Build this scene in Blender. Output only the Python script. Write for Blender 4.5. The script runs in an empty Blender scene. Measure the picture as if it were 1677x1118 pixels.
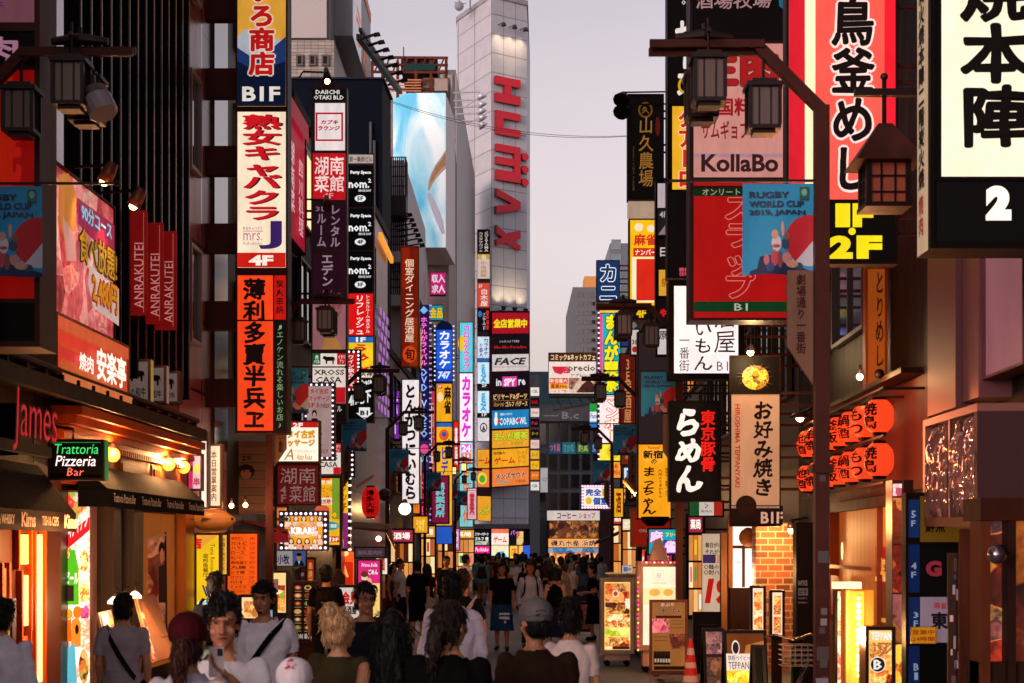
import bpy, math, random
from mathutils import Vector, Matrix, noise
SC = bpy.context.scene
COL = SC.collection
R = math.radians
# ---------------------------------------------------------------- camera, world, sun, exposure
F, CX, HY, CH = 2840.0, 838.5, 897.0, 2.05      # focal length in photo pixels, centre column, horizon row, eye height
cam_d = bpy.data.cameras.new("camera"); cam = bpy.data.objects.new("camera", cam_d); COL.objects.link(cam)
cam.location = (0, 0, CH); cam.rotation_euler = (R(90), 0, 0)
cam_d.sensor_width = 36; cam_d.lens = 36 * F / 1677; cam_d.shift_y = (HY - 559) / 1677
cam_d.clip_start = 0.1; cam_d.clip_end = 2000
cam_d.dof.use_dof = True; cam_d.dof.focus_distance = 36; cam_d.dof.aperture_fstop = 6.3
SC.camera = cam
wd = bpy.data.worlds.new("World"); SC.world = wd; wd.use_nodes = True
nt = wd.node_tree; nt.nodes.clear()
out = nt.nodes.new("ShaderNodeOutputWorld"); bg = nt.nodes.new("ShaderNodeBackground")
sky = nt.nodes.new("ShaderNodeTexSky"); sky.sky_type = 'NISHITA'; sky.sun_disc = False
sky.sun_elevation = R(9); sky.sun_rotation = R(215); sky.altitude = 50; sky.air_density = 1.0; sky.dust_density = 2.5; sky.ozone_density = 2.0
hs = nt.nodes.new("ShaderNodeHueSaturation"); hs.inputs['Saturation'].default_value = 0.30
mx = nt.nodes.new("ShaderNodeMixRGB"); mx.blend_type = 'MULTIPLY'; mx.inputs[0].default_value = 1; mx.inputs[2].default_value = (1.18, .965, .945, 1)
nt.links.new(sky.outputs[0], hs.inputs['Color']); nt.links.new(hs.outputs[0], mx.inputs[1])
tcw = nt.nodes.new("ShaderNodeTexCoord"); mpw = nt.nodes.new("ShaderNodeMapping"); mpw.inputs['Scale'].default_value = (1.5, 1.5, 6); nzw = nt.nodes.new("ShaderNodeTexNoise"); nzw.inputs['Scale'].default_value = 1.6; nzw.inputs['Detail'].default_value = 6
nt.links.new(tcw.outputs['Generated'], mpw.inputs[0]); nt.links.new(mpw.outputs[0], nzw.inputs[0]); clw = nt.nodes.new("ShaderNodeMapRange"); clw.inputs[1].default_value = .35; clw.inputs[2].default_value = .65; clw.inputs[3].default_value = .955; clw.inputs[4].default_value = 1.05
nt.links.new(nzw.outputs[0], clw.inputs[0]); spw = nt.nodes.new("ShaderNodeSeparateXYZ"); nt.links.new(tcw.outputs['Generated'], spw.inputs[0]); rpw = nt.nodes.new("ShaderNodeValToRGB")   # thin high cloud, warmer towards the horizon
rpw.color_ramp.elements[0].position = .03; rpw.color_ramp.elements[0].color = (1.05, .985, .94, 1); rpw.color_ramp.elements[1].position = .32; rpw.color_ramp.elements[1].color = (.96, .98, 1.01, 1); nt.links.new(spw.outputs[2], rpw.inputs[0])
m1w = nt.nodes.new("ShaderNodeMixRGB"); m1w.blend_type = 'MULTIPLY'; m1w.inputs[0].default_value = 1; m2w = nt.nodes.new("ShaderNodeMixRGB"); m2w.blend_type = 'MULTIPLY'; m2w.inputs[0].default_value = 1
nt.links.new(mx.outputs[0], m1w.inputs[1]); nt.links.new(clw.outputs[0], m1w.inputs[2]); nt.links.new(m1w.outputs[0], m2w.inputs[1]); nt.links.new(rpw.outputs[0], m2w.inputs[2])
nt.links.new(m2w.outputs[0], bg.inputs[0]); bg.inputs[1].default_value = 0.115
nt.links.new(bg.outputs[0], out.inputs[0])
sl = bpy.data.lights.new("sun", 'SUN'); sl.energy = 0.15; sl.angle = R(20); sl.color = (1, .72, .6)
so = bpy.data.objects.new("sun", sl); COL.objects.link(so); so.rotation_euler = (R(81), 0, R(-215) + math.pi)
SC.view_settings.view_transform = 'Standard'; SC.view_settings.look = 'None'; SC.view_settings.exposure = 0.95; SC.view_settings.gamma = 1
SC.render.engine = 'CYCLES'; SC.cycles.use_denoising = True; SC.cycles.max_bounces = 6; SC.cycles.diffuse_bounces = 3
SC.cycles.glossy_bounces = 3; SC.cycles.transmission_bounces = 4; SC.cycles.sample_clamp_indirect = 4
# ---------------------------------------------------------------- materials
def lin(h):
 h = h.lstrip('#')
 def f(c):
  c /= 255
  return c / 12.92 if c <= .04045 else ((c + .055) / 1.055) ** 2.4
 return tuple(f(int(h[i:i + 2], 16)) for i in (0, 2, 4))
_M = {}
EK = .52     # lit faces are set for this exposure
def P_(m): return m.node_tree.nodes['Principled BSDF']
def M(col, e=0.0, rough=.5, metal=0.0, grime=0.0, spec=.5):
 """a material by display colour; e > 0 makes it a backlit face"""
 if '*' in col:
  col, s = col.split('*'); e = float(s)
 if not metal and (grime or max(lin(col)) < .06): spec = min(spec, .07 if rough > .4 else .2)
 key = (col, round(e, 3), rough, metal, grime, spec)
 if key in _M: return _M[key]
 m = bpy.data.materials.new("paint_" + col + ("_lit" if e else "")); m.use_nodes = True
 p = P_(m); nt = m.node_tree; c = lin(col)
 p.inputs['Roughness'].default_value = rough; p.inputs['Metallic'].default_value = metal
 p.inputs['Specular IOR Level'].default_value = spec
 k = .35 if e else 1.0
 p.inputs['Base Color'].default_value = (c[0] * k, c[1] * k, c[2] * k, 1)
 if e:
  p.inputs['Emission Color'].default_value = (*c, 1); p.inputs['Emission Strength'].default_value = e * EK
  if e < 1.6:  # dust and old print on the face of a light box
   tc = nt.nodes.new("ShaderNodeTexCoord"); mp = nt.nodes.new("ShaderNodeMapping"); mp.inputs['Scale'].default_value = (3, 3, 1.1); n1 = nt.nodes.new("ShaderNodeTexNoise"); n1.inputs['Scale'].default_value = 1.4; n1.inputs['Detail'].default_value = 9; n1.inputs['Roughness'].default_value = .65
   nt.links.new(tc.outputs['Object'], mp.inputs[0]); nt.links.new(mp.outputs[0], n1.inputs[0]); mr = nt.nodes.new("ShaderNodeMapRange"); mr.inputs[1].default_value = .3; mr.inputs[2].default_value = .62; mr.inputs[3].default_value = .74 * e * EK; mr.inputs[4].default_value = 1.03 * e * EK
   nt.links.new(n1.outputs[0], mr.inputs[0]); nt.links.new(mr.outputs[0], p.inputs['Emission Strength'])
  p.inputs['Roughness'].default_value = .5; p.inputs['Specular IOR Level'].default_value = .1
 elif grime:
  tc = nt.nodes.new("ShaderNodeTexCoord"); mp = nt.nodes.new("ShaderNodeMapping"); mp.inputs['Scale'].default_value = (1.5, 1.5, .5)
  n1 = nt.nodes.new("ShaderNodeTexNoise"); n1.inputs['Scale'].default_value = 2.2; n1.inputs['Detail'].default_value = 8; n1.inputs['Roughness'].default_value = .68
  rp = nt.nodes.new("ShaderNodeValToRGB"); rp.color_ramp.elements[0].position = .33; rp.color_ramp.elements[1].position = .68
  a = 1 - grime
  rp.color_ramp.elements[0].color = (c[0] * a, c[1] * a, c[2] * a, 1); rp.color_ramp.elements[1].color = (*[min(1, x * (1 + grime * .35)) for x in c], 1)
  nt.links.new(tc.outputs['Object'], mp.inputs[0]); nt.links.new(mp.outputs[0], n1.inputs[0]); nt.links.new(n1.outputs[0], rp.inputs[0])
  nt.links.new(rp.outputs[0], p.inputs['Base Color'])
  mr = nt.nodes.new("ShaderNodeMapRange"); mr.inputs[3].default_value = max(.05, rough - .15); mr.inputs[4].default_value = min(1, rough + .2)
  nt.links.new(n1.outputs[0], mr.inputs[0]); nt.links.new(mr.outputs[0], p.inputs['Roughness'])
 _M[key] = m
 return m
def grid_mat(name, c1, c2, mortar, w, h, ms=.03, off=.5, rough=.6, bump=.3, metal=0, spec=.5, nz=.72):
 """bricks, tiles, cladding sheets: brick texture on (x + y, z) metres"""
 key = (name,)
 if key in _M: return _M[key]
 m = bpy.data.materials.new(name); m.use_nodes = True; nt = m.node_tree; p = P_(m)
 ge = nt.nodes.new("ShaderNodeTexCoord"); sp = nt.nodes.new("ShaderNodeSeparateXYZ"); ad = nt.nodes.new("ShaderNodeMath"); cb = nt.nodes.new("ShaderNodeCombineXYZ")
 nt.links.new(ge.outputs['Object'], sp.inputs[0]); nt.links.new(sp.outputs[0], ad.inputs[0]); nt.links.new(sp.outputs[1], ad.inputs[1])
 nt.links.new(ad.outputs[0], cb.inputs[0]); nt.links.new(sp.outputs[2], cb.inputs[1])
 b = nt.nodes.new("ShaderNodeTexBrick"); b.offset = off; b.inputs['Scale'].default_value = 1
 b.inputs['Brick Width'].default_value = w; b.inputs['Row Height'].default_value = h; b.inputs['Mortar Size'].default_value = ms * min(w, h); b.inputs['Mortar Smooth'].default_value = .1
 b.inputs['Color1'].default_value = (*lin(c1), 1); b.inputs['Color2'].default_value = (*lin(c2), 1); b.inputs['Mortar'].default_value = (*lin(mortar), 1)
 nt.links.new(cb.outputs[0], b.inputs['Vector'])
 n1 = nt.nodes.new("ShaderNodeTexNoise"); n1.inputs['Scale'].default_value = 1.3; n1.inputs['Detail'].default_value = 9; n1.inputs['Roughness'].default_value = .7
 nt.links.new(ge.outputs['Object'], n1.inputs[0])
 mr = nt.nodes.new("ShaderNodeMapRange"); mr.inputs[1].default_value = .3; mr.inputs[2].default_value = .7; mr.inputs[3].default_value = nz; mr.inputs[4].default_value = 1.1
 nt.links.new(n1.outputs[0], mr.inputs[0])
 mu = nt.nodes.new("ShaderNodeMixRGB"); mu.blend_type = 'MULTIPLY'; mu.inputs[0].default_value = 1
 nt.links.new(b.outputs['Color'], mu.inputs[1]); nt.links.new(mr.outputs[0], mu.inputs[2]); nt.links.new(mu.outputs[0], p.inputs['Base Color'])
 bp = nt.nodes.new("ShaderNodeBump"); bp.inputs['Strength'].default_value = bump; bp.inputs['Distance'].default_value = .02; bp.invert = True
 nt.links.new(b.outputs['Fac'], bp.inputs['Height']); nt.links.new(bp.outputs[0], p.inputs['Normal'])
 p.inputs['Roughness'].default_value = rough; p.inputs['Metallic'].default_value = metal; p.inputs['Specular IOR Level'].default_value = spec
 _M[key] = m
 return m
def pic_mat(pal, scale=9.0, e=.9, seed=0.0):
 """a printed photograph of dishes or people seen from afar: patches of the palette's colours"""
 key = ('pic', pal, scale, e, seed)
 if key in _M: return _M[key]
 m = bpy.data.materials.new("printed_picture"); m.use_nodes = True; nt = m.node_tree; p = P_(m)
 tc = nt.nodes.new("ShaderNodeTexCoord"); mp = nt.nodes.new("ShaderNodeMapping"); mp.inputs['Location'].default_value = (seed, seed * 2.3, seed * 1.7)
 nt.links.new(tc.outputs['Object'], mp.inputs[0])
 n0 = nt.nodes.new("ShaderNodeTexNoise"); n0.inputs['Scale'].default_value = scale * .6; n0.inputs['Detail'].default_value = 3
 nt.links.new(mp.outputs[0], n0.inputs[0])
 mxv = nt.nodes.new("ShaderNodeMixRGB"); mxv.inputs[0].default_value = .12
 nt.links.new(mp.outputs[0], mxv.inputs[1]); nt.links.new(n0.outputs['Color'], mxv.inputs[2])
 vo = nt.nodes.new("ShaderNodeTexVoronoi"); vo.inputs['Scale'].default_value = scale; vo.feature = 'SMOOTH_F1'; vo.inputs['Smoothness'].default_value = .12
 nt.links.new(mxv.outputs[0], vo.inputs['Vector'])
 n1 = nt.nodes.new("ShaderNodeTexNoise"); n1.inputs['Scale'].default_value = scale * 3; n1.inputs['Detail'].default_value = 5
 nt.links.new(mp.outputs[0], n1.inputs[0])
 ad = nt.nodes.new("ShaderNodeMath"); ad.operation = 'MULTIPLY_ADD'; ad.inputs[1].default_value = .55;
 nt.links.new(n1.outputs[0], ad.inputs[0]);
 sx = nt.nodes.new("ShaderNodeSeparateXYZ"); nt.links.new(vo.outputs['Color'], sx.inputs[0]);
 m2 = nt.nodes.new("ShaderNodeMath"); m2.operation = 'MULTIPLY_ADD'; m2.inputs[1].default_value = .75; m2.inputs[2].default_value = -.16
 nt.links.new(sx.outputs[0], m2.inputs[0]); nt.links.new(m2.outputs[0], ad.inputs[2])
 rp = nt.nodes.new("ShaderNodeValToRGB"); cs = pal.split(); el = rp.color_ramp.elements
 for i, c in enumerate(cs):
  x = (i + .2) / len(cs)
  if i < 2: el[i].position = x; el[i].color = (*lin(c), 1)
  else: q = el.new(x); q.color = (*lin(c), 1)
 nt.links.new(ad.outputs[0], rp.inputs[0]); nt.links.new(rp.outputs[0], p.inputs['Base Color'])
 if e: nt.links.new(rp.outputs[0], p.inputs['Emission Color']); p.inputs['Emission Strength'].default_value = e * EK
 p.inputs['Roughness'].default_value = .4
 _M[key] = m
 return m
FOOD = '2a0d06 7a2408 c8501a e89038 f6cf7a 8a2a10 e8b050 fff0d0'
SKIN = '1a0d0a 4a2418 e0a080 f2c8a8 b84a5a f8e0d0'
def glass_mat(col='20242c', rough=.06, name='window_glass'):
 key = ('glass', col, rough)
 if key in _M: return _M[key]
 m = bpy.data.materials.new(name); m.use_nodes = True; p = P_(m)
 p.inputs['Base Color'].default_value = (*lin(col), 1); p.inputs['Roughness'].default_value = rough; p.inputs['Specular IOR Level'].default_value = .9; p.inputs['IOR'].default_value = 1.6
 _M[key] = m
 return m
# ---------------------------------------------------------------- mesh building
class MB:
 def __init__(s): s.v = []; s.f = []; s.m = []; s.ms = []
 def mi(s, m):
  if isinstance(m, str): m = M(m)
  if m not in s.ms: s.ms.append(m)
  return s.ms.index(m)
 def poly(s, pts, m):
  n = len(s.v); s.v += [tuple(p) for p in pts]; s.f.append(tuple(range(n, n + len(pts)))); s.m.append(s.mi(m))
 def mesh(s, vs, fs, m):
  n = len(s.v); k = s.mi(m); s.v += [tuple(p) for p in vs]; s.f += [tuple(i + n for i in f) for f in fs]; s.m += [k] * len(fs)
 def hexa(s, c, m):
  s.mesh(c, [(0, 3, 2, 1), (4, 5, 6, 7), (0, 1, 5, 4), (1, 2, 6, 5), (2, 3, 7, 6), (3, 0, 4, 7)], m)
 def box(s, x0, x1, y0, y1, z0, z1, m):
  s.hexa([(x0, y0, z0), (x1, y0, z0), (x1, y1, z0), (x0, y1, z0), (x0, y0, z1), (x1, y0, z1), (x1, y1, z1), (x0, y1, z1)], m)
 def prism(s, pts, z0, z1, m, cap=True):
  n = len(pts); lo = [(p[0], p[1], z0) for p in pts]; hi = [(p[0], p[1], z1) for p in pts]
  fs = [(i, (i + 1) % n, n + (i + 1) % n, n + i) for i in range(n)]
  if cap: fs += [tuple(reversed(range(n))), tuple(range(n, 2 * n))]
  s.mesh(lo + hi, fs, m)
 def tube(s, pts, r, m, n=8, cap=True):
  pts = [Vector(p) for p in pts]; rr = r if isinstance(r, (list, tuple)) else [r] * len(pts); vs = []; fs = []
  for i, p in enumerate(pts):
   t = (pts[min(i + 1, len(pts) - 1)] - pts[max(i - 1, 0)]).normalized()
   a = Vector((0, 0, 1)) if abs(t.z) < .9 else Vector((0, 1, 0)); u = t.cross(a).normalized(); w = u.cross(t)
   for k in range(n):
    q = 2 * math.pi * (k + .5) / n; vs.append(p + (u * math.cos(q) + w * math.sin(q)) * rr[i])
  for i in range(len(pts) - 1):
   for k in range(n): fs.append((i * n + k, i * n + (k + 1) % n, (i + 1) * n + (k + 1) % n, (i + 1) * n + k))
  if cap: fs += [tuple(reversed(range(n))), tuple(range((len(pts) - 1) * n, len(pts) * n))]
  s.mesh(vs, fs, m)
 def bar(s, a, b, w, h, m):
  """square bar from a to b; w across, h along the up side"""
  a = Vector(a); b = Vector(b); t = (b - a).normalized(); up = Vector((0, 0, 1)) if abs(t.z) < .95 else Vector((0, 1, 0))
  u = t.cross(up).normalized() * w / 2; v = u.cross(t).normalized() * h / 2
  s.hexa([a - u - v, a + u - v, b + u - v, b - u - v, a - u + v, a + u + v, b + u + v, b - u + v], m)
 def ball(s, c, r, m, n=10, rz=None, half=False):
  rz = rz or r; vs = []; fs = []; k = n // 2 + 1
  rx, ry = r if isinstance(r, tuple) else (r, r)
  if isinstance(rz, tuple): rz = rz[0]
  for i in range(k + 1):
   t = math.pi * i / k * (.5 if half else 1)
   for j in range(n):
    q = 2 * math.pi * j / n; vs.append((c[0] + rx * math.sin(t) * math.cos(q), c[1] + ry * math.sin(t) * math.sin(q), c[2] + rz * math.cos(t)))
  for i in range(k):
   for j in range(n): fs.append((i * n + j, (i + 1) * n + j, (i + 1) * n + (j + 1) % n, i * n + (j + 1) % n))
  s.mesh(vs, fs, m)
 def lathe(s, c, prof, m, n=14):
  vs = []; fs = []
  for r, z in prof:
   for j in range(n):
    q = 2 * math.pi * j / n; vs.append((c[0] + r * math.cos(q), c[1] + r * math.sin(q), c[2] + z))
  for i in range(len(prof) - 1):
   for j in range(n): fs.append((i * n + j, i * n + (j + 1) % n, (i + 1) * n + (j + 1) % n, (i + 1) * n + j))
  s.mesh(vs, fs, m)
 def build(s, name, parent=None, org=(0, 0, 0), smooth=False, label=None, bevel=0):
  me = bpy.data.meshes.new(name)
  me.from_pydata([(v[0] - org[0], v[1] - org[1], v[2] - org[2]) for v in s.v], [], s.f)
  for m in s.ms: me.materials.append(m)
  me.polygons.foreach_set('material_index', s.m)
  if smooth: me.polygons.foreach_set('use_smooth', [True] * len(s.f))
  me.update()
  o = bpy.data.objects.new(name, me); COL.objects.link(o)
  if parent: o.parent = parent
  else: o.location = org
  if label: o['label'] = label
  if bevel:
   b = o.modifiers.new('bevel', 'BEVEL'); b.width = bevel; b.segments = 2; b.limit_method = 'ANGLE'; b.angle_limit = R(40)
  return o
def tag(o, label, cat, group=None, kind=None):
 o['label'] = label
 if cat: o['category'] = cat
 if group: o['group'] = group
 if kind: o['kind'] = kind
 return o
def thing(name, label, cat, loc=(0, 0, 0), group=None):
 o = bpy.data.objects.new(name, None); COL.objects.link(o); o.location = loc; o.empty_display_size = .2
 return tag(o, label, cat, group)
def copy_tree(o, parent=None):
 c = o.copy(); COL.objects.link(c)
 if parent: c.parent = parent
 for ch in list(o.children): copy_tree(ch, c)
 return c
# ---------------------------------------------------------------- text
_fc = bpy.data.curves.new('lettering', 'FONT'); _fo = bpy.data.objects.new('lettering', _fc)
_G = {}
def raw_text(body, bold, res, sl=1.0, shear=0):
 key = (body, bold, res, sl, shear)
 if key not in _G:
  _fc.body = body; _fc.offset = bold; _fc.resolution_u = res; _fc.align_x = 'CENTER'; _fc.space_line = sl; _fc.shear = shear
  me = _fo.to_mesh(); _G[key] = ([(v.co.x, v.co.y) for v in me.vertices], [tuple(p.vertices) for p in me.polygons]); _fo.to_mesh_clear()
 return _G[key]
def fat_text(body, bold, res, shear=0):
 """dense characters are thickened by copies shifted round a ring: a font's own offset breaks them"""
 if bold < .012 or not any(ch >= '\u3000' for ch in body):
  v, f = raw_text(body, bold, res, 1.0, shear); return [(a, b, 0) for a, b in v], f
 v, f = raw_text(body, 0, res, 1.0, shear); n = 10 if res > 3 else 8 if res > 1 else 4; vs, fs = [], []; r = bold * 1.05
 for i in range(n + 1):
  q = 2 * math.pi * i / n + .4; dx, dy = (r * math.cos(q), r * math.sin(q)) if i < n else (0, 0); m = len(vs)
  vs += [(a + dx, b + dy, i * .0002) for a, b in v]; fs += [tuple(j + m for j in p) for p in f]
 return vs, fs
def text_mesh(body, bold, res, vert, shear=0):
 if not vert: return fat_text(body, bold, res, shear)
 vs, fs, y = [], [], 0
 for ch in body:
  if ch in ' \n': y -= .5; continue
  v, f = fat_text(ch, bold, res); rot = ch in 'ー〜-―'
  n = len(vs); lat = ord(ch) < 0x2000
  for a, b, e in v:
   b -= .37
   if rot: a, b = b * -1, a
   vs.append((a, b + y, e))
  fs += [tuple(i + n for i in q) for q in f]; y -= .80 if lat else (.86 if ch in 'ャュョッっゃゅょァィェォ・' else 1.0)
 return vs, fs
# ---------------------------------------------------------------- frames: sign faces
def W(x, y, d): return Vector(((x - CX) * d / F, d, CH + (HY - y) * d / F))
def wallL(d): return -5.24 + .02 * d
def wallR(d): return 4.16 + .02 * d
class Fr:
 """maps a face's own coordinates (a photo rectangle for faces that look down the street, 0..100 for faces along a wall) to the world"""
 def __init__(s, rect, tl, tr, bl):
  s.r = rect; s.o = Vector(tl); s.u = Vector(tr) - s.o; s.w = Vector(bl) - s.o; s.n = s.u.cross(-s.w).normalized()
 def pt(s, a, b, k=0):
  r = s.r
  return s.o + s.u * ((a - r[0]) / (r[2] - r[0])) + s.w * ((b - r[1]) / (r[3] - r[1])) + s.n * k
 def mx(s, m):  # metres -> coordinate units (x, y)
  return m * (s.r[2] - s.r[0]) / s.u.length, m * (s.r[3] - s.r[1]) / s.w.length
def face(d, x0, y0, x1, y1, yaw=0):
 tl, tr, bl = W(x0, y0, d), W(x1, y0, d), W(x0, y1, d)
 if yaw: tr = tr + Vector((0, yaw, 0))
 return Fr((x0, y0, x1, y1), tl, tr, bl)
def wface(side, d0, d1, z0, z1, off=.05):
 """face on a street wall: side -1 left, 1 right; reads left to right as seen from the street"""
 w = wallL if side < 0 else wallR; a, b = (d0, d1) if side < 0 else (d1, d0)
 return Fr((0, 0, 100, 100), (w(a) - side * off, a, z1), (w(b) - side * off, b, z1), (w(a) - side * off, a, z0))
def col(c, e):
 if not isinstance(c, str): return c
 return M(c, e if '*' not in c else 0)
def paint(mb, fr, items, e, k0=.004, step=None):
 step = step or max(.003, min(.02, fr.u.length * .004))
 k = k0
 for it in items:
  t = it[0]; k += step
  if t == 'r':
   _, x0, y0, x1, y1, c = it[:6]
   mb.poly([fr.pt(x0, y1, k), fr.pt(x1, y1, k), fr.pt(x1, y0, k), fr.pt(x0, y0, k)], col(c, e))
  elif t == 'pic':
   _, x0, y0, x1, y1, c = it[:6]
   mb.poly([fr.pt(x0, y1, k), fr.pt(x1, y1, k), fr.pt(x1, y0, k), fr.pt(x0, y0, k)], c)
  elif t == 'e':
   _, cx, cy, rx, ry, c = it[:6]
   mb.poly([fr.pt(cx + rx * math.cos(-i * math.pi / 12), cy + ry * math.sin(-i * math.pi / 12), k) for i in range(24)], col(c, e))
  elif t == 'p':
   _, pts, c = it[:3]; a = sum(pts[i - 1][0] * pts[i][1] - pts[i][0] * pts[i - 1][1] for i in range(len(pts)))
   if a > 0: pts = pts[::-1]
   mb.poly([fr.pt(x, y, k) for x, y in pts], col(c, e))
  elif t in ('t', 'v'):
   _, x0, y0, x1, y1, s, c = it[:7]; o = it[7] if len(it) > 7 else {}
   big = abs((fr.pt(x0, y0) - fr.pt(x0, y1)).length) * F / fr.o.y / max(1, (len(s) if t == 'v' else s.count('\n') + 1))
   res = 5 if big > 45 else 3 if big > 16 else 1
   bold = o.get('b', .02)
   vs, fs = text_mesh(s, bold, res, t == 'v', o.get('sh', 0))
   if not vs: continue
   xa = min(v[0] for v in vs); xb = max(v[0] for v in vs); ya = min(v[1] for v in vs); yb = max(v[1] for v in vs)
   sx = (x1 - x0) / max(1e-6, xb - xa); sy = (y1 - y0) / max(1e-6, yb - ya); wob = o.get('w', 0); tl = o.get('tilt', 0)
   def place(vs, kk):
    r = []
    for a, b, e in vs:
     if wob:
      q = noise.noise_vector((a * 1.6, b * 1.6, 3.1)); a += q.x * wob; b += q.y * wob
      q = noise.noise_vector((a * 6, b * 6, 7.7)); a += q.x * wob * .3; b += q.y * wob * .3
     px = x0 + (a - xa) * sx; py = y1 - (b - ya) * sy
     py += tl * (px - x0)
     r.append(fr.pt(px, py, kk + e))
    return r
   if 'ol' in o:
    oc, ow = o['ol']; v2, f2 = text_mesh(s, bold + ow, res, t == 'v', o.get('sh', 0)); mb.mesh(place(v2, k), f2, col(oc, e)); k += step
   if 'shd' in o:
    dx, dy, oc = o['shd']; mb.mesh(place([(a + dx, b - dy, e) for a, b, e in vs], k), fs, col(oc, e)); k += step
   mb.mesh(place(vs, k), fs, col(c, e))
 return k
def bulbs(mb, fr, x0, y0, x1, y1, n, m, r, c):
 """rows of bulbs round a rectangle: n across, m down"""
 pts = [(x0 + (x1 - x0) * i / n, y) for i in range(n + 1) for y in (y0, y1)] + [(x, y0 + (y1 - y0) * i / m) for i in range(1, m) for x in (x0, x1)]
 key = ('bulb', r, c)
 if key not in _M:
  b = MB(); b.ball((0, 0, 0), r, M(c), n=6); o = b.build('bulb', None, smooth=True); _M[key] = o.data; bpy.data.objects.remove(o)
 for x, y in pts: o = bpy.data.objects.new('bulb', _M[key]); COL.objects.link(o); o.parent = mb; o.location = fr.pt(x, y, .02) - mb.location
BRK = '40201f'
def sign(name, label, cat, d, rect, panels, thick=.22, case='1c0c0c', group=None, lip=.03, br=None, nb=3, fr=None, blb=None, sidec=None, e=1.0, round_top=0, yaw=0, bh=0):
 """a box sign: case (with a lip round every face), one part per panel, brackets to the wall"""
 fr = fr or face(d, *rect, yaw=yaw); r = fr.r; ux, uy = fr.mx(lip); org = fr.pt((r[0] + r[2]) / 2, r[3])
 t = thing(name, label, cat, org, group)
 mb = MB(); cm = M(case, rough=.45, grime=.4) if isinstance(case, str) else case
 x0, y0, x1, y1 = r[0] - ux, r[1] - uy, r[2] + ux, r[3] + uy
 def slab(a0, b0, a1, b1, k0, k1, m):
  mb.hexa([fr.pt(a0, b1, k0), fr.pt(a1, b1, k0), fr.pt(a1, b0, k0), fr.pt(a0, b0, k0), fr.pt(a0, b1, k1), fr.pt(a1, b1, k1), fr.pt(a1, b0, k1), fr.pt(a0, b0, k1)], m)
 slab(x0, y0, x1, y1, -thick, -.006, cm)
 if sidec:
  sx = x1 if fr.pt(r[0], r[1]).x < 0 else x0; dx = fr.mx(.004)[0] * (1 if sx == x1 else -1)
  q = [fr.pt(sx + dx, y1, -thick * .9), fr.pt(sx + dx, y1, -thick * .1), fr.pt(sx + dx, y0, -thick * .1), fr.pt(sx + dx, y0, -thick * .9)]
  mb.poly(q if dx < 0 else q[::-1], col(sidec, e))
 lx, ly = fr.mx(lip * .8)
 if round_top:
  n = 16; rx = (x1 - x0) / 2; ry = rx * fr.mx(1)[1] / fr.mx(1)[0]; cx = (x0 + x1) / 2
  arc = [(cx - rx * math.cos(math.pi * i / n), y0 - ry * math.sin(math.pi * i / n) * round_top) for i in range(n + 1)]
  for k in (-thick, -.006): mb.poly([fr.pt(a, b, k) for a, b in (arc if k < -.05 else arc[::-1])], cm)
  for i in range(n): mb.poly([fr.pt(*arc[i], -.006), fr.pt(*arc[i + 1], -.006), fr.pt(*arc[i + 1], -thick), fr.pt(*arc[i], -thick)], cm)
 slab(x0, y0, x0 + lx, y1, -.006, .02, cm); slab(x1 - lx, y0, x1, y1, -.006, .02, cm)
 slab(x0 + lx, y0, x1 - lx, y0 + ly, -.006, .02, cm); slab(x0 + lx, y1 - ly, x1 - lx, y1, -.006, .02, cm)
 ys = sorted({p[0][1] for p in panels if p[0][1] > r[1] + 2 * uy})
 for y in ys: slab(x0 + lx, y - ly * .6, x1 - lx, y + ly * .3, -.006, .017, cm)
 mb.build('case', t, org)
 for p in panels:
  (a0, b0, a1, b1), c, items = p[:3]; pe = p[3] if len(p) > 3 else e
  pm = MB(); pm.poly([fr.pt(a0, b1, -.002), fr.pt(a1, b1, -.002), fr.pt(a1, b0, -.002), fr.pt(a0, b0, -.002)], col(c, pe))
  paint(pm, fr, items, pe, .002)
  pm.build('panel', t, org, label=p[4] if len(p) > 4 else None)
 if blb:
  bulbs(t, fr, *blb)
 if br:
  zs = [r[1] + (r[3] - r[1]) * (i + .5) / nb for i in range(nb)]
  for y in zs:
   b = MB(); p = fr.pt(r[0] if br == 'L' else r[2], y, -thick / 2); w = (wallL if br == 'L' else wallR)(p.y)
   sgn = -1 if br == 'L' else 1
   q = p + Vector((sgn * lip, 0, 0))
   if (w - q.x) * sgn > .03:
    for dz in ((0,) if bh else (.09, -.09)): b.box(min(q.x, w), max(q.x, w), p.y - .03 - bh * .4, p.y + .03 + bh * .4, p.z + dz - .02 - bh, p.z + dz + .02 + bh, M(BRK, grime=.4))
    b.box(*sorted((w, w - sgn * .03)), p.y - .08, p.y + .08, p.z - .2, p.z + .2, M(BRK, grime=.4))
    b.build('bracket', t, org)
 return t
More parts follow.
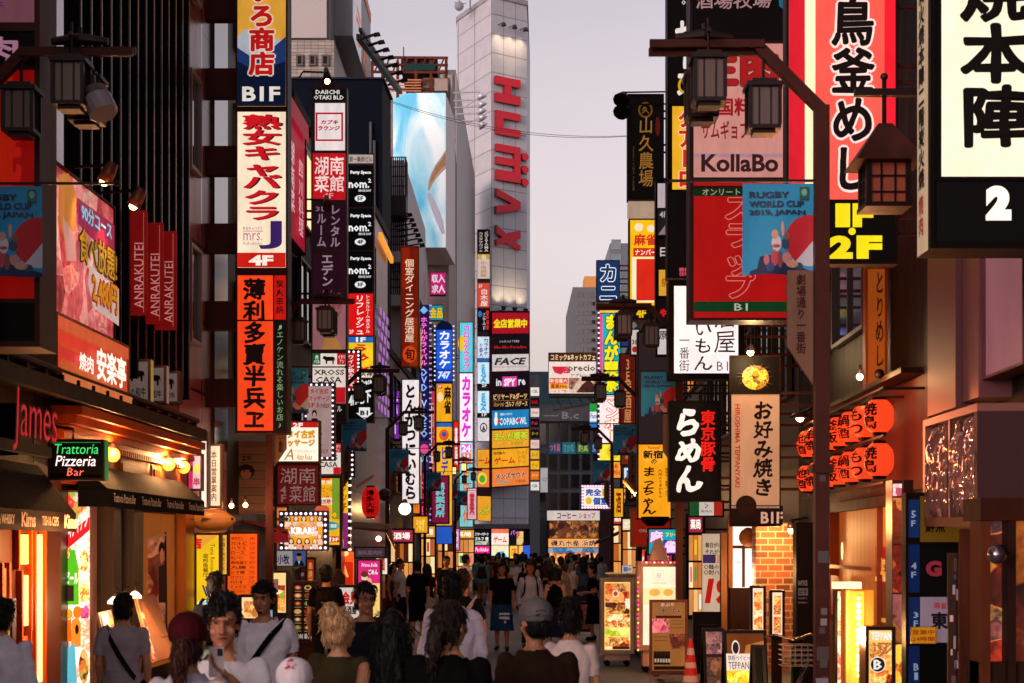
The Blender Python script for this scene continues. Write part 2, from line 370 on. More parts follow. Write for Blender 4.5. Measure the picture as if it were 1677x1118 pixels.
# ---------------------------------------------------------------- ground
rng = random.Random(7)
def asphalt():
 m = bpy.data.materials.new("asphalt"); m.use_nodes = True; nt = m.node_tree; p = P_(m)
 tc = nt.nodes.new("ShaderNodeTexCoord"); n1 = nt.nodes.new("ShaderNodeTexNoise"); n1.inputs['Scale'].default_value = .5; n1.inputs['Detail'].default_value = 10
 n2 = nt.nodes.new("ShaderNodeTexNoise"); n2.inputs['Scale'].default_value = 60; n2.inputs['Detail'].default_value = 3
 for n in (n1, n2): nt.links.new(tc.outputs['Object'], n.inputs[0])
 mi = nt.nodes.new("ShaderNodeMixRGB"); mi.inputs[0].default_value = .4; nt.links.new(n1.outputs[0], mi.inputs[1]); nt.links.new(n2.outputs[0], mi.inputs[2])
 rp = nt.nodes.new("ShaderNodeValToRGB"); rp.color_ramp.elements[0].position = .35; rp.color_ramp.elements[1].position = .7
 rp.color_ramp.elements[0].color = (.05, .045, .055, 1); rp.color_ramp.elements[1].color = (.11, .1, .115, 1)
 nt.links.new(mi.outputs[0], rp.inputs[0]); nt.links.new(rp.outputs[0], p.inputs['Base Color'])
 bp = nt.nodes.new("ShaderNodeBump"); bp.inputs['Strength'].default_value = .35; bp.inputs['Distance'].default_value = .01
 nt.links.new(n2.outputs[0], bp.inputs['Height']); nt.links.new(bp.outputs[0], p.inputs['Normal']); p.inputs['Roughness'].default_value = .62
 return m
g = MB(); g.poly([(-400, -150, 0), (400, -150, 0), (400, 900, 0), (-400, 900, 0)], asphalt()); tag(g.build('road'), 'grey asphalt of the pedestrian street', None, kind='structure')
PAVE = grid_mat('paving', '4a4446', '403a3c', '282426', .6, .3, .04, .5, .7)
for s, (e0, w) in {'left': (-3.65, wallL), 'right': (1.72, wallR)}.items():
 b = MB(); k = lambda d: e0 + .02 * d
 ya, yb = -30, 97
 x = [k(ya), k(yb)], [w(ya) + (-.3 if s == 'left' else .3), w(yb) + (-.3 if s == 'left' else .3)]
 pts = [(x[0][0], ya), (x[0][1], yb), (x[1][1], yb), (x[1][0], ya)]
 if s == 'right': pts = pts[::-1]
 pts = pts[::-1]
 b.prism(pts, -.02, .10, M('57504f', grime=.35, rough=.75))
 sg = -1 if s == 'left' else 1
 q = [(k(ya) + sg * .16, ya, .104), (k(yb) + sg * .16, yb, .104), (x[1][1], yb, .104), (x[1][0], ya, .104)]
 b.poly(q if s == 'left' else q[::-1], PAVE)
 tag(b.build('pavement'), 'kerbed paved walk along the shops', None, kind='structure')
b = MB(); WL = M('b8b2b0', rough=.7, grime=.5)
def strip(x0, x1, y0, y1): b.poly([(x0, y0, .004), (x1, y0, .004), (x1, y1, .004), (x0, y1, .004)], WL)
strip(-2.6, 1.9, 60, 60.5)
for i in range(7): strip(-3.0 + i * .95, -2.55 + i * .95, 62, 66)
for i in range(9): strip(-2.6 + .02 * (16 + i * 5), -2.5 + .02 * (16 + i * 5), 14 + i * 5, 17 + i * 5)
strip(.6, 1.9, 41.5, 41.8); strip(1.2, 2.0, 52.0, 52.3); strip(-2.3, -1.3, 39.5, 39.75)
tag(b.build('road_markings'), 'worn white painted lines on the asphalt', None, kind='structure')
for i, (x, y) in enumerate([(-.4, 24), (.9, 47)]):
 c = MB(); c.lathe((x, y, .006), [(0, 0), (.3, 0), (.31, -.004)], M('2e2a2c', rough=.4, metal=.7, grime=.4), 24)
 tag(c.build('manhole_cover', smooth=False), ['round iron manhole cover in the near street', 'round iron manhole cover farther up the street'][i], 'manhole')
# ---------------------------------------------------------------- buildings
GL = glass_mat(); DARK = M('17100f', rough=.55, grime=.4); BLACK = M('0c0a0b', rough=.3)
def prismq(d0, d1, side, depth, off=0):
 w = wallL if side < 0 else wallR; s = side
 a = [(w(d0) + s * off, d0), (w(d0) + s * (depth + off), d0), (w(d1) + s * (depth + off), d1), (w(d1) + s * off, d1)]
 return a if s > 0 else a[::-1]
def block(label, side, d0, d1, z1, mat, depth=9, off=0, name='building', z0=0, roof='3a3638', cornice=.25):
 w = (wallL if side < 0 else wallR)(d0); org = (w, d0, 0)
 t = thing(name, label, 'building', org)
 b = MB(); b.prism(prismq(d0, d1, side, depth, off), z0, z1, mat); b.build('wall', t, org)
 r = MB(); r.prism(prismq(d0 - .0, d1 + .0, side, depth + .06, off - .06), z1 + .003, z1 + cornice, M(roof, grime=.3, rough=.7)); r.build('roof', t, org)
 return t
def window_part(t, fr, a0, b0, a1, b1, glass=GL, frame='2c2628', bars=(1, 1), k=.0, sill=True):
 """one window: frame, mullions and its pane"""
 b = MB(); ux, uy = fr.mx(.06); fm = M(frame, rough=.4) if isinstance(frame, str) else frame
 def slab(x0, y0, x1, y1, k0, k1, m):
  b.hexa([fr.pt(x0, y1, k0), fr.pt(x1, y1, k0), fr.pt(x1, y0, k0), fr.pt(x0, y0, k0), fr.pt(x0, y1, k1), fr.pt(x1, y1, k1), fr.pt(x1, y0, k1), fr.pt(x0, y0, k1)], m)
 slab(a0, b0, a1, b0 + uy, k + .004, k + .09, fm); slab(a0, b1 - uy, a1, b1, k + .004, k + .09, fm)
 slab(a0, b0 + uy, a0 + ux, b1 - uy, k + .004, k + .09, fm); slab(a1 - ux, b0 + uy, a1, b1 - uy, k + .004, k + .09, fm)
 for i in range(1, bars[0]):
  x = a0 + (a1 - a0) * i / bars[0]; slab(x - ux * .4, b0 + uy, x + ux * .4, b1 - uy, k + .004, k + .07, fm)
 for i in range(1, bars[1]):
  y = b0 + (b1 - b0) * i / bars[1]; slab(a0 + ux, y - uy * .4, a1 - ux, y + uy * .4, k + .004, k + .06, fm)
 b.poly([fr.pt(a0 + ux, b1 - uy, k + .03), fr.pt(a1 - ux, b1 - uy, k + .03), fr.pt(a1 - ux, b0 + uy, k + .03), fr.pt(a0 + ux, b0 + uy, k + .03)], glass)
 return b.build('window', t, t.location)
LITW = [M('ffb060*1.3'), M('ff9040*.8'), M('ffd9a0*1.4')]
def windows(t, fr, nx, ny, mw=.2, mh=.3, lit=.15, bars=(2, 1), frame='2c2628', rows=None, glass=GL):
 for j in range(ny):
  if rows and j not in rows: continue
  for i in range(nx):
   a0 = (i + mw / 2) * 100 / nx; a1 = (i + 1 - mw / 2) * 100 / nx; b0 = (j + mh / 2) * 100 / ny; b1 = (j + 1 - mh / 2) * 100 / ny
   window_part(t, fr, a0, b0, a1, b1, LITW[rng.randrange(3)] if rng.random() < lit else glass, frame, bars)
BRICKD = grid_mat('dark_tiles', '140c0b', '100908', '080505', .3, .09, .08, .5, .5)
TILEB = grid_mat('beige_tiles', 'b5aca8', '9a928e', '6d6664', .24, .12, .09, 0, .55)
METP = grid_mat('metal_cladding', '8a4e5c', '7e4452', '1e0c10', 2.4, 1.1, .02, 0, .3, .1, metal=0, spec=.3)
GREYP = grid_mat('grey_sheets', '8d8f9c', '878996', '55575f', 2.2, 1.35, .03, 0, .5, .15)
BRICKR = grid_mat('red_bricks', '9a4a24', '57240f', 'a08464', .24, .105, .11, .5, .7, .5)
WOOD = grid_mat('wood_boards', '7a4526', '5f331b', '2a150b', 2.0, .14, .05, .5, .5)
# left side, near to far; nearest blocks raised out of view to darken the street
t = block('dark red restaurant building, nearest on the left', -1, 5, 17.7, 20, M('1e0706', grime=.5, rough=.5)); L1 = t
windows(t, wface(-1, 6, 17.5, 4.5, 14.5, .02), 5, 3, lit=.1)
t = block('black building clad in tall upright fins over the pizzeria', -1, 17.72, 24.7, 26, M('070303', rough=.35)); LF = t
for i in range(14):
 d = 18.9 + i * .44; b = MB(); x = wallL(d); b.box(x - .05, x + .16, d - .03, d + .03, 4.15, 25.8, M('1a0c0c', rough=.22, metal=.6)); b.box(x + .163, x + .172, d - .012, d + .012, 4.15, 25.8, M('6d5c60', rough=.25, metal=.8)); b.build('fin', t, t.location)
b = MB(); x = wallL(18.4); b.box(x - .3, x + .12, 17.74, 18.38, 6.0, 25.5, M('b5aeb8', rough=.22, metal=.85)); b.build('corner_column', t, t.location)
t = block('narrow building of polished rose grey metal sheets with black joints', -1, 24.72, 28.4, 28, METP)
f = wface(-1, 24.8, 28.3, 3.6, 27.6, .02)
for a, e in ((36, 37.5), (66, 98)):
 b = MB(); b.poly([f.pt(a, 100, .03), f.pt(e, 100, .03), f.pt(e, 0, .03), f.pt(a, 0, .03)], glass_mat('140a0e', .1, 'dark_cladding_glass')); b.build('glass_strip', t, t.location)
for j in range(9): window_part(t, f, 8, 4 + j * 10.5, 30, 10 + j * 10.5, GL, '6b5f63', (1, 1))
t = block('dark brick building behind the tall restaurant sign', -1, 28.42, 35.6, 20, BRICKD)
windows(t, wface(-1, 29, 35, 4, 13, .02), 3, 3, lit=.35)
t = block('dark brown building behind the curved top sign tower', -1, 35.62, 44, 11.2, M('170b0c', grime=.4, rough=.5))
windows(t, wface(-1, 36, 43.6, 3.6, 11, .02), 3, 3, lit=.35)
t = block('magenta clad building behind the black party sign tower', -1, 44.02, 57.1, 12.2, grid_mat('magenta_cladding', '6a2440', '641f39', '340f1e', 1.6, 1.2, .02, 0, .35))
windows(t, wface(-1, 45, 52.5, 6.2, 11.5, .02), 3, 2, lit=.5)
# navy block
def free(name, label, pts, z0, z1, mat, cat='building', roof='3a3a40', par=None, part='wall'):
 org = (pts[0][0], pts[0][1], 0); t = par or thing(name, label, cat, org)
 b = MB(); b.prism(pts, z0, z1, mat); b.build(part, t, t.location)
 return t
def X(px, d): return (px - CX) * d / F
def Z(py, d): return CH + (HY - py) * d / F
t = free('building', 'windowless dark navy block above the party sign tower', [(X(470, 57.2), 57.2), (X(626, 57.2), 57.2), (X(640, 59.9), 59.9), (X(470, 57.2), 59.9)], 0, Z(130, 57.2), M('0d1424', rough=.75, grime=.3, spec=.2))
b = MB(); b.prism([(X(470, 57.2), 57.12), (X(626, 57.2) + .08, 57.12), (X(640, 59.9) + .08, 59.9), (X(470, 57.2), 59.9)], Z(130, 57.2) + .003, Z(127, 57.2), M('23293a')); b.build('roof', t, t.location)
# navy pipes
b = MB()
for k, (x, y0, y1) in enumerate([(607, 200, 600), (613, 230, 600)]): b.tube([W(x, y0, 57.1), W(x, y1, 57.1)], .05, M('4a4c58'))
b.build('drain_pipe', t, t.location)
# beige tiled tower with louvres, set back
d = 60; xa, xb = X(430, d), X(547, d); zt = Z(66, d)
t = free('building', 'beige tiled building with a louvred plant room on its roof', [(xa, d), (xb, d), (X(607, 76), 76), (xa, 76)], 0, zt, TILEB)
b = MB(); z1 = Z(-60, d); b.prism([(xa, d + .2), (xb - .2, d + .2), (X(603, 76), 75), (xa, 75)], zt + .003, z1, M('8d8a8c', grime=.3));
for i in range(22):
 x = xa + .5 + i * (xb - xa - .8) / 21; b.box(x - .04, x + .04, d + .02, d + .2, zt + .1, z1 - .1, M('b4b0b2', rough=.4))
b.build('louvre_screen', t, t.location)
for i in range(3): window_part(t, face(d - .01, 475, 66, 547, 180), 485 + i * 21, 90, 497 + i * 21, 108, GL, '55504f')
# whitish glass sign block at upper centre-left
b = MB(); p0, p1 = Vector((X(578, 62), 62, 0)), Vector((X(606, 70), 70, 0))
f = Fr((0, 0, 100, 100), (p0.x, p0.y, Z(-90, 62)), (p1.x, p1.y, Z(-90, 62)), (p0.x, p0.y, Z(58, 62)))
b.poly([f.pt(0, 100), f.pt(100, 100), f.pt(100, 0), f.pt(0, 0)], M('cfc8d2*.55')); paint(b, f, [('t', 15, 50, 85, 92, 'うた', 'e07030*.5', {'tilt': .1}), ('r', 0, 0, 100, 12, 'b06048*.5')], .5)
b.box(p0.x - 3, p0.x - .02, 62, 70, Z(58, 62), Z(-90, 62), M('8a8890')); tag(b.build('roof_billboard'), 'pale lit billboard high on the beige tiled building', 'billboard')
# white balcony building
d = 66; t = free('building', 'white building with black balcony railings beside the navy block', [(X(560, d), d), (X(662, d), d), (X(700, 82), 82), (X(560, d), 82)], 0, Z(262, d), M('c9c4cc', grime=.25, rough=.6))
for i, (ya, yb) in enumerate([(268, 330), (372, 420), (440, 490)]):
 q = MB(); z0, z1 = Z(yb, d), Z(ya, d); x0, x1 = X(641, d), X(668, d)
 q.box(x0, x1, d - 1.2, d - .01, z0 - .75 if i == 0 else z0 - .4, z0, M('b8b4bc' if i else '3a3438', grime=.3))
 for k in range(9):
  x = x0 + (x1 - x0) * k / 8; q.box(x - .02, x + .02, d - 1.2, d - 1.16, z0, z1, M('141216'))
  q.box(x1 - .04, x1, d - 1.2 + k * .14, d - 1.16 + k * .14, z0, z1, M('141216'))
 for k in range(4):
  zz = z0 + (z1 - z0) * (k + 1) / 4; q.box(x0, x1, d - 1.22, d - 1.18, zz - .03, zz, M('141216'))
 q.build('balcony', t, t.location)
# building behind the billboard, billboard itself
d = 86; t = free('building', 'rusty roofed building carrying the sky blue billboard', [(X(560, d), d), (X(735, d), d), (X(747, 98.5), 98.5), (X(560, d), 98.5)], 0, Z(165, d), M('8f7f82', grime=.4))
q = MB()
for i in range(5): q.box(X(640, d), X(690, d), d + .0 - .06 * i - .05, d - .05 - .06 * i + .03, Z(150 - i * 4, d), Z(148 - i * 4, d), M('c07a50', rough=.5))
q.build('eaves_pipes', t, t.location)
q = MB(); RU = M('6a3a30', grime=.5, rough=.7); zb = Z(165, d)
for x in (608, 625, 650, 680, 705, 730):
 q.bar((X(x, d), d + .6, zb), (X(x, d), d + .6, Z(88 + (x % 7), d)), .14, .14, RU)
for y in (88, 100, 112, 126, 140):
 q.bar((X(604, d), d + .6, Z(y, d)), (X(733, d), d + .6, Z(y + 1, d)), .1, .12, RU)
q.box(X(655, d), X(715, d), d + .8, d + 6, Z(108, d), Z(86, d), M('3a2a2c', grime=.3)); q.box(X(660, d), X(712, d), d + .5, d + .75, Z(110, d), Z(99, d), M('1d3a38'))
q.box(X(690, d), X(736, d), d + 1, d + 9, Z(165, d), Z(118, d), M('8d7a74', grime=.5)); q.box(X(712, d), X(733, d), d - .2, d + .9, Z(150, d), Z(130, d), M('9a8a84'))
for i in range(8): q.bar((X(612 + i * 15, d), d + .6, Z(112, d)), (X(622 + i * 15, d), d + .6, Z(88, d)), .07, .07, RU)
q.bar((X(660, d), d + .5, Z(112, d)), (X(660, d), d + .5, Z(72, d)), .05, .05, RU)
q.build('roof_scaffold', t, t.location)
d = 80.5
def sky_poster():
 m = bpy.data.materials.new('sky_print'); m.use_nodes = True; nt = m.node_tree; p = P_(m)
 tc = nt.nodes.new("ShaderNodeTexCoord"); mp = nt.nodes.new("ShaderNodeMapping"); mp.inputs['Rotation'].default_value = (0, R(32), 0); mp.inputs['Scale'].default_value = (1.2, 1, .55)
 n = nt.nodes.new("ShaderNodeTexNoise"); n.inputs['Scale'].default_value = .45; n.inputs['Detail'].default_value = 5; n.inputs['Distortion'].default_value = 1.1
 nt.links.new(tc.outputs['Object'], mp.inputs[0]); nt.links.new(mp.outputs[0], n.inputs[0]); rp = nt.nodes.new("ShaderNodeValToRGB")
 rp.color_ramp.elements[0].position = .36; rp.color_ramp.elements[0].color = (*lin('58b4d8'), 1); rp.color_ramp.elements[1].position = .66; rp.color_ramp.elements[1].color = (*lin('e8ecf0'), 1)
 e = rp.color_ramp.elements.new(.5); e.color = (*lin('a8d4e4'), 1)
 nt.links.new(n.outputs[0], rp.inputs[0]); nt.links.new(rp.outputs[0], p.inputs['Base Color']); nt.links.new(rp.outputs[0], p.inputs['Emission Color']); p.inputs['Emission Strength'].default_value = .55 * EK
 return m
SKYP = sky_poster()
t = thing('billboard', 'huge sky blue and white advertising billboard beside the tower', 'billboard', (X(640, d), d, Z(405, d)))
q = MB(); q.prism([(X(641, d), d + 1.2), (X(668, d), d), (X(730, d), d), (X(745, d + 5), d + 5), (X(641, d), d + 5)], Z(405, d), Z(152, d), M('cfc6cc', rough=.5)); q.build('case', t, t.location)
q = MB(); f = face(d, 668, 152, 730, 405)
q.poly([f.pt(668, 405, .01), f.pt(730, 405, .01), f.pt(730, 152, .01), f.pt(668, 152, .01)], SKYP)
paint(q, f, [('p', [(730, 245), (722, 258), (713, 270), (706, 284), (702, 298), (700, 312), (704, 311), (708, 302), (714, 293), (722, 284), (730, 276)], 'd2ab96'), ('p', [(730, 250), (722, 263), (713, 275), (707, 287), (704, 300), (709, 296), (715, 286), (722, 278), (730, 270)], 'b98464'), ('p', [(700, 316), (706, 317), (713, 330), (720, 345), (726, 362), (729, 382), (724, 384), (716, 366), (708, 346), (702, 330)], 'd4c4d4')], .55, .012)
q.build('panel', t, t.location)
q = MB(); f = Fr((0, 0, 100, 100), (X(641, d), d + 1.2, Z(152, d)), (X(668, d), d, Z(152, d)), (X(641, d), d + 1.2, Z(405, d))); q.poly([f.pt(0, 100, .01), f.pt(100, 100, .01), f.pt(100, 0, .01), f.pt(0, 0, .01)], SKYP); q.build('panel', t, t.location)
# ribbed grey building running up to the tower
RIB = grid_mat('ribbed_steel', '9a979f', '928f97', '4f4d55', .5, 30, .16, 0, .45, .8)
t = free('building', 'grey ribbed steel building running back to the tower', [(X(700, 99), 99), (X(748, 99), 99), (X(778, 126), 126), (X(700, 99), 126)], 0, Z(122, 99), RIB)
q = MB(); q.box(X(700, 99), X(746, 99), 99.5, 112, Z(122, 99) + .003, Z(110, 99), M('7a767c', grime=.3)); q.build('roof', t, t.location)
for i, (x, y) in enumerate([(790, 158), (791, 171), (791, 182), (792, 193), (793, 205)]):
 q = MB(); d = 98; q.tube([W(742, y - 6, d), W(784, y - 8, d - 1), W(786, y - 4, d - 1)], .05, M('a8a8b0')); q.tube([W(786, y - 6, d - 1), W(x - 1, y + 2, d - 1)], [.08, .3], M('d0d8e8', metal=.3, rough=.3), n=10)
 tag(q.build('billboard_lamp', smooth=True), ['topmost white arm lamp in the row beside the tower', 'second white arm lamp from the top beside the tower', 'middle white arm lamp in the row beside the tower', 'fourth white arm lamp from the top beside the tower', 'lowest white arm lamp in the row beside the tower'][i], 'lamp', 'arm lamps in a row beside the tower')
# the tower
zt = Z(16, 130); t = thing('tower', 'tall slim grey tower with red letters down its face', 'tower', (X(805, 127), 127, 0))
P0, P1, P2, P3 = (X(748, 133), 133), (X(805, 127), 127), (X(863, 129), 129), (X(868, 145), 145)
TW = grid_mat('tower_sheets', 'c6c8d4', 'bcbecb', '8e909c', 1.55, 1.42, .03, 0, .5, .06, nz=.9)
q = MB(); q.prism([P0, P1, P2, P3, (P0[0], 145)], 0, zt, TW); q.build('wall', t, t.location)
q = MB(); q.prism([(P0[0] - .06, P0[1] - .1), (P1[0], P1[1] - .15), (P2[0] + .08, P2[1] - .1), (P3[0], P3[1]), (P0[0], 145)], zt + .003, zt + .35, M('9a9ca6')); q.build('roof', t, t.location)
zT = zt
FT = Fr((805, 30, 863, 900), (P1[0], P1[1], Z(30, 127)), (P2[0], P2[1], Z(30, 127)), (P1[0], P1[1], Z(900, 127)))
FS = Fr((748, 20, 805, 900), (P0[0], P0[1], Z(20, 130)), (P1[0], P1[1], Z(20, 130)), (P0[0], P0[1], Z(900, 130)))
RD, RDs = M('e0243c', rough=.45), M('e8b8a8')
def letter(polys):
 q = MB()
 for p in polys:
  a = sum(p[i - 1][0] * p[i][1] - p[i][0] * p[i - 1][1] for i in range(len(p)))
  if a > 0: p = p[::-1]
  q.poly([FT.pt(x, y, .34) for x, y in p], RD)
  for i in range(len(p)):
   a, b_ = p[i - 1], p[i]; q.poly([FT.pt(*a, .34), FT.pt(*a, .05), FT.pt(*b_, .05), FT.pt(*b_, .34)], M('8a1424', rough=.4))
 q.build('letter', t, t.location)
def rc(x0, y0, x1, y1): return [(x0, y0), (x1, y0), (x1, y1), (x0, y1)]
letter([rc(808, 124, 848, 137), rc(822, 137.2, 833, 151.8), rc(808, 152, 848, 166)])            # H on its side
letter([rc(809, 180, 848, 192), rc(809, 192.2, 820, 206.8), rc(809, 207, 848, 219)])            # U
letter([rc(809, 235, 838, 247), rc(809, 256, 838, 268), rc(809, 277, 838, 294), rc(838.2, 235, 848, 294)])   # M
letter([[(856 + 5.5 * math.cos(a * math.pi / 8), yy + 6.5 * math.sin(a * math.pi / 8)) for a in range(16)] for yy in (249, 270, 291)])
letter([[(809, 308), (848, 325), (848, 338), (809, 350), (809, 337), (832, 331), (832, 329), (809, 321)]])    # A without bar
letter([[(809, 368), (824, 380), (848, 372), (848, 386), (836, 391), (848, 397), (848, 405), (824, 396), (809, 402), (809, 392), (818, 388), (809, 382)]])
for i, x in enumerate((815, 833, 851)):
 for y, up in ((38, 0), (508, 1)):
  q = MB(); p = FT.pt(x, y, .02); q.bar(p, p + FT.n * .7, .06, .06, M('585860')); e_ = p + FT.n * .7; q.tube([e_, e_ + Vector((0, 0, .25 if up else -.25))], [.12, .22], M('3a3a40')); q.build('wall_lamp', t, t.location)
  l = bpy.data.lights.new('wall_lamp_light', 'SPOT'); l.energy = 80; l.color = (1, .72, .42); l.spot_size = R(95); l.spot_blend = 1; l.shadow_soft_size = .15
  o = bpy.data.objects.new('wall_lamp_light', l); COL.objects.link(o); o.location = e_ + Vector((0, 0, .3 if up else -.3)); o.rotation_euler = (Vector((0, 0, 1 if up else -1)) - FT.n * .42).to_track_quat('-Z', 'Y').to_euler()
q = MB(); d = 129
q.tube([W(770, 16, d), W(770, -10, d)], .06, M('7a7a84')); q.build('antenna', t, t.location); q = MB(); q.tube([W(795, 16, d), W(795, -2, d)], .1, M('6a7890')); q.build('antenna', t, t.location); q = MB(); q.ball(W(752, 10, d), .35, M('8a9098')); q.tube([W(752, 14, d), W(752, 0, d)], .05, M('7a7a84')); q.bar(W(744, 4, d), W(764, 6, d), .05, .05, M('7a7a84')); q.build('dish_antenna', t, t.location); q = MB()
q.bar(W(822, 10, d), W(822, 24, d), .14, .14, M('98a0a8')); q.bar(W(806, 12, d), W(824, 6, d), .12, .12, M('98a0a8')); q.bar(W(824, 13, d), W(850, 14, d), .12, .12, M('98a0a8')); q.bar(W(849, 10, d), W(849, 26, d), .14, .14, M('98a0a8'))
q.build('lamp_arm', t, t.location)
# far buildings closing the street
d = 140; f = face(d, 866, 640, 1030, 905)
t = free('building', 'grey office block with dark window bands closing the street', [(X(866, d), d), (X(1030, d), d), (X(1030, d), 160), (X(866, d), 160)], 0, Z(662, d), M('7c7c84', grime=.25, rough=.6))
q = MB(); q.prism([(X(866, d) , d + 3), (X(1030, d), d + 3), (X(1030, d), 158), (X(866, d), 158)], Z(662, d) + .003, Z(602, d), M('5a7884', grime=.25)); q.build('upper_storey', t, t.location)
for j, (ya, yb) in enumerate([(692, 730), (742, 771), (716 + 60, 800), (806, 838)]):
 for i in range(6): window_part(t, f, 880 + i * 18, ya, 895.5 + i * 18, yb, glass_mat('10131a', .1, 'dark_office_glass'), '4a4a52', (1, 1))
q = MB(); q.box(X(884, d), X(1010, d), d - .5, d - .01, Z(690, d), Z(668, d), M('8d8a8c', grime=.3)); paint(q, face(d - .51, 880, 660, 980, 700), [('t', 920, 674, 948, 686, 'B.c', 'b8b0b4*.3'), ('r', 890, 680, 915, 681.5, 'b8b0b4*.3')], .3); q.build('fascia', t, t.location)
for i, (a, b_, s, c, tc_) in enumerate([(899, 919, 'つり具', '2c5a80', 'd86070'), (921, 942, 'さかな', '3a7a8c', '58a8b8'), (945, 965, '釣具', '2c6a50', 'a8c060'), (968, 978, '魚', '28406a', '88a0d0')]):
 q = MB(); fr = face(d - .1, a, 724, b_, 743); q.poly([fr.pt(a, 743, .02), fr.pt(b_, 743, .02), fr.pt(b_, 724, .02), fr.pt(a, 724, .02)], M(c + '*.5')); paint(q, fr, [('t', a + 2, 727, b_ - 2, 740, s, tc_ + '*.8')], .8, .025); q.build('window_sign', t, t.location)
d = 139; t = free('building', 'two storey coffee and seafood shop front at the street end', [(X(896, d), d - 2), (X(1010, d), d - 2), (X(1010, d), d + .5), (X(896, d), d + .5)], 0, Z(836, d), M('4a3030', grime=.3))
q = MB(); fr = face(d - 2.02, 896, 836, 982, 852); q.poly([fr.pt(896, 852, .02), fr.pt(982, 852, .02), fr.pt(982, 836, .02), fr.pt(896, 836, .02)], M('e8d8d0*.8')); paint(q, fr, [('t', 912, 839, 944, 849, 'コーヒー', '8a2020*.6', {'b': .03}), ('t', 948, 839, 975, 849, 'ショップ', 'c03028*.8', {'b': .03})], .8, .025); q.build('fascia', t, t.location)
q = MB(); fr = face(d - 2.02, 898, 852, 980, 882); q.poly([fr.pt(900, 881, .02), fr.pt(980, 881, .02), fr.pt(980, 853, .02), fr.pt(900, 853, .02)], pic_mat('2a1010 3a1410 8a4420 5a2820 e09040 2a1010', 3.0, .6)); q.build('window', t, t.location)
q = MB(); fr = face(d - 2.3, 898, 882, 980, 898); q.poly([fr.pt(898, 896, .02), fr.pt(980, 896, .02), fr.pt(980, 882, .02), fr.pt(898, 882, .02)], M('f0a048*1.1')); paint(q, fr, [('t', 902, 884, 976, 894.5, '磯丸水産 浜焼', '6a1408*.7', {'b': .035, 'ol': ('fff0d0*1.3', .03)})], 1, .025); q.box(X(898, d), X(980, d), d - 2.28, d - 2.03, Z(897, d), Z(881, d), M('7a3018')); q.build('fascia', t, t.location)
q = MB(); fr = face(d - 2.2, 898, 896, 980, 925); q.poly([fr.pt(900, 925, 0), fr.pt(978, 925, 0), fr.pt(978, 903, 0), fr.pt(900, 903, 0)], pic_mat('401808 a04010 f09030 ffd080 c05818', 2.4, 1.1)); q.poly([fr.pt(898, 905, .03), fr.pt(980, 905, .03), fr.pt(980, 897, .03), fr.pt(898, 897, .03)], pic_mat('2a60b0 3a90d0 c0d0e0 4a70b0', 2.5, .5)); q.build('shop_window', t, t.location)
t = free('building', 'distant grey office tower with many window bands', [(X(938, 230), 230), (X(978, 230), 230), (X(978, 230), 260), (X(938, 230), 260)], 0, Z(470, 230), M('62636c', rough=.6))
fr = face(230, 938, 470, 978, 640)
for j in range(10):
 window_part(t, fr, 944, 478 + j * 15, 955, 486 + j * 15, GL, '6c6d76'); window_part(t, fr, 958, 478 + j * 15, 976, 486 + j * 15, GL, '6c6d76')
free('building', 'orange panelled block peeping over the street end', [(X(957, 240), 240), (X(1010, 240), 240), (X(1010, 240), 245), (X(957, 240), 245)], Z(640, 240), Z(452, 240), M('d09048', rough=.6))
t = free('building', 'pale steel office block behind the dark gold sign', [(X(999, 200), 200), (X(1060, 200), 200), (X(1060, 200), 215), (X(999, 200), 215)], 0, Z(398, 200), M('5f6a76', rough=.4))
for j in range(6): window_part(t, face(200, 999, 385, 1060, 700), 1001, 392 + j * 24, 1017, 408 + j * 24, glass_mat('5a7080', .1, 'blue_glass'), '8c98a4')
# right side blocks, nearest ones heightened out of view to shut off the sky
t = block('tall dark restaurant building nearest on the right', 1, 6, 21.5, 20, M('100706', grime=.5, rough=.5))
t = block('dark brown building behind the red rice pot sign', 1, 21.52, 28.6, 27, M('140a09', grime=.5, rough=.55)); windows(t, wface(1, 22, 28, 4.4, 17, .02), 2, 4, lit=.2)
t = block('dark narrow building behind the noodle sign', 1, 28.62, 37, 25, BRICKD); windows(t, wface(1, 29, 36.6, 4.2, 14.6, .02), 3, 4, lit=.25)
t = block('grey plastered building behind the pale blank sign', 1, 37.02, 47, 22, M('2a2226', grime=.4)); windows(t, wface(1, 37.5, 46.6, 4.2, 14, .02), 3, 4, lit=.3)
t = block('brown tiled building behind the manga cafe sign', 1, 47.02, 62, 13, BRICKD); windows(t, wface(1, 47.5, 61.5, 4, 12.6, .02), 4, 4, lit=.3)
t = block('grey building far up the right pavement', 1, 62.02, 80, 15, M('3a3438', grime=.4)); windows(t, wface(1, 62.5, 79.5, 4, 14.5, .02), 5, 4, lit=.3)
t = block('dull steel building at the far right corner', 1, 80.02, 97, 12, M('34323a', grime=.4)); windows(t, wface(1, 80.5, 96.5, 4, 11.6, .02), 4, 3, lit=.3)
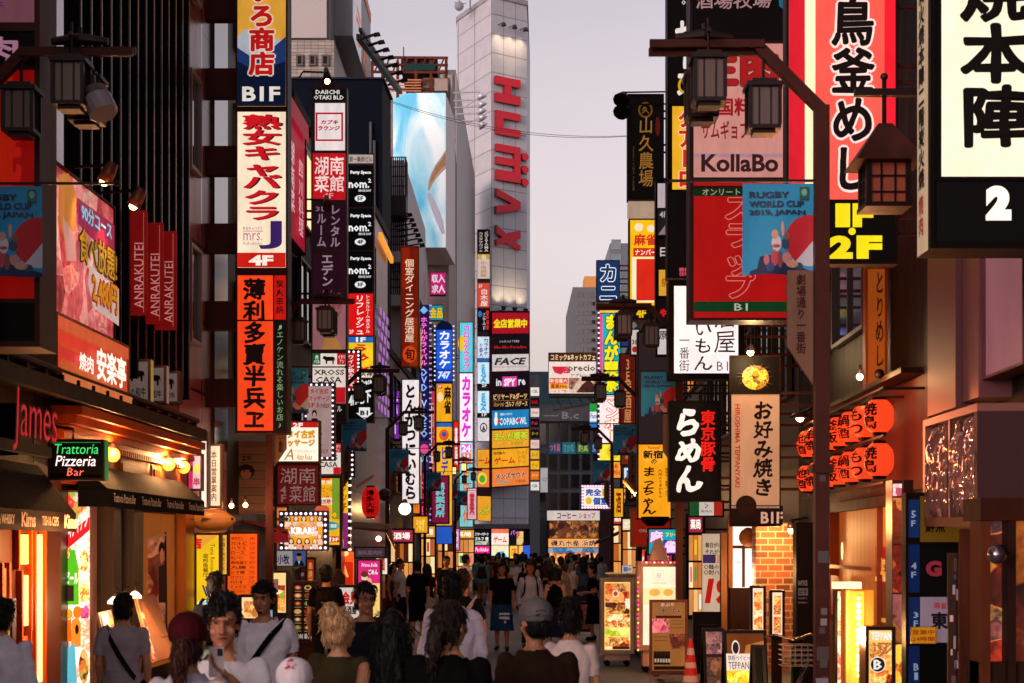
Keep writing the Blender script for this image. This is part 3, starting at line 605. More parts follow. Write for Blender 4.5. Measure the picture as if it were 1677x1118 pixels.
# left far lower street fronts
t = block('low tiled shop building past the white pork cutlet sign', -1, 57.2, 70, 8.5, grid_mat('pale_tiles', '5a4e50', '54484a', '2c2528', .4, .4, .05, 0, .5), off=.02); windows(t, wface(-1, 57.8, 69.5, 3.6, 8.3, .0), 3, 2, lit=.5)
t = block('grey shop building with the blue karaoke sign', -1, 70.02, 84, 12, M('3c3438', grime=.4), off=.02); windows(t, wface(-1, 70.5, 83.5, 3.6, 11.6, .0), 4, 3, lit=.5)
t = block('pink trimmed shop building with the tall karaoke sign', -1, 84.02, 98.6, 11, M('46383c', grime=.4), off=.02); windows(t, wface(-1, 84.5, 98, 3.6, 10.6, .0), 4, 3, lit=.5)
WH = 'f6e6d8*1.15'
def simple(name, label, d, rect, colr, items, e=1.0, **k):
 return sign(name, label, k.pop('cat', 'sign'), d, rect, [(rect, colr, items)], e=e, **k)
# ================= left, near to far
sign('sign_tower', 'dark sign tower at the left edge with a black meat panel', 'sign', 14, (-60, -40, 56, 558), [
 ((-60, -40, 56, 36), 'a06070', [('t', -20, 0, 6, 16, '牛', '5a2080')], .35),
 ((-60, 49, 56, 108), '060405', [('t', -32, 60, 30, 102, '肉', 'b07890*.7', {'b': .03})], .1),
 ((-60, 112, 56, 490), '9a0c08', [('t', -40, 170, 36, 300, '焼', 'c01c10', {'b': .03}), ('r', 0, 112, 20, 340, 'c02008')], .55),
 ((-60, 494, 56, 558), '100608', [], .1)], case='4a2a22', thick=.5, br=None, lip=.05)
sign('wall_sign', 'orange barbecue shop sign with white characters on the black finned wall', 'sign', 0, None, [
 ((0, 0, 100, 100), 'd8522c', [('r', 0, 0, 100, 20, 'e0623a'), ('r', 0, 24, 60, 40, 'e8402c'), ('r', 0, 48, 45, 64, 'e0342c'), ('r', 0, 72, 70, 82, 'd8602a'), ('r', 0, 88, 100, 100, 'e07a44'),
  ('t', 20, 46, 39, 74, '焼肉', 'fff0e0*1.2', {'b': .02}), ('t', 42, 26, 86, 80, '安楽亭', 'fff0e0*1.2', {'b': .03})], .72)],
 fr=wface(-1, 17.47, 20.43, 3.74, 4.4, .3), thick=.28, case='8a5a40')
fr = wface(-1, 17.4, 19.97, 4.42, 5.95, .25)
t = sign('billboard', 'lit all you can eat meat poster under two spot lamps on the finned wall', 'poster', 0, None, [
 ((0, 0, 100, 100), pic_mat('5a1820 a83038 d86068 f0a8a0 c84848 e8c8b8', 3.2, .55), [
  ('p', [(35, 12), (100, 12), (100, 40), (40, 30)], 'c03058'), ('t', 42, 14, 92, 26, '90分コース', 'd8e8f0', {'b': .03, 'ol': ('3a5aa0', .04)}),
  ('t', 36, 32, 98, 56, '食べ放題!', 'd8a028', {'b': .015, 'ol': ('3a1a10', .05)}), ('p', [(50, 56), (100, 60), (100, 88), (56, 84), (48, 70)], 'f0d8d0'),
  ('t', 52, 60, 95, 82, '2,480円', 'e8a020', {'b': .03, 'ol': ('b02018', .05)}), ('p', [(0, 10), (14, 4), (26, 16), (22, 40), (8, 50), (0, 40)], 'e8903c'), ('p', [(4, 36), (22, 44), (24, 60), (10, 64)], 'e8a8a0')], .55)],
 fr=fr, thick=.2, case='3a1410')
for i, (a, b_) in enumerate([(28, -2), (78, -2)]):
 p = fr.pt(a, b_, .42); q = MB(); q.bar(fr.pt(a, b_ - 2, -.2), p + Vector((0, 0, .07)), .03, .03, M('1a1010')); dn = (Vector((-.5, 0, -1))).normalized()
 q.tube([p - dn * .1, p + dn * .02, p + dn * .12], [.055, .075, .08], M('7a4030', rough=.4, metal=.5), n=12); q.ball(p + dn * .115, .05, M('ffd090*12'))
 tag(q.build('spot_lamp', smooth=True), ['nearer brown spot lamp shining on the meat poster', 'farther brown spot lamp shining on the meat poster'][i], 'lamp', 'spot lamps over the meat poster')
 l = bpy.data.lights.new('spot_light', 'SPOT'); l.energy = 26; l.color = (1, .62, .32); l.spot_size = R(85); l.spot_blend = .8; l.shadow_soft_size = .06
 o = bpy.data.objects.new('spot_light', l); COL.objects.link(o); o.location = p + dn * .18; o.rotation_euler = dn.to_track_quat('-Z', 'Y').to_euler()
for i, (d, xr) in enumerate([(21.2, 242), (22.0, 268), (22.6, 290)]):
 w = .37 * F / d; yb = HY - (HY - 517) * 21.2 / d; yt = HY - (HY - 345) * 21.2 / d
 f = face(d, xr - w, yt, xr, yb); q = MB(); q.hexa([f.pt(xr - w, yb, 0), f.pt(xr, yb, 0), f.pt(xr, yt, 0), f.pt(xr - w, yt, 0), f.pt(xr - w, yb, .04), f.pt(xr, yb, .04), f.pt(xr, yt, .04), f.pt(xr - w, yt, .04)], M('a01414', e=.32))  # banner glows faintly on its own in place of spot light on it
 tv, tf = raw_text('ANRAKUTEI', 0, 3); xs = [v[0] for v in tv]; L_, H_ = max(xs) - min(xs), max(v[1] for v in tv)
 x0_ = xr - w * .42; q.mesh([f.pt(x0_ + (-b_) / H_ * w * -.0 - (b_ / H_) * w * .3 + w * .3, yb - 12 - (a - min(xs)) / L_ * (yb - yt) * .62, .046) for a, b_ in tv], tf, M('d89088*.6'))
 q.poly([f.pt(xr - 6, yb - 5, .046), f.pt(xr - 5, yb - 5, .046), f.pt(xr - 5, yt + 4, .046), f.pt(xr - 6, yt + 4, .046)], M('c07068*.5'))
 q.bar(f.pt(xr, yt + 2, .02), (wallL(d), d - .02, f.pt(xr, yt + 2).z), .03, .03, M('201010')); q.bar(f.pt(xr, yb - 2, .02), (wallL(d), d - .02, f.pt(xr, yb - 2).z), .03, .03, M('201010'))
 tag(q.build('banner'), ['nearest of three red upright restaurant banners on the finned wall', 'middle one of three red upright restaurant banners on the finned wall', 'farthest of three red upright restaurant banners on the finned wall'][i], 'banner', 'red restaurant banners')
def cow(x, y, s):  # a standing bull in outline
 return [(x + a * s, y + b * s) for a, b in [(-50, -30), (-38, -38), (-24, -30), (30, -30), (46, -24), (50, 4), (44, 2), (40, -8), (38, 30), (28, 30), (26, 4), (-14, 6), (-16, 30), (-26, 30), (-28, 4), (-36, -6), (-52, -12)]]
for i, (d, x0, x1, y0, y1) in enumerate([(18.0, 6, 84, 540, 588), (21.6, 208, 242, 592, 654), (22.4, 242, 268, 602, 656), (23.1, 268, 290, 611, 657)]):
 w = .3 * F / d if i else 90
 r = (x1 - w, y0, x1, y1)
 simple('small_sign', ['small black bull and wagyu beef sign beside the sign tower at the left edge', 'nearest of three little bull signs beside the orange barbecue sign', 'middle one of three little bull signs beside the orange barbecue sign', 'farthest of three little bull signs beside the orange barbecue sign'][i], d, r, '9a8078',
  [('p', cow(x1 - w * .5, y0 + (y1 - y0) * .38, w * .0075), '100808'), ('t', r[0] + 3, y0 + (y1 - y0) * .68, x1 - 3, y1 - 4, '山の和牛', '1a0c0a', {'b': .02})], e=.35, thick=.2, case='7a5a50', sidec=[None, 'c0a050*.5', 'a08078*.5', '3a2a28*.1'][i] or None, group='little bull signs')
# big upright tower
sign('sign_tower', 'tall upright restaurant sign tower with white, orange and navy panels on the left', 'sign', 26.5, (389, -60, 468, 706), [
 ((389, -60, 468, 174), 'e8a83c', [('p', [(389, 60), (400, 48), (430, 52), (468, 70), (468, 140), (389, 140)], 'c8d0dc*.6'), ('p', [(389, 78), (410, 92), (440, 84), (468, 60), (468, 140), (389, 140)], '24407c*.6'), ('p', [(389, 100), (420, 118), (468, 100), (468, 140), (389, 140)], '0e1c3c*.6'), ('r', 389, 122, 468, 174, '0c1a38*.6'),
  ('v', 407, -28, 450, 124, 'いろ商店', 'c01818', {'b': .045, 'ol': ('f0d8c8', .05)}), ('t', 397, 142, 459, 166, 'B1F', 'f4ece0', {'b': .03})], .8),
 ((389, 182, 468, 438), 'fbe6c8', [('v', 397, 187, 461, 360, '熟女キャバクラ', 'c81420*1', {'b': .035, 'shd': (.05, .03, '3a1010')}), ('t', 398, 371, 430, 377, '熟女キャバクラ', '4a2a5a', {'b': 0}), ('r', 398, 378, 431, 379, 'c04060'), ('t', 399, 381, 430, 394, 'mrs.', 'b04a80', {'b': -.005}), ('t', 399, 396, 430, 401, 'Kabukicho', '8a7a78', {'b': 0}), ('t', 424, 362, 462, 408, 'J', '3a2060', {'b': .02}), ('r', 389, 414, 468, 438, 'c81c14'), ('t', 408, 418, 448, 435, '4F', 'fff0e0', {'b': .05})], 1.0),
 ((389, 450, 447, 705), 'f0441a', [('v', 398, 456, 435, 700, '薄利多賣半兵ヱ', '120606', {'b': .035, 'w': .07}), ], 1.05),
 ((449, 450, 468, 523), 'c81810', [('v', 452, 458, 465, 514, '炭火串焼', '180606', {'b': .01, 'w': .04})], .9),
 ((449, 525, 468, 705), '12140e', [('v', 453, 532, 464, 700, '♫エノケン流れる楽しいお店♪', 'a8d0a0', {'b': .0, 'w': .05})], .5)],
 thick=.45, case='3a2020', br='L', nb=6, bh=.2)
# pole-side little black sign between wall and tower
simple('small_sign', 'narrow black sign with a white number wedged behind the tall restaurant tower', 31, (368, 330, 384, 430), 'b01010', [('e', 381, 395, 9, 22, '0a0808'), ('r', 379, 380, 381, 402, 'f0e8e0')], e=.5, thick=.1)
simple('small_sign', 'small black sign with white lettering low behind the tall restaurant tower', 31, (366, 635, 384, 706), '0a0808', [('t', 367, 672, 383, 676, '-Tor', 'd8d0c8'), ('t', 367, 679, 383, 689, '個室', 'd8d0c8'), ('t', 376, 696, 383, 706, '2', 'f0e8e0')], e=.7, thick=.1)
# pink calligraphy sign along the wall
f = Fr((0, 0, 100, 100), (wallL(31.2) + .25, 31.2, Z(105, 31.2)), (wallL(35.8) + .25, 35.8, Z(105, 31.2)), (wallL(31.2) + .25, 31.2, Z(345, 31.2)))
sign('wall_sign', 'large crimson sign with pale brush characters along the wall behind the tall tower', 'sign', 0, None, [((0, 0, 100, 100), 'a0142a', [('v', 20, 20, 36, 75, '湘南料理', 'e8a8b0', {'b': .02, 'w': .1}), ('v', 48, 30, 62, 82, '湖南菜', 'e8b0b8', {'b': .02, 'w': .1}), ('v', 72, 36, 86, 92, '四川料理', 'e0a0a8', {'b': .02, 'w': .1}), ('r', 0, 0, 100, 14, '8a1420')], .9)], fr=f, thick=.2, case='3a1014')
# curved top tower
sign('sign_tower', 'curved top sign tower with a white lounge panel and a red Hunan restaurant panel', 'sign', 36.5, (512, 146, 566, 690), [
 ((512, 146, 566, 164), '0c0a0c', [('t', 517, 147, 556, 154, 'DAIICHI', 'f0e8e0', {'b': .02}), ('t', 514, 156, 563, 163, 'OTAKI BLD', 'f0e8e0', {'b': .02})], .9),
 ((516, 168, 565, 246), 'e8dcdc', [('r', 519, 184, 561, 187, 'b01828'), ('r', 519, 228, 561, 231, 'b01828'), ('r', 517, 184, 520, 231, 'b01828'), ('r', 559, 184, 562, 231, 'b01828'), ('t', 525, 196, 554, 204, 'カブキ', 'b01828', {'b': .05, 'sh': .2}), ('t', 521, 206, 557, 214, 'ラウンジ', 'b01828', {'b': .05, 'sh': .2})], 1.0),
 ((512, 250, 566, 327), 'c01420', [('t', 515, 256, 563, 286, '湖南', 'f4d8d0', {'b': .015, 'w': .08}), ('t', 515, 287, 563, 314, '菜館', 'f4d8d0', {'b': .015, 'w': .08}), ('t', 529, 316, 546, 325, '4F', 'e8a090')], .95),
 ((512, 331, 566, 408), '2a1020', [('v', 541, 336, 557, 404, 'レンタル', 'b090a0', {'b': .03}), ('v', 519, 350, 534, 404, 'ルーム', 'a88898', {'b': .03}), ('t', 517, 338, 534, 346, '3E', '9a8090', {'b': .02})], .6),
 ((512, 414, 566, 490), '301020', [('v', 527, 418, 546, 468, 'エデン', 'b898a8', {'b': .03}), ('t', 526, 475, 558, 487, 'Eden', 'a04868', {'b': -.005, 'sh': .3})], .6),
 ((512, 496, 566, 572), 'b87880', [('t', 524, 498, 560, 506, 'タイ古式', 'a83830', {'b': .03}), ('t', 528, 508, 560, 515, 'マッサージ', 'a83830', {'b': .02}), ('e', 538, 540, 6, 8, '30140c'), ('p', [(528, 572), (532, 552), (546, 550), (556, 560), (560, 572)], 'd0904c')], .55),
 ((512, 578, 566, 660), 'e8d8cc', [('r', 512, 578, 525, 597, '1a5a34'), ('t', 514, 581, 524, 595, '肉\nバル', 'f0e8e0'), ('r', 552, 578, 566, 597, 'b81820'), ('t', 554, 581, 565, 595, 'イタリ\nアン', 'f0d8d0'), ('p', cow(539, 590, .2), '140c0a'), ('t', 514, 605, 564, 614, 'XROSS', '181010', {'b': .02}), ('t', 517, 617, 560, 627, 'CASA', '181010', {'b': .02}), ('r', 550, 634, 566, 660, 'c01820')], .95),
 ((512, 664, 566, 690), '100c0c', [('t', 544, 664, 560, 674, 'ビル', 'd8c8c0')], .8)],
 thick=.3, case='5a4444', br='L', nb=4, round_top=.3)
for i, y in enumerate((131, 340)):
 q = MB(); a = W(490, y - 4, 36.2); q.tube([a, W(496, y - 14, 36.2), W(534, y - 13, 36.2)], .02, M('40282a')); q.tube([W(534, y - 18, 36.2), W(536, y, 35.8)], [.05, .1], M('30181a')); q.ball(W(536, y + 2, 35.8), .06, M('ffd0a0*8') if i == 0 else M('402020'))
 tag(q.build('arm_lamp', smooth=True), ['lit gooseneck lamp over the curved top sign tower', 'unlit gooseneck lamp beside the crimson brush character sign'][i], 'lamp')
# party space tower
ps = []
for i, (y0, y1, fl) in enumerate([(270, 338, '5F'), (341, 409, '4F'), (411, 478, '3F')]):
 ps.append(((571, y0, 611, y1), '050505', [('t', 574, y0 + 9, 608, y0 + 16, 'Party Space', 'f0f0f0', {'b': .05}), ('t', 571, y0 + 28, 605, y0 + 38, 'nom.', 'f4f4f4', {'b': .03}), ('t', 603, y0 + 22, 608, y0 + 29, '2', 'f0f0f0', {'b': .03}), ('t', 587, y0 + 40, 608, y0 + 44, 'SINCE 2007', 'd8d8d8', {'b': .04}), ('e', 590, y0 + 55, 9, 5.5, 'f0f0f0'), ('t', 585, y0 + 51.5, 595, y0 + 58.5, fl, '080808', {'b': .04})], 1.0))
sign('sign_tower', 'black party space sign tower with stacked white lettered panels', 'sign', 44, (571, 253, 611, 690), [
 ((571, 253, 611, 267), 'c8b8b0', [('t', 572, 256, 610, 265, '第一桑原ビル', '5a4038')], .75)] + ps + [
 ((571, 480, 611, 549), 'e01414', [('v', 583, 484, 596, 547, 'リフレッシュ', 'f8f0e8', {'b': .02}), ('v', 599, 483, 606, 520, 'レンタルルーム', 'f8f0e8', {'b': .01}), ('v', 599, 522, 606, 545, 'ホステル', 'f8f0e8'), ('t', 572, 540, 579, 546, '2F', 'f8f0e8')], 1.0),
 ((571, 551, 611, 618), 'f4c414', [('r', 571, 551, 611, 561, '2468b8'), ('t', 583, 552, 599, 560, '1F', 'f8f8f0', {'b': .04}), ('e', 591, 582, 19, 19, 'f8cc28'), ('v', 577, 564, 606, 606, 'うめん', 'd81c10', {'b': .05, 'w': .1}), ('r', 589, 607, 611, 618, 'f4ecd8'), ('t', 590, 608, 610, 617, '天神', '141010', {'b': .03})], 1.0),
 ((571, 621, 611, 690), '080606', [('t', 572, 627, 609, 640, 'Party Space', 'f0f0f0', {'b': .04, 'tilt': -.25}), ('t', 571, 645, 608, 667, '4F/地下', 'f0f0f0', {'b': .04, 'tilt': -.25}), ('p', [(588, 667), (606, 667), (606, 676), (611, 676), (597, 687), (583, 676), (588, 676)], 'f0f0f0'), ('t', 590, 672, 603, 680, 'B1', '080606', {'b': .04})], .95)],
 thick=.25, case='6a4a48', br='L', nb=4)
simple('bulb_sign', 'small red wine bar sign framed by white bulbs', 40.5, (566, 578, 585, 636), 'b81418', [('v', 570, 582, 580, 632, 'ワイン飲み放題', 'f8e8e0', {'b': .02})], blb=(564, 576, 587, 638, 3, 10, .028, 'fff0f8*1.6'), thick=.15, case='2a1418', lip=.09, br=None)
simple('bulb_sign', 'Thai massage sign with a standing woman, framed by white bulbs', 34, (503, 632, 543, 748), 'b89a98', [('t', 508, 636, 538, 645, 'タイ古式', 'b83828', {'b': .04}), ('t', 506, 648, 540, 657, 'マッサージ', 'b83828', {'b': .04}), ('t', 503, 659, 516, 667, '2F', 'b02828', {'b': .03}), ('t', 518, 658, 540, 668, 'A relax', '8a4040'), ('e', 515, 677, 4, 6, '201010'), ('e', 515, 679, 2.6, 4, 'd8a088'), ('p', [(510, 685), (520, 685), (523, 696), (528, 712), (512, 714), (512, 698)], '181014'), ('p', [(516, 714), (520, 714), (524, 734), (521, 742), (518, 742)], 'c89078'), ('p', [(521, 712), (525, 712), (526, 728), (524, 742), (521, 740)], 'd09a80'), ('t', 514, 726, 530, 731, '00分〜', 'a03030'), ('t', 508, 736, 538, 742, '03-5527', 'b03030', {'b': .02})], e=.7, blb=(501, 630, 545, 750, 5, 14, .022, 'f0e8ff*1.8'), thick=.2, case='6a4a50', lip=.07)
simple('box_sign', 'glowing white Thai massage sign with a red second floor strip', 30, (455, 691, 521, 755), 'fff0d8*1.2', [('r', 455, 691, 521, 700, 'c01c18*.9'), ('t', 480, 692, 496, 700, '2F', 'fff0e8', {'b': .04}), ('t', 470, 704, 516, 718, 'タイ古式', 'e8a018', {'b': .05, 'ol': ('8a4a10', .03)}), ('t', 459, 719, 516, 731, 'マッサージ', 'e8a018', {'b': .05, 'ol': ('8a4a10', .03)}), ('t', 465, 735, 481, 753, 'A', 'b07828', {'b': 0, 'sh': .3}), ('t', 483, 737, 516, 742, 'アジアンリラックス', 'c09050'), ('t', 486, 743, 512, 753, 'Asian Relax', 'c08a48', {'sh': .2}), ('r', 457, 704, 466, 706, '5a7ab0'), ('r', 457, 707, 466, 709, '5a7ab0'), ('r', 457, 710, 466, 712, '5a7ab0')], br=None, thick=.25, case='6a4038')
simple('box_sign', 'dark red Hunan restaurant sign under the white massage sign', 30, (455, 762, 521, 825), '701418', [('t', 459, 766, 516, 792, '湖南', 'b09090', {'b': .0, 'w': .08}), ('t', 474, 795, 516, 822, '菜館', 'b09090', {'b': .0, 'w': .08}), ('v', 459, 796, 469, 822, '4F', 'a08080')], e=.45, thick=.25, case='3a1416')
q = MB(); q.tube([W(449, 690, 30.1), W(449, 965, 30.1)], .05, M('3a2622')); q.tube([W(449, 696, 30.1), W(490, 696, 30.2)], .03, M('3a2622')); q.tube([W(449, 768, 30.1), W(490, 768, 30.2)], .03, M('3a2622')); q.tube([W(449, 850, 30.1), W(470, 850, 31.2)], .03, M('3a2622')); q.tube([W(449, 940, 30.1), W(449, 965 + 30, 30.1), W(449, HY + 2.0 * F / 30.1, 30.1)], .05, M('3a2622'))
tag(q.build('sign_pole'), 'dark pole carrying the stacked massage and Hunan signs', 'pole')
def kirari(mb=None):
 it = [('e', 497 + 0, 870, 22, 11, 'f8c878')]
 rr = random.Random(3)
 for j, y in enumerate((848, 863, 877, 885)):
  for i in range(5 if j % 2 == 0 else 4):
   x = 472 + i * 13 + (j % 2) * 6
   if 482 < x < 512 and j in (1, 2): continue
   c = rr.choice(['2a1008', '5a2a10', '8a4a20', 'a86a30'])
   it += [('e', x, y + 3, 4.4, 7, c), ('p', [(x - 6, y + 14), (x - 4, y + 6), (x + 4, y + 6), (x + 6, y + 14)], rr.choice(['f0c0a0', 'f8e0d0', 'e8a080', 'f0d0c0'])), ('e', x, y + 1.4, 2.7, 3.8, 'f8d0b0')]
 it += [('e', 497, 864, 14, 11, 'f4c070'), ('e', 497, 864, 9, 7, 'f8a058'), ('t', 478, 863, 516, 875, 'KIRARI', 'fff4e8*1.3', {'b': .06, 'ol': ('c86048', .06)})]
 return it
simple('bulb_sign', 'wide yellow hostess bar sign with rows of women, framed by bulbs', 32, (466, 845, 528, 893), 'f4a428', kirari(), blb=(461, 841, 533, 897, 9, 6, .028, 'e8dcff*1.9'), thick=.25, case='5a3a48', lip=.1)
simple('box_sign', 'white second Italian bar sign with a red corner, behind the massage signs', 36, (524, 726, 558, 776), 'e8d8d0', [('r', 546, 726, 558, 741, 'b81820'), ('t', 547, 728, 557, 740, 'イタリ\nアン', 'f0d8d0'), ('t', 526, 744, 553, 753, 'ROSS', '181010', {'b': .02}), ('t', 522, 756, 553, 765, 'CASA', '181010', {'b': .02}), ('r', 546, 765, 558, 776, 'c01820')], thick=.25, case='3a2420')
simple('bulb_sign', 'red food photo sign framed by square bulbs behind the second Italian bar sign', 41, (550, 716, 574, 774), 'a81410', [('pic', 551, 730, 573, 766, pic_mat(FOOD, 6, .9, 2)), ('t', 552, 718, 572, 726, 'とんかつ', 'f8d060', {'b': .03}), ('t', 556, 767, 570, 773, 'B店', 'f8e0d0')], blb=(547, 713, 577, 777, 4, 8, .03, 'ffe8f0*1.6'), thick=.2, case='3a1418', lip=.1)
simple('poster_sign', 'yellow and green all you can drink poster sign on the left', 37, (520, 783, 556, 892), 'f0b41c', [('r', 520, 783, 541, 792, 'f06020'), ('t', 522, 786, 556, 793, '開催中', 'f8e0a0', {'b': .04}), ('r', 544, 783, 556, 850, '7a9a28'), ('t', 522, 796, 545, 815, '生ビール\nハム', 'c82818', {'b': .02}), ('r', 520, 815, 544, 826, 'f8ecd8'), ('t', 521, 817, 545, 825, '飲放題!!', 'c82818', {'b': .03}), ('e', 528, 834, 12, 7, 'd85838'), ('t', 531, 838, 552, 848, '900', 'f8c020', {'b': .05, 'ol': ('8a3010', .04)}), ('e', 542, 861, 14, 7, '2a9a9a'), ('t', 531, 858, 553, 864, '全て個室!', 'f0f4f0', {'b': .02}), ('r', 520, 878, 556, 888, 'c83818'), ('t', 532, 879, 555, 887, '付3F', 'f8e8d8', {'b': .04})], thick=.25, case='7a4030', lip=.06)
simple('poster_sign', 'tall yellow and purple upright sign edged with bulbs', 43, (557, 785, 570, 898), 'f0c020', [('r', 557, 840, 570, 898, '8a2868'), ('v', 560, 790, 568, 838, 'ランチ', 'd83018', {'b': .04})], blb=(572, 783, 574, 900, 1, 10, .03, 'fff4e0*1.6'), thick=.2, case='5a3030', lip=.06)
simple('election_poster', 'white campaign board with a man in a suit, below the hostess bar sign', 33, (441, 902, 500, 926), 'e0d4d0', [('t', 445, 908, 474, 924, '李小牧', '1c2c6a', {'b': .035}), ('r', 479, 902, 500, 926, '5878b8'), ('p', [(481, 926), (484, 918), (495, 918), (499, 926)], '181c28'), ('e', 490, 912, 4, 5.5, 'd89878'), ('e', 490, 908, 4.4, 2.8, '181010'), ('p', [(488, 918), (492, 918), (490, 925)], 'f0f0f0')], e=.4, thick=.06, case='8a8080', cat='poster')
# red individual-room sign
simple('upright_sign', 'long amber red upright izakaya sign with pale characters', 62, (658, 405, 684, 599), '701808', [('r', 658, 405, 671, 470, '8a2008'), ('r', 671, 520, 684, 599, '8a2a0c'), ('v', 663, 424, 678, 560, '個室ダイニング居酒屋', 'f8d0b0', {'b': .015}), ('e', 671, 580, 11.5, 14, 'd04810'), ('t', 663, 570, 679, 590, '旬', '401008', {'b': .03})], e=.95, thick=.3, case='b86838', lip=.05, br='L')
simple('upright_sign', 'tall white upright sign with black pork cutlet characters', 58, (659, 622, 686, 824), 'f0e4e4', [('v', 663, 630, 682, 818, 'とんかつにいむら', '120c0c', {'b': .05, 'w': .08})], e=1.05, thick=.3, case='5a4a4c', br='L')
sign('upright_sign', 'purple neon edged hotel and video sign', 'sign', 72, (687, 500, 702, 880), [
 ((687, 500, 702, 515), '2a2050', [('p', [(688, 508), (694, 501), (701, 508), (694, 514)], '78c0f0')], 1.0),
 ((687, 516, 702, 600), '3a1040', [('v', 689, 519, 700, 598, 'ホテルがライバル', 'f070d8*1.2', {'b': .03})], .9),
 ((687, 601, 702, 720), '1c1450', [('v', 689, 604, 700, 716, 'DVD・VIDEO', '90b8ff*1.2', {'b': .02})], .9),
 ((687, 721, 702, 770), '402060', [('e', 695, 735, 7, 8, 'f05090'), ('t', 689, 745, 701, 756, 'DX', '70d0f0', {'b': .04})], .9),
 ((687, 771, 702, 880), '5a1030', [('v', 690, 775, 700, 860, 'LOVE+DVD', 'f04878*1.2', {'b': .02})], .9)], thick=.3, case='30203a', blb=(704, 500, 706, 880, 1, 40, .035, 'b898e8*1.1'), br='L')
sign('round_sign', 'blue round topped karaoke sign edged with white bulbs over a yellow mahjong panel', 'sign', 77, (715, 540, 740, 890), [
 ((715, 540, 740, 605), '1c58d8', [('v', 719, 530 + 12, 737, 603, 'カラオケ', 'f0f4ff*1.2', {'b': .04})], 1.1),
 ((715, 606, 740, 624), '1c48c8', [('t', 717, 608, 738, 620, '747', 'c8e0ff*1.2', {'b': .05, 'sh': .2})], 1.0),
 ((715, 628, 740, 690), 'f0a818', [('r', 716, 629, 724, 636, 'd03018'), ('t', 717, 630, 723, 635, '3F', 'f8e8d8'), ('v', 727, 632, 739, 678, '麻雀', '241408', {'b': .04}), ('e', 721, 650, 5, 8, 'f8d8a0')], 1.0),
 ((715, 692, 740, 724), '2868b0', [('r', 715, 699, 740, 724, 'f4ac18'), ('e', 727, 712, 8, 9, 'e85818'), ('e', 727, 711, 4, 4, '3050b0')], 1.0),
 ((715, 725, 740, 860), 'f4b020', [('v', 722, 730, 734, 850, 'ビデオ個室', '2040a0', {'b': .03})], 1.0),
 ((715, 862, 740, 890), '2858c0', [], 1.0)], thick=.35, case='243c90', blb=(712, 534, 743, 622, 1, 12, .04, 'c8d8ff*1.4'), br='L', round_top=1)
simple('small_sign', 'magenta recruitment sign high above the karaoke sign', 79.8, (705, 446, 730, 482), 'd02878', [('t', 707, 449, 729, 463, '収入', 'f8e0f0', {'b': .04}), ('t', 707, 466, 729, 480, '求人', 'f8e0f0', {'b': .04})], e=.8, thick=.4)
simple('small_sign', 'small teal and yellow gift shop sign beside the blue karaoke sign', 79.6, (703, 500, 726, 524), '2090a0', [('t', 704, 503, 725, 521, '金品', 'f0c820', {'b': .05, 'ol': ('102040', .04)})], e=.9, thick=.3)
sign('upright_sign', 'tall pale karaoke sign with magenta characters and a blue top panel', 'sign', 98, (753, 528, 774, 862), [
 ((753, 528, 774, 609), '60d0e0', [('e', 758, 562, 8, 13, 'f0c830'), ('v', 758, 533, 770, 606, 'コロッケクラブ', 'd848c8*1.1', {'b': .05, 'ol': ('fff0ff', .03)})], 1.0),
 ((753, 611, 774, 722), 'fbe8f4', [('v', 756, 616, 771, 716, 'カラオケ', 'e030c8*1.1', {'b': .06})], 1.15),
 ((753, 724, 774, 757), 'b8e8f0', [('r', 755, 727, 772, 741, 'f060c0'), ('t', 756, 728, 771, 740, '24', 'fff0ff', {'b': .05}), ('r', 755, 742, 772, 757, 'f07058'), ('t', 759, 744, 768, 755, 'H', 'fff', {'b': .05}) if 0 else ('t', 759, 744, 768, 755, 'H', 'f8f8f8', {'b': .05})], 1.1),
 ((753, 759, 774, 862), '88d8d8', [('v', 758, 764, 769, 856, '年中無休', 'e8703c', {'b': .03})], .9)], thick=.4, case='8a7a88', lip=.05, br='L')
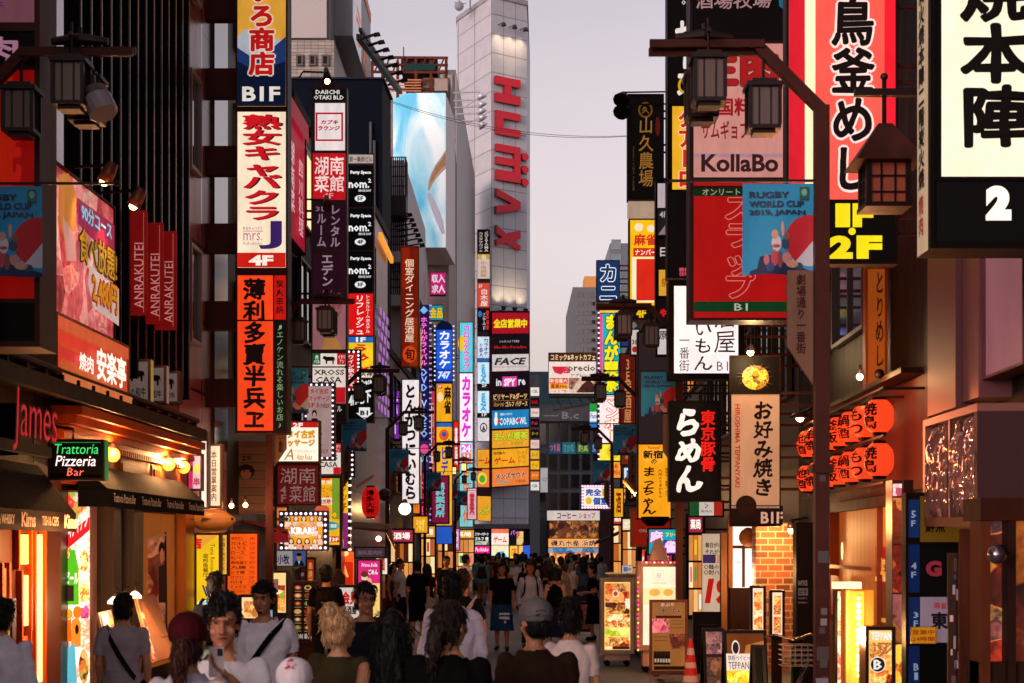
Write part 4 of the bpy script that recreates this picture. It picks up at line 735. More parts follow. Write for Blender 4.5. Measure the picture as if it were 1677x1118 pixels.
# tower's own signs
sign('sign_column', 'narrow stack of game centre and karaoke signs on the tower edge', 'sign', 126, (782, 376, 802, 722), [
 ((782, 376, 802, 414), '0c0808', [('v', 784, 380, 791, 412, 'カスタマカフェ', 'e8d8d0', {'b': .02}), ('v', 793, 379, 800, 412, 'CUSTOMA', 'f0e0d8', {'b': .03})], .6),
 ((782, 416, 802, 456), 'e8d0c0', [('r', 782, 416, 802, 424, 'e0b040'), ('e', 792, 421, 4, 4, 'f0e0c0'), ('v', 787, 428, 797, 454, '牛角焼鍋', 'c89070')], .75),
 ((782, 463, 802, 503), 'e05040', [('t', 784, 466, 790, 471, '5F', 'f8e0d0'), ('v', 787, 473, 799, 501, '白木屋', 'f8ece0', {'b': .02})], .85),
 ((782, 506, 802, 543), '140c14', [('e', 786, 514, 3, 5, '3080d0'), ('v', 790, 512, 796, 540, 'インターネット', 'e8e0f0'), ('v', 796, 508, 801, 540, '歌声喫茶', 'e83828', {'b': .03})], .8),
 ((782, 551, 802, 592), 'd8e8f4', [('v', 792, 554, 800, 582, 'カラオケ', '205090', {'b': .03}), ('v', 785, 562, 791, 585, 'の鉄人', '184078', {'b': .02}), ('r', 782, 586, 802, 592, '3060a0')], .95),
 ((782, 593, 802, 634), 'd8ecf8', [('v', 786, 596, 797, 626, 'SEGA', '38a8d8', {'b': .06}), ('r', 782, 628, 802, 634, '101014'), ('t', 789, 628.5, 797, 633.5, '2F', 'f0f0f0')], 1.0),
 ((782, 640, 802, 682), 'd8ecf8', [('v', 786, 643, 797, 673, 'SEGA', '38a8d8', {'b': .06}), ('r', 782, 676, 802, 682, '101014'), ('t', 789, 676.5, 797, 681.5, '1F', 'f0f0f0')], 1.0),
 ((782, 684, 802, 722), 'e4dce0', [('e', 792, 700, 6, 8, '383038'), ('e', 792, 700, 4.4, 6, 'e4dce0'), ('p', [(789, 705), (792, 696), (795, 705)], '383038')], .95)], thick=.5, case='5a5058')
TWR = [('全店営業中', 512, 546, 'a81020', 'f8e020', .95, {'b': .05}), ('しゃぶしゃぶ', 548, 579, '140a10', 'd8d0d0', .8, {'b': .01}), ('FACE', 580, 608, 'd8ccc8', '282428', .9, {'b': .04, 'sh': .25}),
 ('inspyre', 612, 640, '100a10', 'f0e8f0', .9, {'b': .03}), ('ビリヤード', 642, 670, '0e0808', 'f0c080', .95, {'b': .03}), ('COPABOWL', 672, 702, '1c80b8', 'f4f8f8', 1.0, {'b': .03}),
 ('まんが喫茶', 705, 734, 'f0a428', 'c8d830', 1.0, {'b': .05, 'ol': ('3a2a10', .05)}), ('ゲーム', 736, 766, 'f4a820', 'c82818', 1.0, {'b': .04}), ('メンズサウナ', 768, 797, 'f08038', '20140c', 1.0, {'b': .03})]
pn = []
for s, y0, y1, c, tc, e_, o in TWR:
 h = y1 - y0; it = []
 if s == '全店営業中': it = [('t', 808, y0 + 10, 863, y0 + 25, s, tc, o)]
 elif s == 'しゃぶしゃぶ': it = [('t', 818, y0 + 9, 850, y0 + 13, s + ' すき焼き', tc, o), ('t', 809, y0 + 18, 862, y0 + 23, 'Mo-Mo-Paradise', 'c82020', {'b': .03})]
 elif s == 'FACE': it = [('t', 809, y0 + 6, 862, y0 + 18, s, tc, o), ('r', 808, y0 + 20, 863, y0 + 22, 'c0a8b8')]
 elif s == 'inspyre': it = [('t', 812, y0 + 8, 821, y0 + 20, 'in', tc, o), ('r', 822, y0 + 5, 846, y0 + 22, 'e040a0'), ('t', 824, y0 + 8, 844, y0 + 21, 'SPY', 'fff0f8', {'b': .05}), ('t', 848, y0 + 10, 860, y0 + 20, 're', tc, o)]
 elif s == 'ビリヤード': it = [('t', 808, y0 + 3, 863, y0 + 13, 'ビリヤード&ダーツ', tc, o), ('r', 806, y0 + 14, 865, y0 + 15, 'a06030'), ('t', 808, y0 + 17, 825, y0 + 24, 'シミュレーション', 'e0a868'), ('t', 827, y0 + 16, 863, y0 + 25, 'ゴルフ バグース', tc, o)]
 elif s == 'COPABOWL': it = [('e', 812, y0 + 17, 3, 8, 'f4f0e8'), ('e', 812, y0 + 7, 2, 4, 'f4f0e8'), ('t', 817, y0 + 13, 862, y0 + 25, 'COPABOWL', tc, {'b': .02}), ('e', 816.5, y0 + 18, 2.6, 3, 'e03020'), ('e', 849, y0 + 18, 2.6, 3.4, 'e03020'), ('t', 818, y0 + 5, 838, y0 + 9, '新宿コパボウル', 'e0f0f8')]
 elif s == 'まんが喫茶': it = [('t', 809, y0 + 3, 863, y0 + 18, s, tc, o), ('t', 836, y0 + 20, 856, y0 + 26, 'ゲラゲラ', 'b8c828', {'b': .03, 'ol': ('3a2a10', .04)})]
 elif s == 'ゲーム': it = [('t', 809, y0 + 13, 843, y0 + 25, s, tc, o), ('t', 808, y0 + 4, 828, y0 + 9, '地球最大!!', '3a2010', {'b': .02}), ('t', 846, y0 + 5, 862, y0 + 25, 'プリクラ\nメダル\nゲーム', 'a86818')]
 else: it = [('t', 811, y0 + 7, 860, y0 + 18, s, tc, {'b': .03, 'ol': ('fff0d8', .03)}), ('t', 811, y0 + 20, 832, y0 + 25, '24時間営業', '58a8a0'), ('t', 844, y0 + 20, 860, y0 + 25, 'うたたね', '6a2818')]
 pn.append(((806, y0, 866, y1), c, it, e_))
fr = Fr((806, 510, 866, 798), W(806, 510, 125.6), W(866, 510, 127.5), W(806, 798, 125.6))
sign('sign_column', 'big stack of bowling, game and sauna panels on the front of the tower', 'sign', 0, None, pn, fr=fr, thick=.3, case='5a1428', lip=.06)
fr = Fr((782, 700, 804, 830), W(782, 700, 127), W(804, 700, 125.3), W(782, 830, 127))
sign('sign_column', 'side panels of the tower stack turned towards the left shops', 'sign', 0, None, [
 ((782, 736, 804, 766), 'f0a428', [('t', 784, 748, 803, 760, 'ーム', 'c82818', {'b': .04})], .95), ((782, 768, 804, 797), 'f08038', [('e', 790, 783, 8, 10, 'f4d848'), ('e', 790, 784, 5, 6, '58a830')], .95),
 ((782, 812, 804, 852), 'f0a428', [('t', 784, 830, 803, 842, 'んが', 'c8d830', {'b': .05, 'ol': ('3a2a10', .05)})], .95)], fr=Fr((782, 736, 804, 852), W(782, 736, 127), W(804, 736, 125.9), W(782, 852, 127)), thick=.04, case='5a3038')
pl = []
for i, c in enumerate(['f0e4d8', '200808', 'e8d0c8', '100a0c', '1a1008', 'e8c8b8', 'f0b430', 'f8b818', 'e87028', 'ece0d8']):
 y = 634 + i * 17.2; pl.append(((869, y, 883, y + 14), c, [('t', 871, y + 4, 881, y + 10, ['CJL', 'BAR', 'Lounge', 'Pub', 'ダーツ', 'サロン', 'まんが', 'ゲーム', 'サウナ', 'CJL'][i], ['3a2a20', 'd02030', 'a05050', 'd03050', 'e0c040', 'c06040', 'b06010', '803808', 'f8d040', '3a2a20'][i], {'b': .02})], .95 if c not in ('200808', '100a0c', '1a1008') else .7))
sign('sign_pillar', 'slim grey round topped directory pillar of ten small lit panels beside the tower', 'sign', 122, (868, 622, 884, 808), pl, thick=.35, case='8a8a94', round_top=1, lip=.03)
q = MB(); q.box(X(868, 122), X(884, 122), 122.0, 122.3, 0, Z(809, 122), M('7a7a84', rough=.4)); tag(q.build('signpost'), 'grey post under the directory pillar at the tower', 'post')
simple('small_sign', 'pale blank sign panel beside the directory pillar', 128, (885, 766, 897, 806), 'd0c8cc', [('t', 887, 782, 895, 790, 'CJ', '9a9098')], e=.6, thick=.3)
# tower ground floor
for i, (x0, y0, x1, y1, c, it) in enumerate([
 (775, 868, 802, 893, '140c10', [('t', 777, 872, 800, 877, 'ビリヤードダーツ', 'f0f0f0', {'b': .03}), ('t', 777, 879, 800, 885, 'ゴルフ 遊', 'f0f0f0', {'b': .03}), ('pic', 776, 886, 801, 892, pic_mat('20402a 58a040 d0d0c0 182818', 1.5, .9))]),
 (775, 894, 802, 906, 'd81878', [('t', 778, 896, 800, 903, 'Pachinko', 'f8d8e8', {'b': .02, 'sh': .3})]),
 (805, 866, 833, 892, 'f4dcd0', [('r', 805, 866, 833, 873, 'e87050'), ('t', 808, 878, 830, 889, 'ゲーム', 'e03828', {'b': .05}), ]),
 (805, 893, 833, 912, 'f0dcb0', [('p', [(808, 912), (814, 904), (824, 902), (831, 912)], '38b0d8')]),
 (835, 866, 858, 893, '141018', [('pic', 846, 870, 857, 892, pic_mat('201018 d84828 f0d080 60a048', 1.6, .9)), ('t', 836, 868, 850, 876, 'バー', 'c070e0', {'b': .03})]),
 (835, 893, 868, 914, 'f0b848', [('r', 856, 893, 868, 914, '2858c8'), ('r', 847, 893, 850, 914, 'a06828'), ('t', 837, 897, 846, 910, '店', 'c05018')])]):
 simple('advert_box', ['black billiard and darts panel over the crowd at the tower foot', 'pink parlour panel at the tower foot', 'white and red game panel at the tower foot', 'cream shop panel with a blue wave at the tower foot', 'dark bar panel at the right of the tower foot', 'amber and blue shop front panel at the tower foot'][i], 124 + (i % 2) * .3, (x0, y0, x1, y1), c, it, e=1.25, thick=.6, case='3a2a30')
q = MB(); d = 125; q.prism([(X(745, d), d + .3), (X(870, d), d + .3), (X(870, d), d + 2), (X(745, d), d + 2)], 0, Z(866, d), M('3a3238', grime=.4)); q.box(X(740, d), X(872, d), d - .6, d + 2, Z(866, d) + .003, Z(858, d), M('8a8084', grime=.3)); tag(q.build('storefront'), 'dark ground floor shop front across the tower foot', 'shop front')
# ================= right, near to far
sign('hanging_sign', 'huge cream sign with heavy black characters at the top right', 'sign', 12.6, (1532, -90, 1760, 398), [
 ((1542, -90, 1760, 290), 'fbeccd', [('v', 1572, -66, 1688, 242, '焼本陣', '0a0606', {'b': .034, 'w': .05})], 1.12),
 ((1534, 294, 1760, 396), '060404', [('t', 1614, 304, 1656, 361, '2', 'fff0e0*1.2', {'b': .09}), ('t', 1696, 304, 1732, 361, 'F', 'fff0e0*1.2', {'b': .09})], 1.0)], thick=.42, case='0c0707', br=None, sidec='c8a888*.7', lip=.04)
fr = Fr((0, 0, 100, 100), W(1532, -90, 12.6) + Vector((-.046, .36, 0)), W(1532, -90, 12.6) + Vector((-.046, .06, 0)), W(1532, 398, 12.6) + Vector((-.046, .36, 0)))
q = MB(); paint(q, fr, [('v', 20, 10, 80, 80, '炭火焼本陣二階炭火焼', '140a0a', {'b': .05}), ('v', 25, 82, 75, 96, '焼肉', 'b02018', {'b': .03})], 0, .004); tag(q.build('lettering'), 'black characters down the narrow street side of the huge cream sign', 'lettering')
q = MB()
for z in (Z(60, 12.6), Z(330, 12.6)): q.bar((X(1760, 12.6), 12.75, z), (wallR(12.6), 12.75, z), .08, .08, M(BRK))
tag(q.build('sign_bracket'), 'dark brackets fixing the huge cream sign to the wall', 'bracket')
sign('hanging_sign', 'tall glowing red rice pot sign with black characters and a yellow floor number', 'sign', 18.5, (1292, -70, 1466, 428), [
 ((1292, -70, 1466, 327), 'f8584c', [('r', 1292, -70, 1318, 327, 'd01c2c'), ('r', 1318, -70, 1335, 327, 'fde8b8*1.2'), ('r', 1448, -70, 1466, 327, 'e81c2c'), ('v', 1360, -2, 1432, 312, '鳥釜めし', '120808', {'b': .03, 'w': .04, 'ol': ('ffd8d0', .045)})], 1.1),
 ((1346, 329, 1466, 428), '080403', [('t', 1368, 333, 1392, 372, '1', 'f8e018', {'b': .06}), ('t', 1396, 333, 1430, 372, 'F', 'f8e018', {'b': .06}), ('e', 1395, 379, 6, 6, 'f8e018'), ('t', 1358, 386, 1396, 424, '2', 'f8e018', {'b': .07}), ('t', 1402, 386, 1444, 424, 'F', 'f8e018', {'b': .07})], 1.0),
 ((1292, 329, 1344, 428), '140a0a', [], .1)], thick=.22, case='2a1616', br='R', nb=4, lip=.03)
sign('sign_tower', 'sign tower with a pink Korean restaurant panel above a red stripe panel', 'sign', 25, (1134, -60, 1288, 520), [
 ((1134, -60, 1288, 66), '0a0508', [('t', 1138, -12, 1262, 14, '酒場牧場', 'c09898', {'b': .01, 'w': .08}), ('p', [(1270, -60), (1288, -60), (1288, 20), (1276, 10)], '2878a0*.5')], .6),
 ((1136, 70, 1284, 290), 'dc9a90', [('t', 1142, 80, 1274, 142, '生肉', 'b01c20', {'b': .045, 'ol': ('5a1018', .02)}), ('t', 1142, 160, 1232, 190, '韓国料', 'a01820', {'b': .03}), ('t', 1148, 198, 1226, 228, 'サムギョプ', '8a1820', {'b': .02}), ('r', 1136, 252, 1284, 258, 'b890a0'), ('t', 1148, 253, 1274, 282, 'KollaBo', '3a1c24', {'b': .03})], .72),
 ((1136, 296, 1284, 304), 'c01814', [], .6),
 ((1136, 308, 1288, 520), 'c01414', [('r', 1136, 308, 1288, 321, '0a3018'), ('t', 1150, 309, 1212, 320, 'オンリート', 'a8b090', {'b': .02}), ('v', 1188, 324, 1236, 488, 'スラップ', 'c01414', {'b': .03, 'sh': .2, 'ol': ('e89088', .03)}), ('r', 1136, 494, 1288, 511, '0c4020'), ('t', 1202, 497, 1224, 509, 'B1', 'c8d0c0', {'b': .01})], .62)],
 thick=.5, case='40282c', br='R', nb=5, lip=.04)
sign('sign_tower', 'narrow black and yellow sign tower half hidden behind the Korean panel', 'sign', 28, (1096, -60, 1140, 452), [
 ((1096, -60, 1140, 170), '0a0606', [('v', 1106, 34, 1136, 156, 'セーヌ', 'f0e8e0', {'b': .05, 'w': .05}), ('t', 1116, 0, 1130, 8, '03', 'd0c8c8'), ('e', 1120, 140, 10, 13, 'd8a020'), ('e', 1120, 140, 6, 9, '0a0606')], .9),
 ((1101, 173, 1140, 310), 'f0b428', [('v', 1111, 178, 1140, 306, 'クアトロ', 'd02818', {'b': .05, 'ol': ('f8e8d8', .03)})], .95),
 ((1096, 313, 1140, 452), '0c0707', [('t', 1112, 438, 1130, 452, '歌舞\n伎町', 'f05870', {'b': .03})], .7)], thick=.4, case='150d0e', br='R', nb=4)
simple('box_sign', 'white glowing sake bar sign with thin black brush characters', 27.6, (1104, 468, 1209, 611), 'fbeeee*1.1', [('v', 1112, 556, 1129, 608, '一番街', '201414', {'b': .0}), ('v', 1138, 470, 1166, 606, 'うまいもん', '181010', {'b': .01, 'w': .08}), ('v', 1170, 500, 1204, 578, '酒屋', '181010', {'b': .0, 'w': .06}), ('t', 1174, 592, 1192, 607, 'B1', '504040', {'b': -.005}), ('v', 1196, 530, 1203, 560, '', '181010')], thick=.4, case='0e0808', br='R', lip=.09)
simple('hanging_sign', 'black noodle sign with white brush characters and red characters', 27.2, (1099, 659, 1178, 818), '060303', [('v', 1106, 670, 1150, 806, 'らめん', 'f4e4dc*1.15', {'b': .05, 'w': .14}), ('v', 1147, 672, 1172, 772, '東京豚骨', 'e01c14', {'b': .03, 'w': .04})], thick=.3, case='120a0a', br='R')
sign('hanging_sign', 'tall cream savoury pancake banner sign hanging with a noodle ball picture on top', 'sign', 26.5, (1197, 584, 1276, 860), [
 ((1197, 584, 1276, 645), '120805', [('e', 1237, 618, 22, 20, pic_mat('1a0c04 5a3a10 b08018 e0b838 3a2408', 14, .5))] + [('p', [(1237 + math.cos(a) * 16, 616 + math.sin(a) * 14), (1237 + math.cos(a + .05) * 16, 616 + math.sin(a + .05) * 14), (1237 + math.cos(a + rng.uniform(-.3, .3)) * rng.uniform(24, 34), 616 + math.sin(a) * rng.uniform(18, 26))], 'c89a30') for a in [i * .28 for i in range(22)]] + [('e', 1236, 612, 5, 5, 'd89028')], .6),
 ((1198, 645, 1278, 832), 'd8a078', [('v', 1234, 658, 1266, 812, 'お好み焼き', '1c0a06', {'b': .03, 'w': .12}), ('e', 1222, 828, 17, 17, '2a1008')], .62),
 ((1200, 828, 1282, 860), '1a0a08', [('t', 1246, 838, 1282, 857, 'B1F', 'd8b098', {'b': .03})], .6)], thick=.06, case='2a140e', br='R', nb=2, lip=.02)
fr = face(26.43, 1203, 660, 1214, 800); q = MB(); tv, tf = raw_text('HIROSHIMA TEPPANYAKI', .02, 2); xs = [v[0] for v in tv]
q.mesh([fr.pt(1204 + b_ / .73 * 8, 662 + (a - min(xs)) / (max(xs) - min(xs)) * 136, .02) for a, b_ in tv], tf, M('c02818*.6')); tag(q.build('lettering'), 'red latin words down the edge of the cream pancake banner sign', 'lettering')
q = MB(); p = W(1229, 577, 26.2); q.bar((p.x, p.y + .35, p.z + .1), (p.x, p.y, p.z + .1), .03, .03, M('181010')); q.tube([p + Vector((0, 0, .12)), p + Vector((0, 0, .02))], [.04, .08], M('201414')); q.ball(p, .05, M('ffd070*40')); tag(q.build('spot_lamp'), 'bright little lamp glaring over the pancake banner sign', 'lamp')
l = bpy.data.lights.new('spot_light', 'POINT'); l.energy = 30; l.color = (1, .65, .3); l.shadow_soft_size = .05; o = bpy.data.objects.new('spot_light', l); COL.objects.link(o); o.location = p + Vector((0, -.25, -.1))
sign('hanging_sign', 'black sign with gold farm characters and two hooded lamps at the roof line', 'sign', 42, (1031, 157, 1084, 324), [((1031, 157, 1084, 324), '0a0706', [('e', 1057, 180, 12, 13, '7a5020'), ('e', 1057, 180, 9, 10, '0a0706'), ('t', 1051, 174, 1063, 186, '久', '8a6028', {'b': .03}), ('v', 1046, 192, 1070, 306, '山久農場', 'b07830', {'b': .01, 'w': .06}), ('v', 1036, 240, 1039, 312, 'FEEL THE FARM', '6a4a28'), ('e', 1077, 207, 4, 16, '5a1814')], .6)], thick=.35, case='2a1e1c', br='R', lip=.05)
for i, y in enumerate((158, 178)):
 q = MB(); q.tube([W(1090, y - 8, 42), W(1022, y - 7, 41.6), W(1018, y - 4, 41.4)], .02, M('181416')); q.tube([W(1022, y - 4, 41.4), W(1017, y + 6, 41.2)], [.08, .2], M('141014'), n=10)
 tag(q.build('arm_lamp'), ['upper hooded lamp reaching over the black gold lettered sign', 'lower hooded lamp reaching over the black gold lettered sign'][i], 'lamp')
q = MB(); q.box(X(1028, 42.3), X(1074, 42.3), 42.1, 42.5, Z(352, 42), Z(328, 42), M('c8a890*.7')); tag(q.build('lit_box'), 'pale lit strip between the gold farm sign and the yellow mahjong sign', 'light')
sign('hanging_sign', 'yellow mahjong sign with a giant red number one', 'sign', 40, (1032, 360, 1076, 522), [((1032, 360, 1076, 500), 'f8bc14', [('e', 1046, 372, 7, 7, 'f4e0c0'), ('e', 1066, 374, 6, 6, 'f4e0c0'), ('t', 1038, 383, 1076, 402, '麻雀', 'd03018', {'b': .04}), ('r', 1037, 406, 1076, 420, 'd02818'), ('t', 1040, 408, 1074, 418, 'ナンバー', 'f8e8c8', {'b': .03}), ('t', 1042, 424, 1074, 492, '1', 'd82818', {'b': .02, 'ol': ('fbe8c0', .03)})], 1.05), ((1032, 503, 1076, 522), '140c08', [('t', 1042, 505, 1058, 520, '4F', 'f8c818', {'b': .05})], .95)], thick=.35, case='5a3a20', br='R')
sign('sign_tower', 'narrow dark sign tower with small white and yellow squares right of the mahjong sign', 'sign', 36, (1076, 296, 1094, 580), [((1077, 300, 1094, 340), 'c8b8c0', [], .8), ((1077, 342, 1094, 386), '282024', [('t', 1080, 346, 1092, 356, '4F', 'd0c8c8'), ('p', [(1078, 384), (1094, 362), (1094, 384)], 'a89098')], .6), ((1077, 390, 1094, 440), '100a0a', [('t', 1081, 405, 1092, 420, '日', 'e8d8d0', {'b': .03})], .7), ((1079, 441, 1094, 484), 'e0a830', [('t', 1083, 455, 1093, 470, '祭', 'b85818', {'b': .03})], .9), ((1077, 488, 1094, 535), '12080a', [('t', 1080, 505, 1093, 520, 'や', 'e01c24', {'b': .06})], .9), ((1077, 538, 1094, 580), 'e0d8d8', [('t', 1080, 542, 1092, 556, '原', '302828')], .8)], thick=.3, case='120c0c', br='R')
sign('upright_sign', 'navy crab restaurant sign at the street end on the right', 'sign', 63, (978, 427, 1014, 492), [((978, 427, 1014, 492), '16305c', [('v', 983, 433, 1009, 502 - 12, 'カニ', '16305c', {'b': .03, 'ol': ('e8f0f8*1.1', .04)})], .95)], thick=.3, case='1a2038', br='R')
sign('upright_sign', 'tall teal and yellow manga cafe sign edged with bulbs', 'sign', 58, (982, 503, 1016, 782), [((982, 503, 1016, 512), 'f0c050', [], 1.0), ((982, 513, 1016, 645), '18b0b8', [('r', 982, 513, 987, 645, 'e05090'), ('v', 989, 515, 1013, 642, 'まんが喫茶', 'f4e818', {'b': .06, 'ol': ('103060', .06)})], 1.05), ((982, 647, 1016, 725), 'fbe8e4', [('v', 991, 650, 1014, 722, 'マンボー', 'fff0e0*1.2', {'b': .03, 'ol': ('e03818', .06)})], 1.1), ((982, 727, 1016, 754), 'f8e840', [('e', 1004, 740, 10, 12, 'f4c818'), ('e', 1000, 737, 2, 2, '201008')], 1.05), ((982, 756, 1016, 782), 'f4a038', [('t', 1000, 759, 1015, 778, '24h\nOPEN', 'd03018', {'b': .03})], 1.05)], thick=.35, case='3a3038', blb=(980, 512, 981, 760, 1, 30, .03, 'ffd0e8*1.4'), br='R')
simple('box_sign', 'brown and white comic and net cafe sign hanging over the street end', 96, (899, 578, 976, 644), 'f0dcd0', [('r', 899, 578, 976, 592, '4a2010'), ('t', 902, 580, 975, 590, 'コミック&ネットカフェ', 'f4d8a0', {'b': .03}), ('p', [(904, 600), (930, 600), (926, 608), (918, 613), (908, 610)], 'd02840'), ('t', 922, 600, 932, 612, 'a', 'e84858', {'sh': .3, 'b': .03}), ('t', 931, 597, 975, 611, 'precio', '4a3838', {'b': .02}), ('t', 934, 612, 970, 617, 'アプレシオ', '5a4040'), ('r', 900, 619, 930, 628, 'd83020'), ('t', 901, 620, 929, 627, '新宿最大', 'f8e0d0', {'b': .02}), ('r', 900, 628, 930, 637, 'f0a028'), ('t', 902, 629, 928, 636, '直進30m', 'a02010', {'b': .03}), ('t', 901, 638, 929, 643, 'ハイジアB1', 'c02820', {'b': .02}), ('pic', 931, 619, 976, 643, pic_mat('200c0a 5a2018 d8a888 f0d8c0 8a3020', 1.6, .7))], thick=.5, case='4a3428', e=1.0)
q = MB(); q.bar(W(900, 650, 97), W(1000, 650, 97), .12, .12, M('6a6a72')); q.bar(W(905, 672, 97), W(1000, 655, 97), .1, .1, M('6a6a72')); q.bar(W(978, 646, 96.6), W(1016, 646, 96.6), .12, .12, M('6a6a72')); q.bar(W(960, 650, 97), W(1016, 690, 97), .1, .1, M('6a6a72'))
for x in (912, 930, 948, 966): q.bar(W(x, 648, 97), W(x + 8, 668, 97), .06, .06, M('6a6a72'))
tag(q.build('sign_truss'), 'grey steel truss under the comic and net cafe sign', 'frame')
simple('small_sign', 'green, white and blue convenience store sign over the street end', 90, (966, 661, 977, 702), 'f0f4f0', [('r', 966, 661, 977, 674, '20a040'), ('r', 966, 690, 977, 702, '2878c8'), ('t', 967, 677, 977, 685, 'Fam', '2060b0', {'b': .02})], thick=.3, case='9aa0a0')
simple('bulb_sign', 'small white private room sign with blue characters and coloured bulbs', 66, (956, 798, 996, 829), 'f8ecd8*1.1', [('t', 959, 800, 985, 812, '完全', '1848b0', {'b': .05}), ('r', 986, 800, 995, 812, 'f0a028'), ('e', 964, 820, 5, 6, 'f4c028'), ('t', 971, 814, 995, 827, '個室', '1848b0', {'b': .05})], blb=(954, 796, 998, 831, 10, 7, .045, 'ffb8d8*2'), thick=.3, case='8a6a80', lip=.08, br='R')
simple('hanging_sign', 'glowing yellow offal hotpot sign with a pig outline at the top', 38, (1046, 728, 1098, 848), 'f8a018', [('e', 1071, 745, 20, 14, 'fbb038'), ('e', 1071, 745, 18, 12.5, 'f8a828'), ('t', 1053, 737, 1086, 751, '新宿', '201008', {'b': .04}), ('t', 1066, 751, 1076, 760, 'の', '201008', {'b': .03}), ('v', 1052, 765, 1074, 842, 'まっちゃん', '180c04', {'b': .03, 'w': .1}), ('v', 1078, 768, 1085, 815, '九州のうまかもん', '4a2a08', {'w': .05}), ('v', 1089, 766, 1096, 812, '博多もつ鍋食べんさ', '4a2a08', {'w': .05}), ('p', [(1060, 728), (1064, 732), (1078, 732), (1082, 728), (1080, 735), (1062, 735)], 'e06a28')], thick=.3, case='6a4020', e=1.1, br='R')
q = MB(); p = W(1073, 846, 37.4); q.lathe((p.x, p.y, p.z - .2), [(0, 0), (.18, .0), (.3, .12), (.31, .2), (.27, .2), (.25, .15)], M('2a1a14', rough=.5), 18); q.box(p.x - .42, p.x + .42, p.y - .03, p.y + .03, p.z - .06, p.z - .03, M('2a1a14')); tag(q.build('cast_iron_pot', smooth=True), 'small dark iron pot fixed under the yellow hotpot sign', 'pot')
simple('wall_board', 'red online banner board framed in gold beneath the hotpot sign', 39, (1036, 836, 1096, 892), 'a82010', [('t', 1046, 866, 1076, 872, 'ONLINE', 'd8a888', {'b': .01})], e=.55, thick=.15, case='d89038', lip=.05)
simple('box_sign', 'cyan and magenta free mahjong sign low on the right', 37, (1063, 867, 1108, 907), '20a8b8', [('t', 1064, 869, 1086, 888, '麻', 'f8d0f0*1.2', {'b': .06, 'ol': ('b02890', .07)}), ('t', 1090, 872, 1109, 879, 'フリー', 'f0e828', {'b': .04}), ('r', 1086, 884, 1108, 907, '1048a0'), ('t', 1088, 885, 1108, 905, '雀', 'f8d0f0*1.2', {'b': .06, 'ol': ('c02890', .07)})], thick=.25, case='2a2028', br='R')
simple('blank_sign', 'big blank grey pink sign face above the yellow hotpot sign', 39.5, (1046, 545, 1097, 728), '6a5458', [], e=.12, thick=.3, case='3a2a2e', br='R')
simple('small_sign', 'small Italian tricolour sign under the noodle sign', 31.5, (1130, 822, 1183, 844), 'e8dccc', [('r', 1130, 822, 1145, 844, '1c5a2c'), ('r', 1169, 822, 1183, 844, 'b8281c'), ('t', 1154, 824, 1160, 832, 'ン', '201410', {'b': .03}), ('t', 1148, 835, 1166, 839, 'BARU DEL SOL', '5a4038')], e=.75, thick=.15, case='2a1410')
simple('cloth_banner', 'tall white banner with a big red number nineteen', 33, (1150, 874, 1196, 1030), 'e8c8a8', [('t', 1155, 888, 1192, 897, '毎日が199円', '1c1008', {'b': .03}), ('t', 1155, 899, 1192, 908, 'それが一番', '1c1008', {'b': .02}), ('r', 1151, 908, 1172, 922, '4a3060'), ('r', 1174, 908, 1196, 922, 'd8a070'), ('t', 1153, 924, 1195, 932, '○麺の銘酒', '301808', {'b': .02}), ('t', 1153, 933, 1195, 941, '○酎ハイー', '301808', {'b': .02}), ('t', 1155, 947, 1194, 988, '19', 'd82018', {'b': .05, 'w': .08, 'sh': .15}), ('t', 1178, 996, 1194, 1010, 'A', 'c82018', {'b': .03}), ('t', 1176, 1014, 1195, 1022, 'ほか', '201008', {'b': .03})], e=.72, thick=.02, case='b89070', lip=.01, cat='banner')
for i, (x0, y0, x1, y1, d, c) in enumerate([(1016, 580, 1040, 700, 50, '701c14'), (1018, 700, 1036, 760, 52, '8a3018')]):
 simple('upright_sign', ['dark red sign half hidden behind the manga cafe sign', 'orange brown sign under the dark red sign by the manga cafe'][i], d, (x0, y0, x1, y1), c, [('v', x0 + 6, y0 + 8, x1 - 6, y1 - 8, ['3E居酒屋', '焼鳥'][i], 'e8a060', {'b': .02})], e=.6, thick=.3, br='R')
simple('box_sign', 'white third floor sign with red rings above the dark red sign', 47, (1034, 540, 1046, 580), 'e0d0c8', [('t', 1035, 556, 1045, 564, '3E', '401818', {'b': .02}), ('e', 1040, 572, 5, 5, 'c02020')], e=.8, thick=.3, br='R')
# right foreground shop
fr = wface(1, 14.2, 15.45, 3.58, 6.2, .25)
sign('wall_panel', 'large blank pale pink metal wall sign at the right edge', 'sign', 0, None, [((0, 0, 100, 100), 'c88898', [], .24)], fr=fr, thick=.2, case='6a4048')  # weak glow put into the face instead of light falling on it
q = MB(); w = wallR; a, b_ = 15.5, 16.1
q.hexa([(w(a) - .3, a, 3.4), (w(a), a, 3.4), (w(b_), b_, 3.4), (w(b_) - .3, b_, 3.4), (w(a) - .3, a, 6.3), (w(a), a, 6.3), (w(b_), b_, 6.3), (w(b_) - .3, b_, 6.3)], M('6e4049', rough=.35, metal=.2))
a, b_ = 16.12, 17.3; q.hexa([(w(a) - .36, a, 3.36), (w(a), a, 3.36), (w(b_), b_, 3.36), (w(b_) - .36, b_, 3.36), (w(a) - .36, a, 6.3), (w(a), a, 6.3), (w(b_), b_, 6.3), (w(b_) - .36, b_, 6.3)], M('5a2a34', rough=.45)); tag(q.build('cladding'), 'pale pink metal corner fin beside the blank wall sign', 'wall panel')
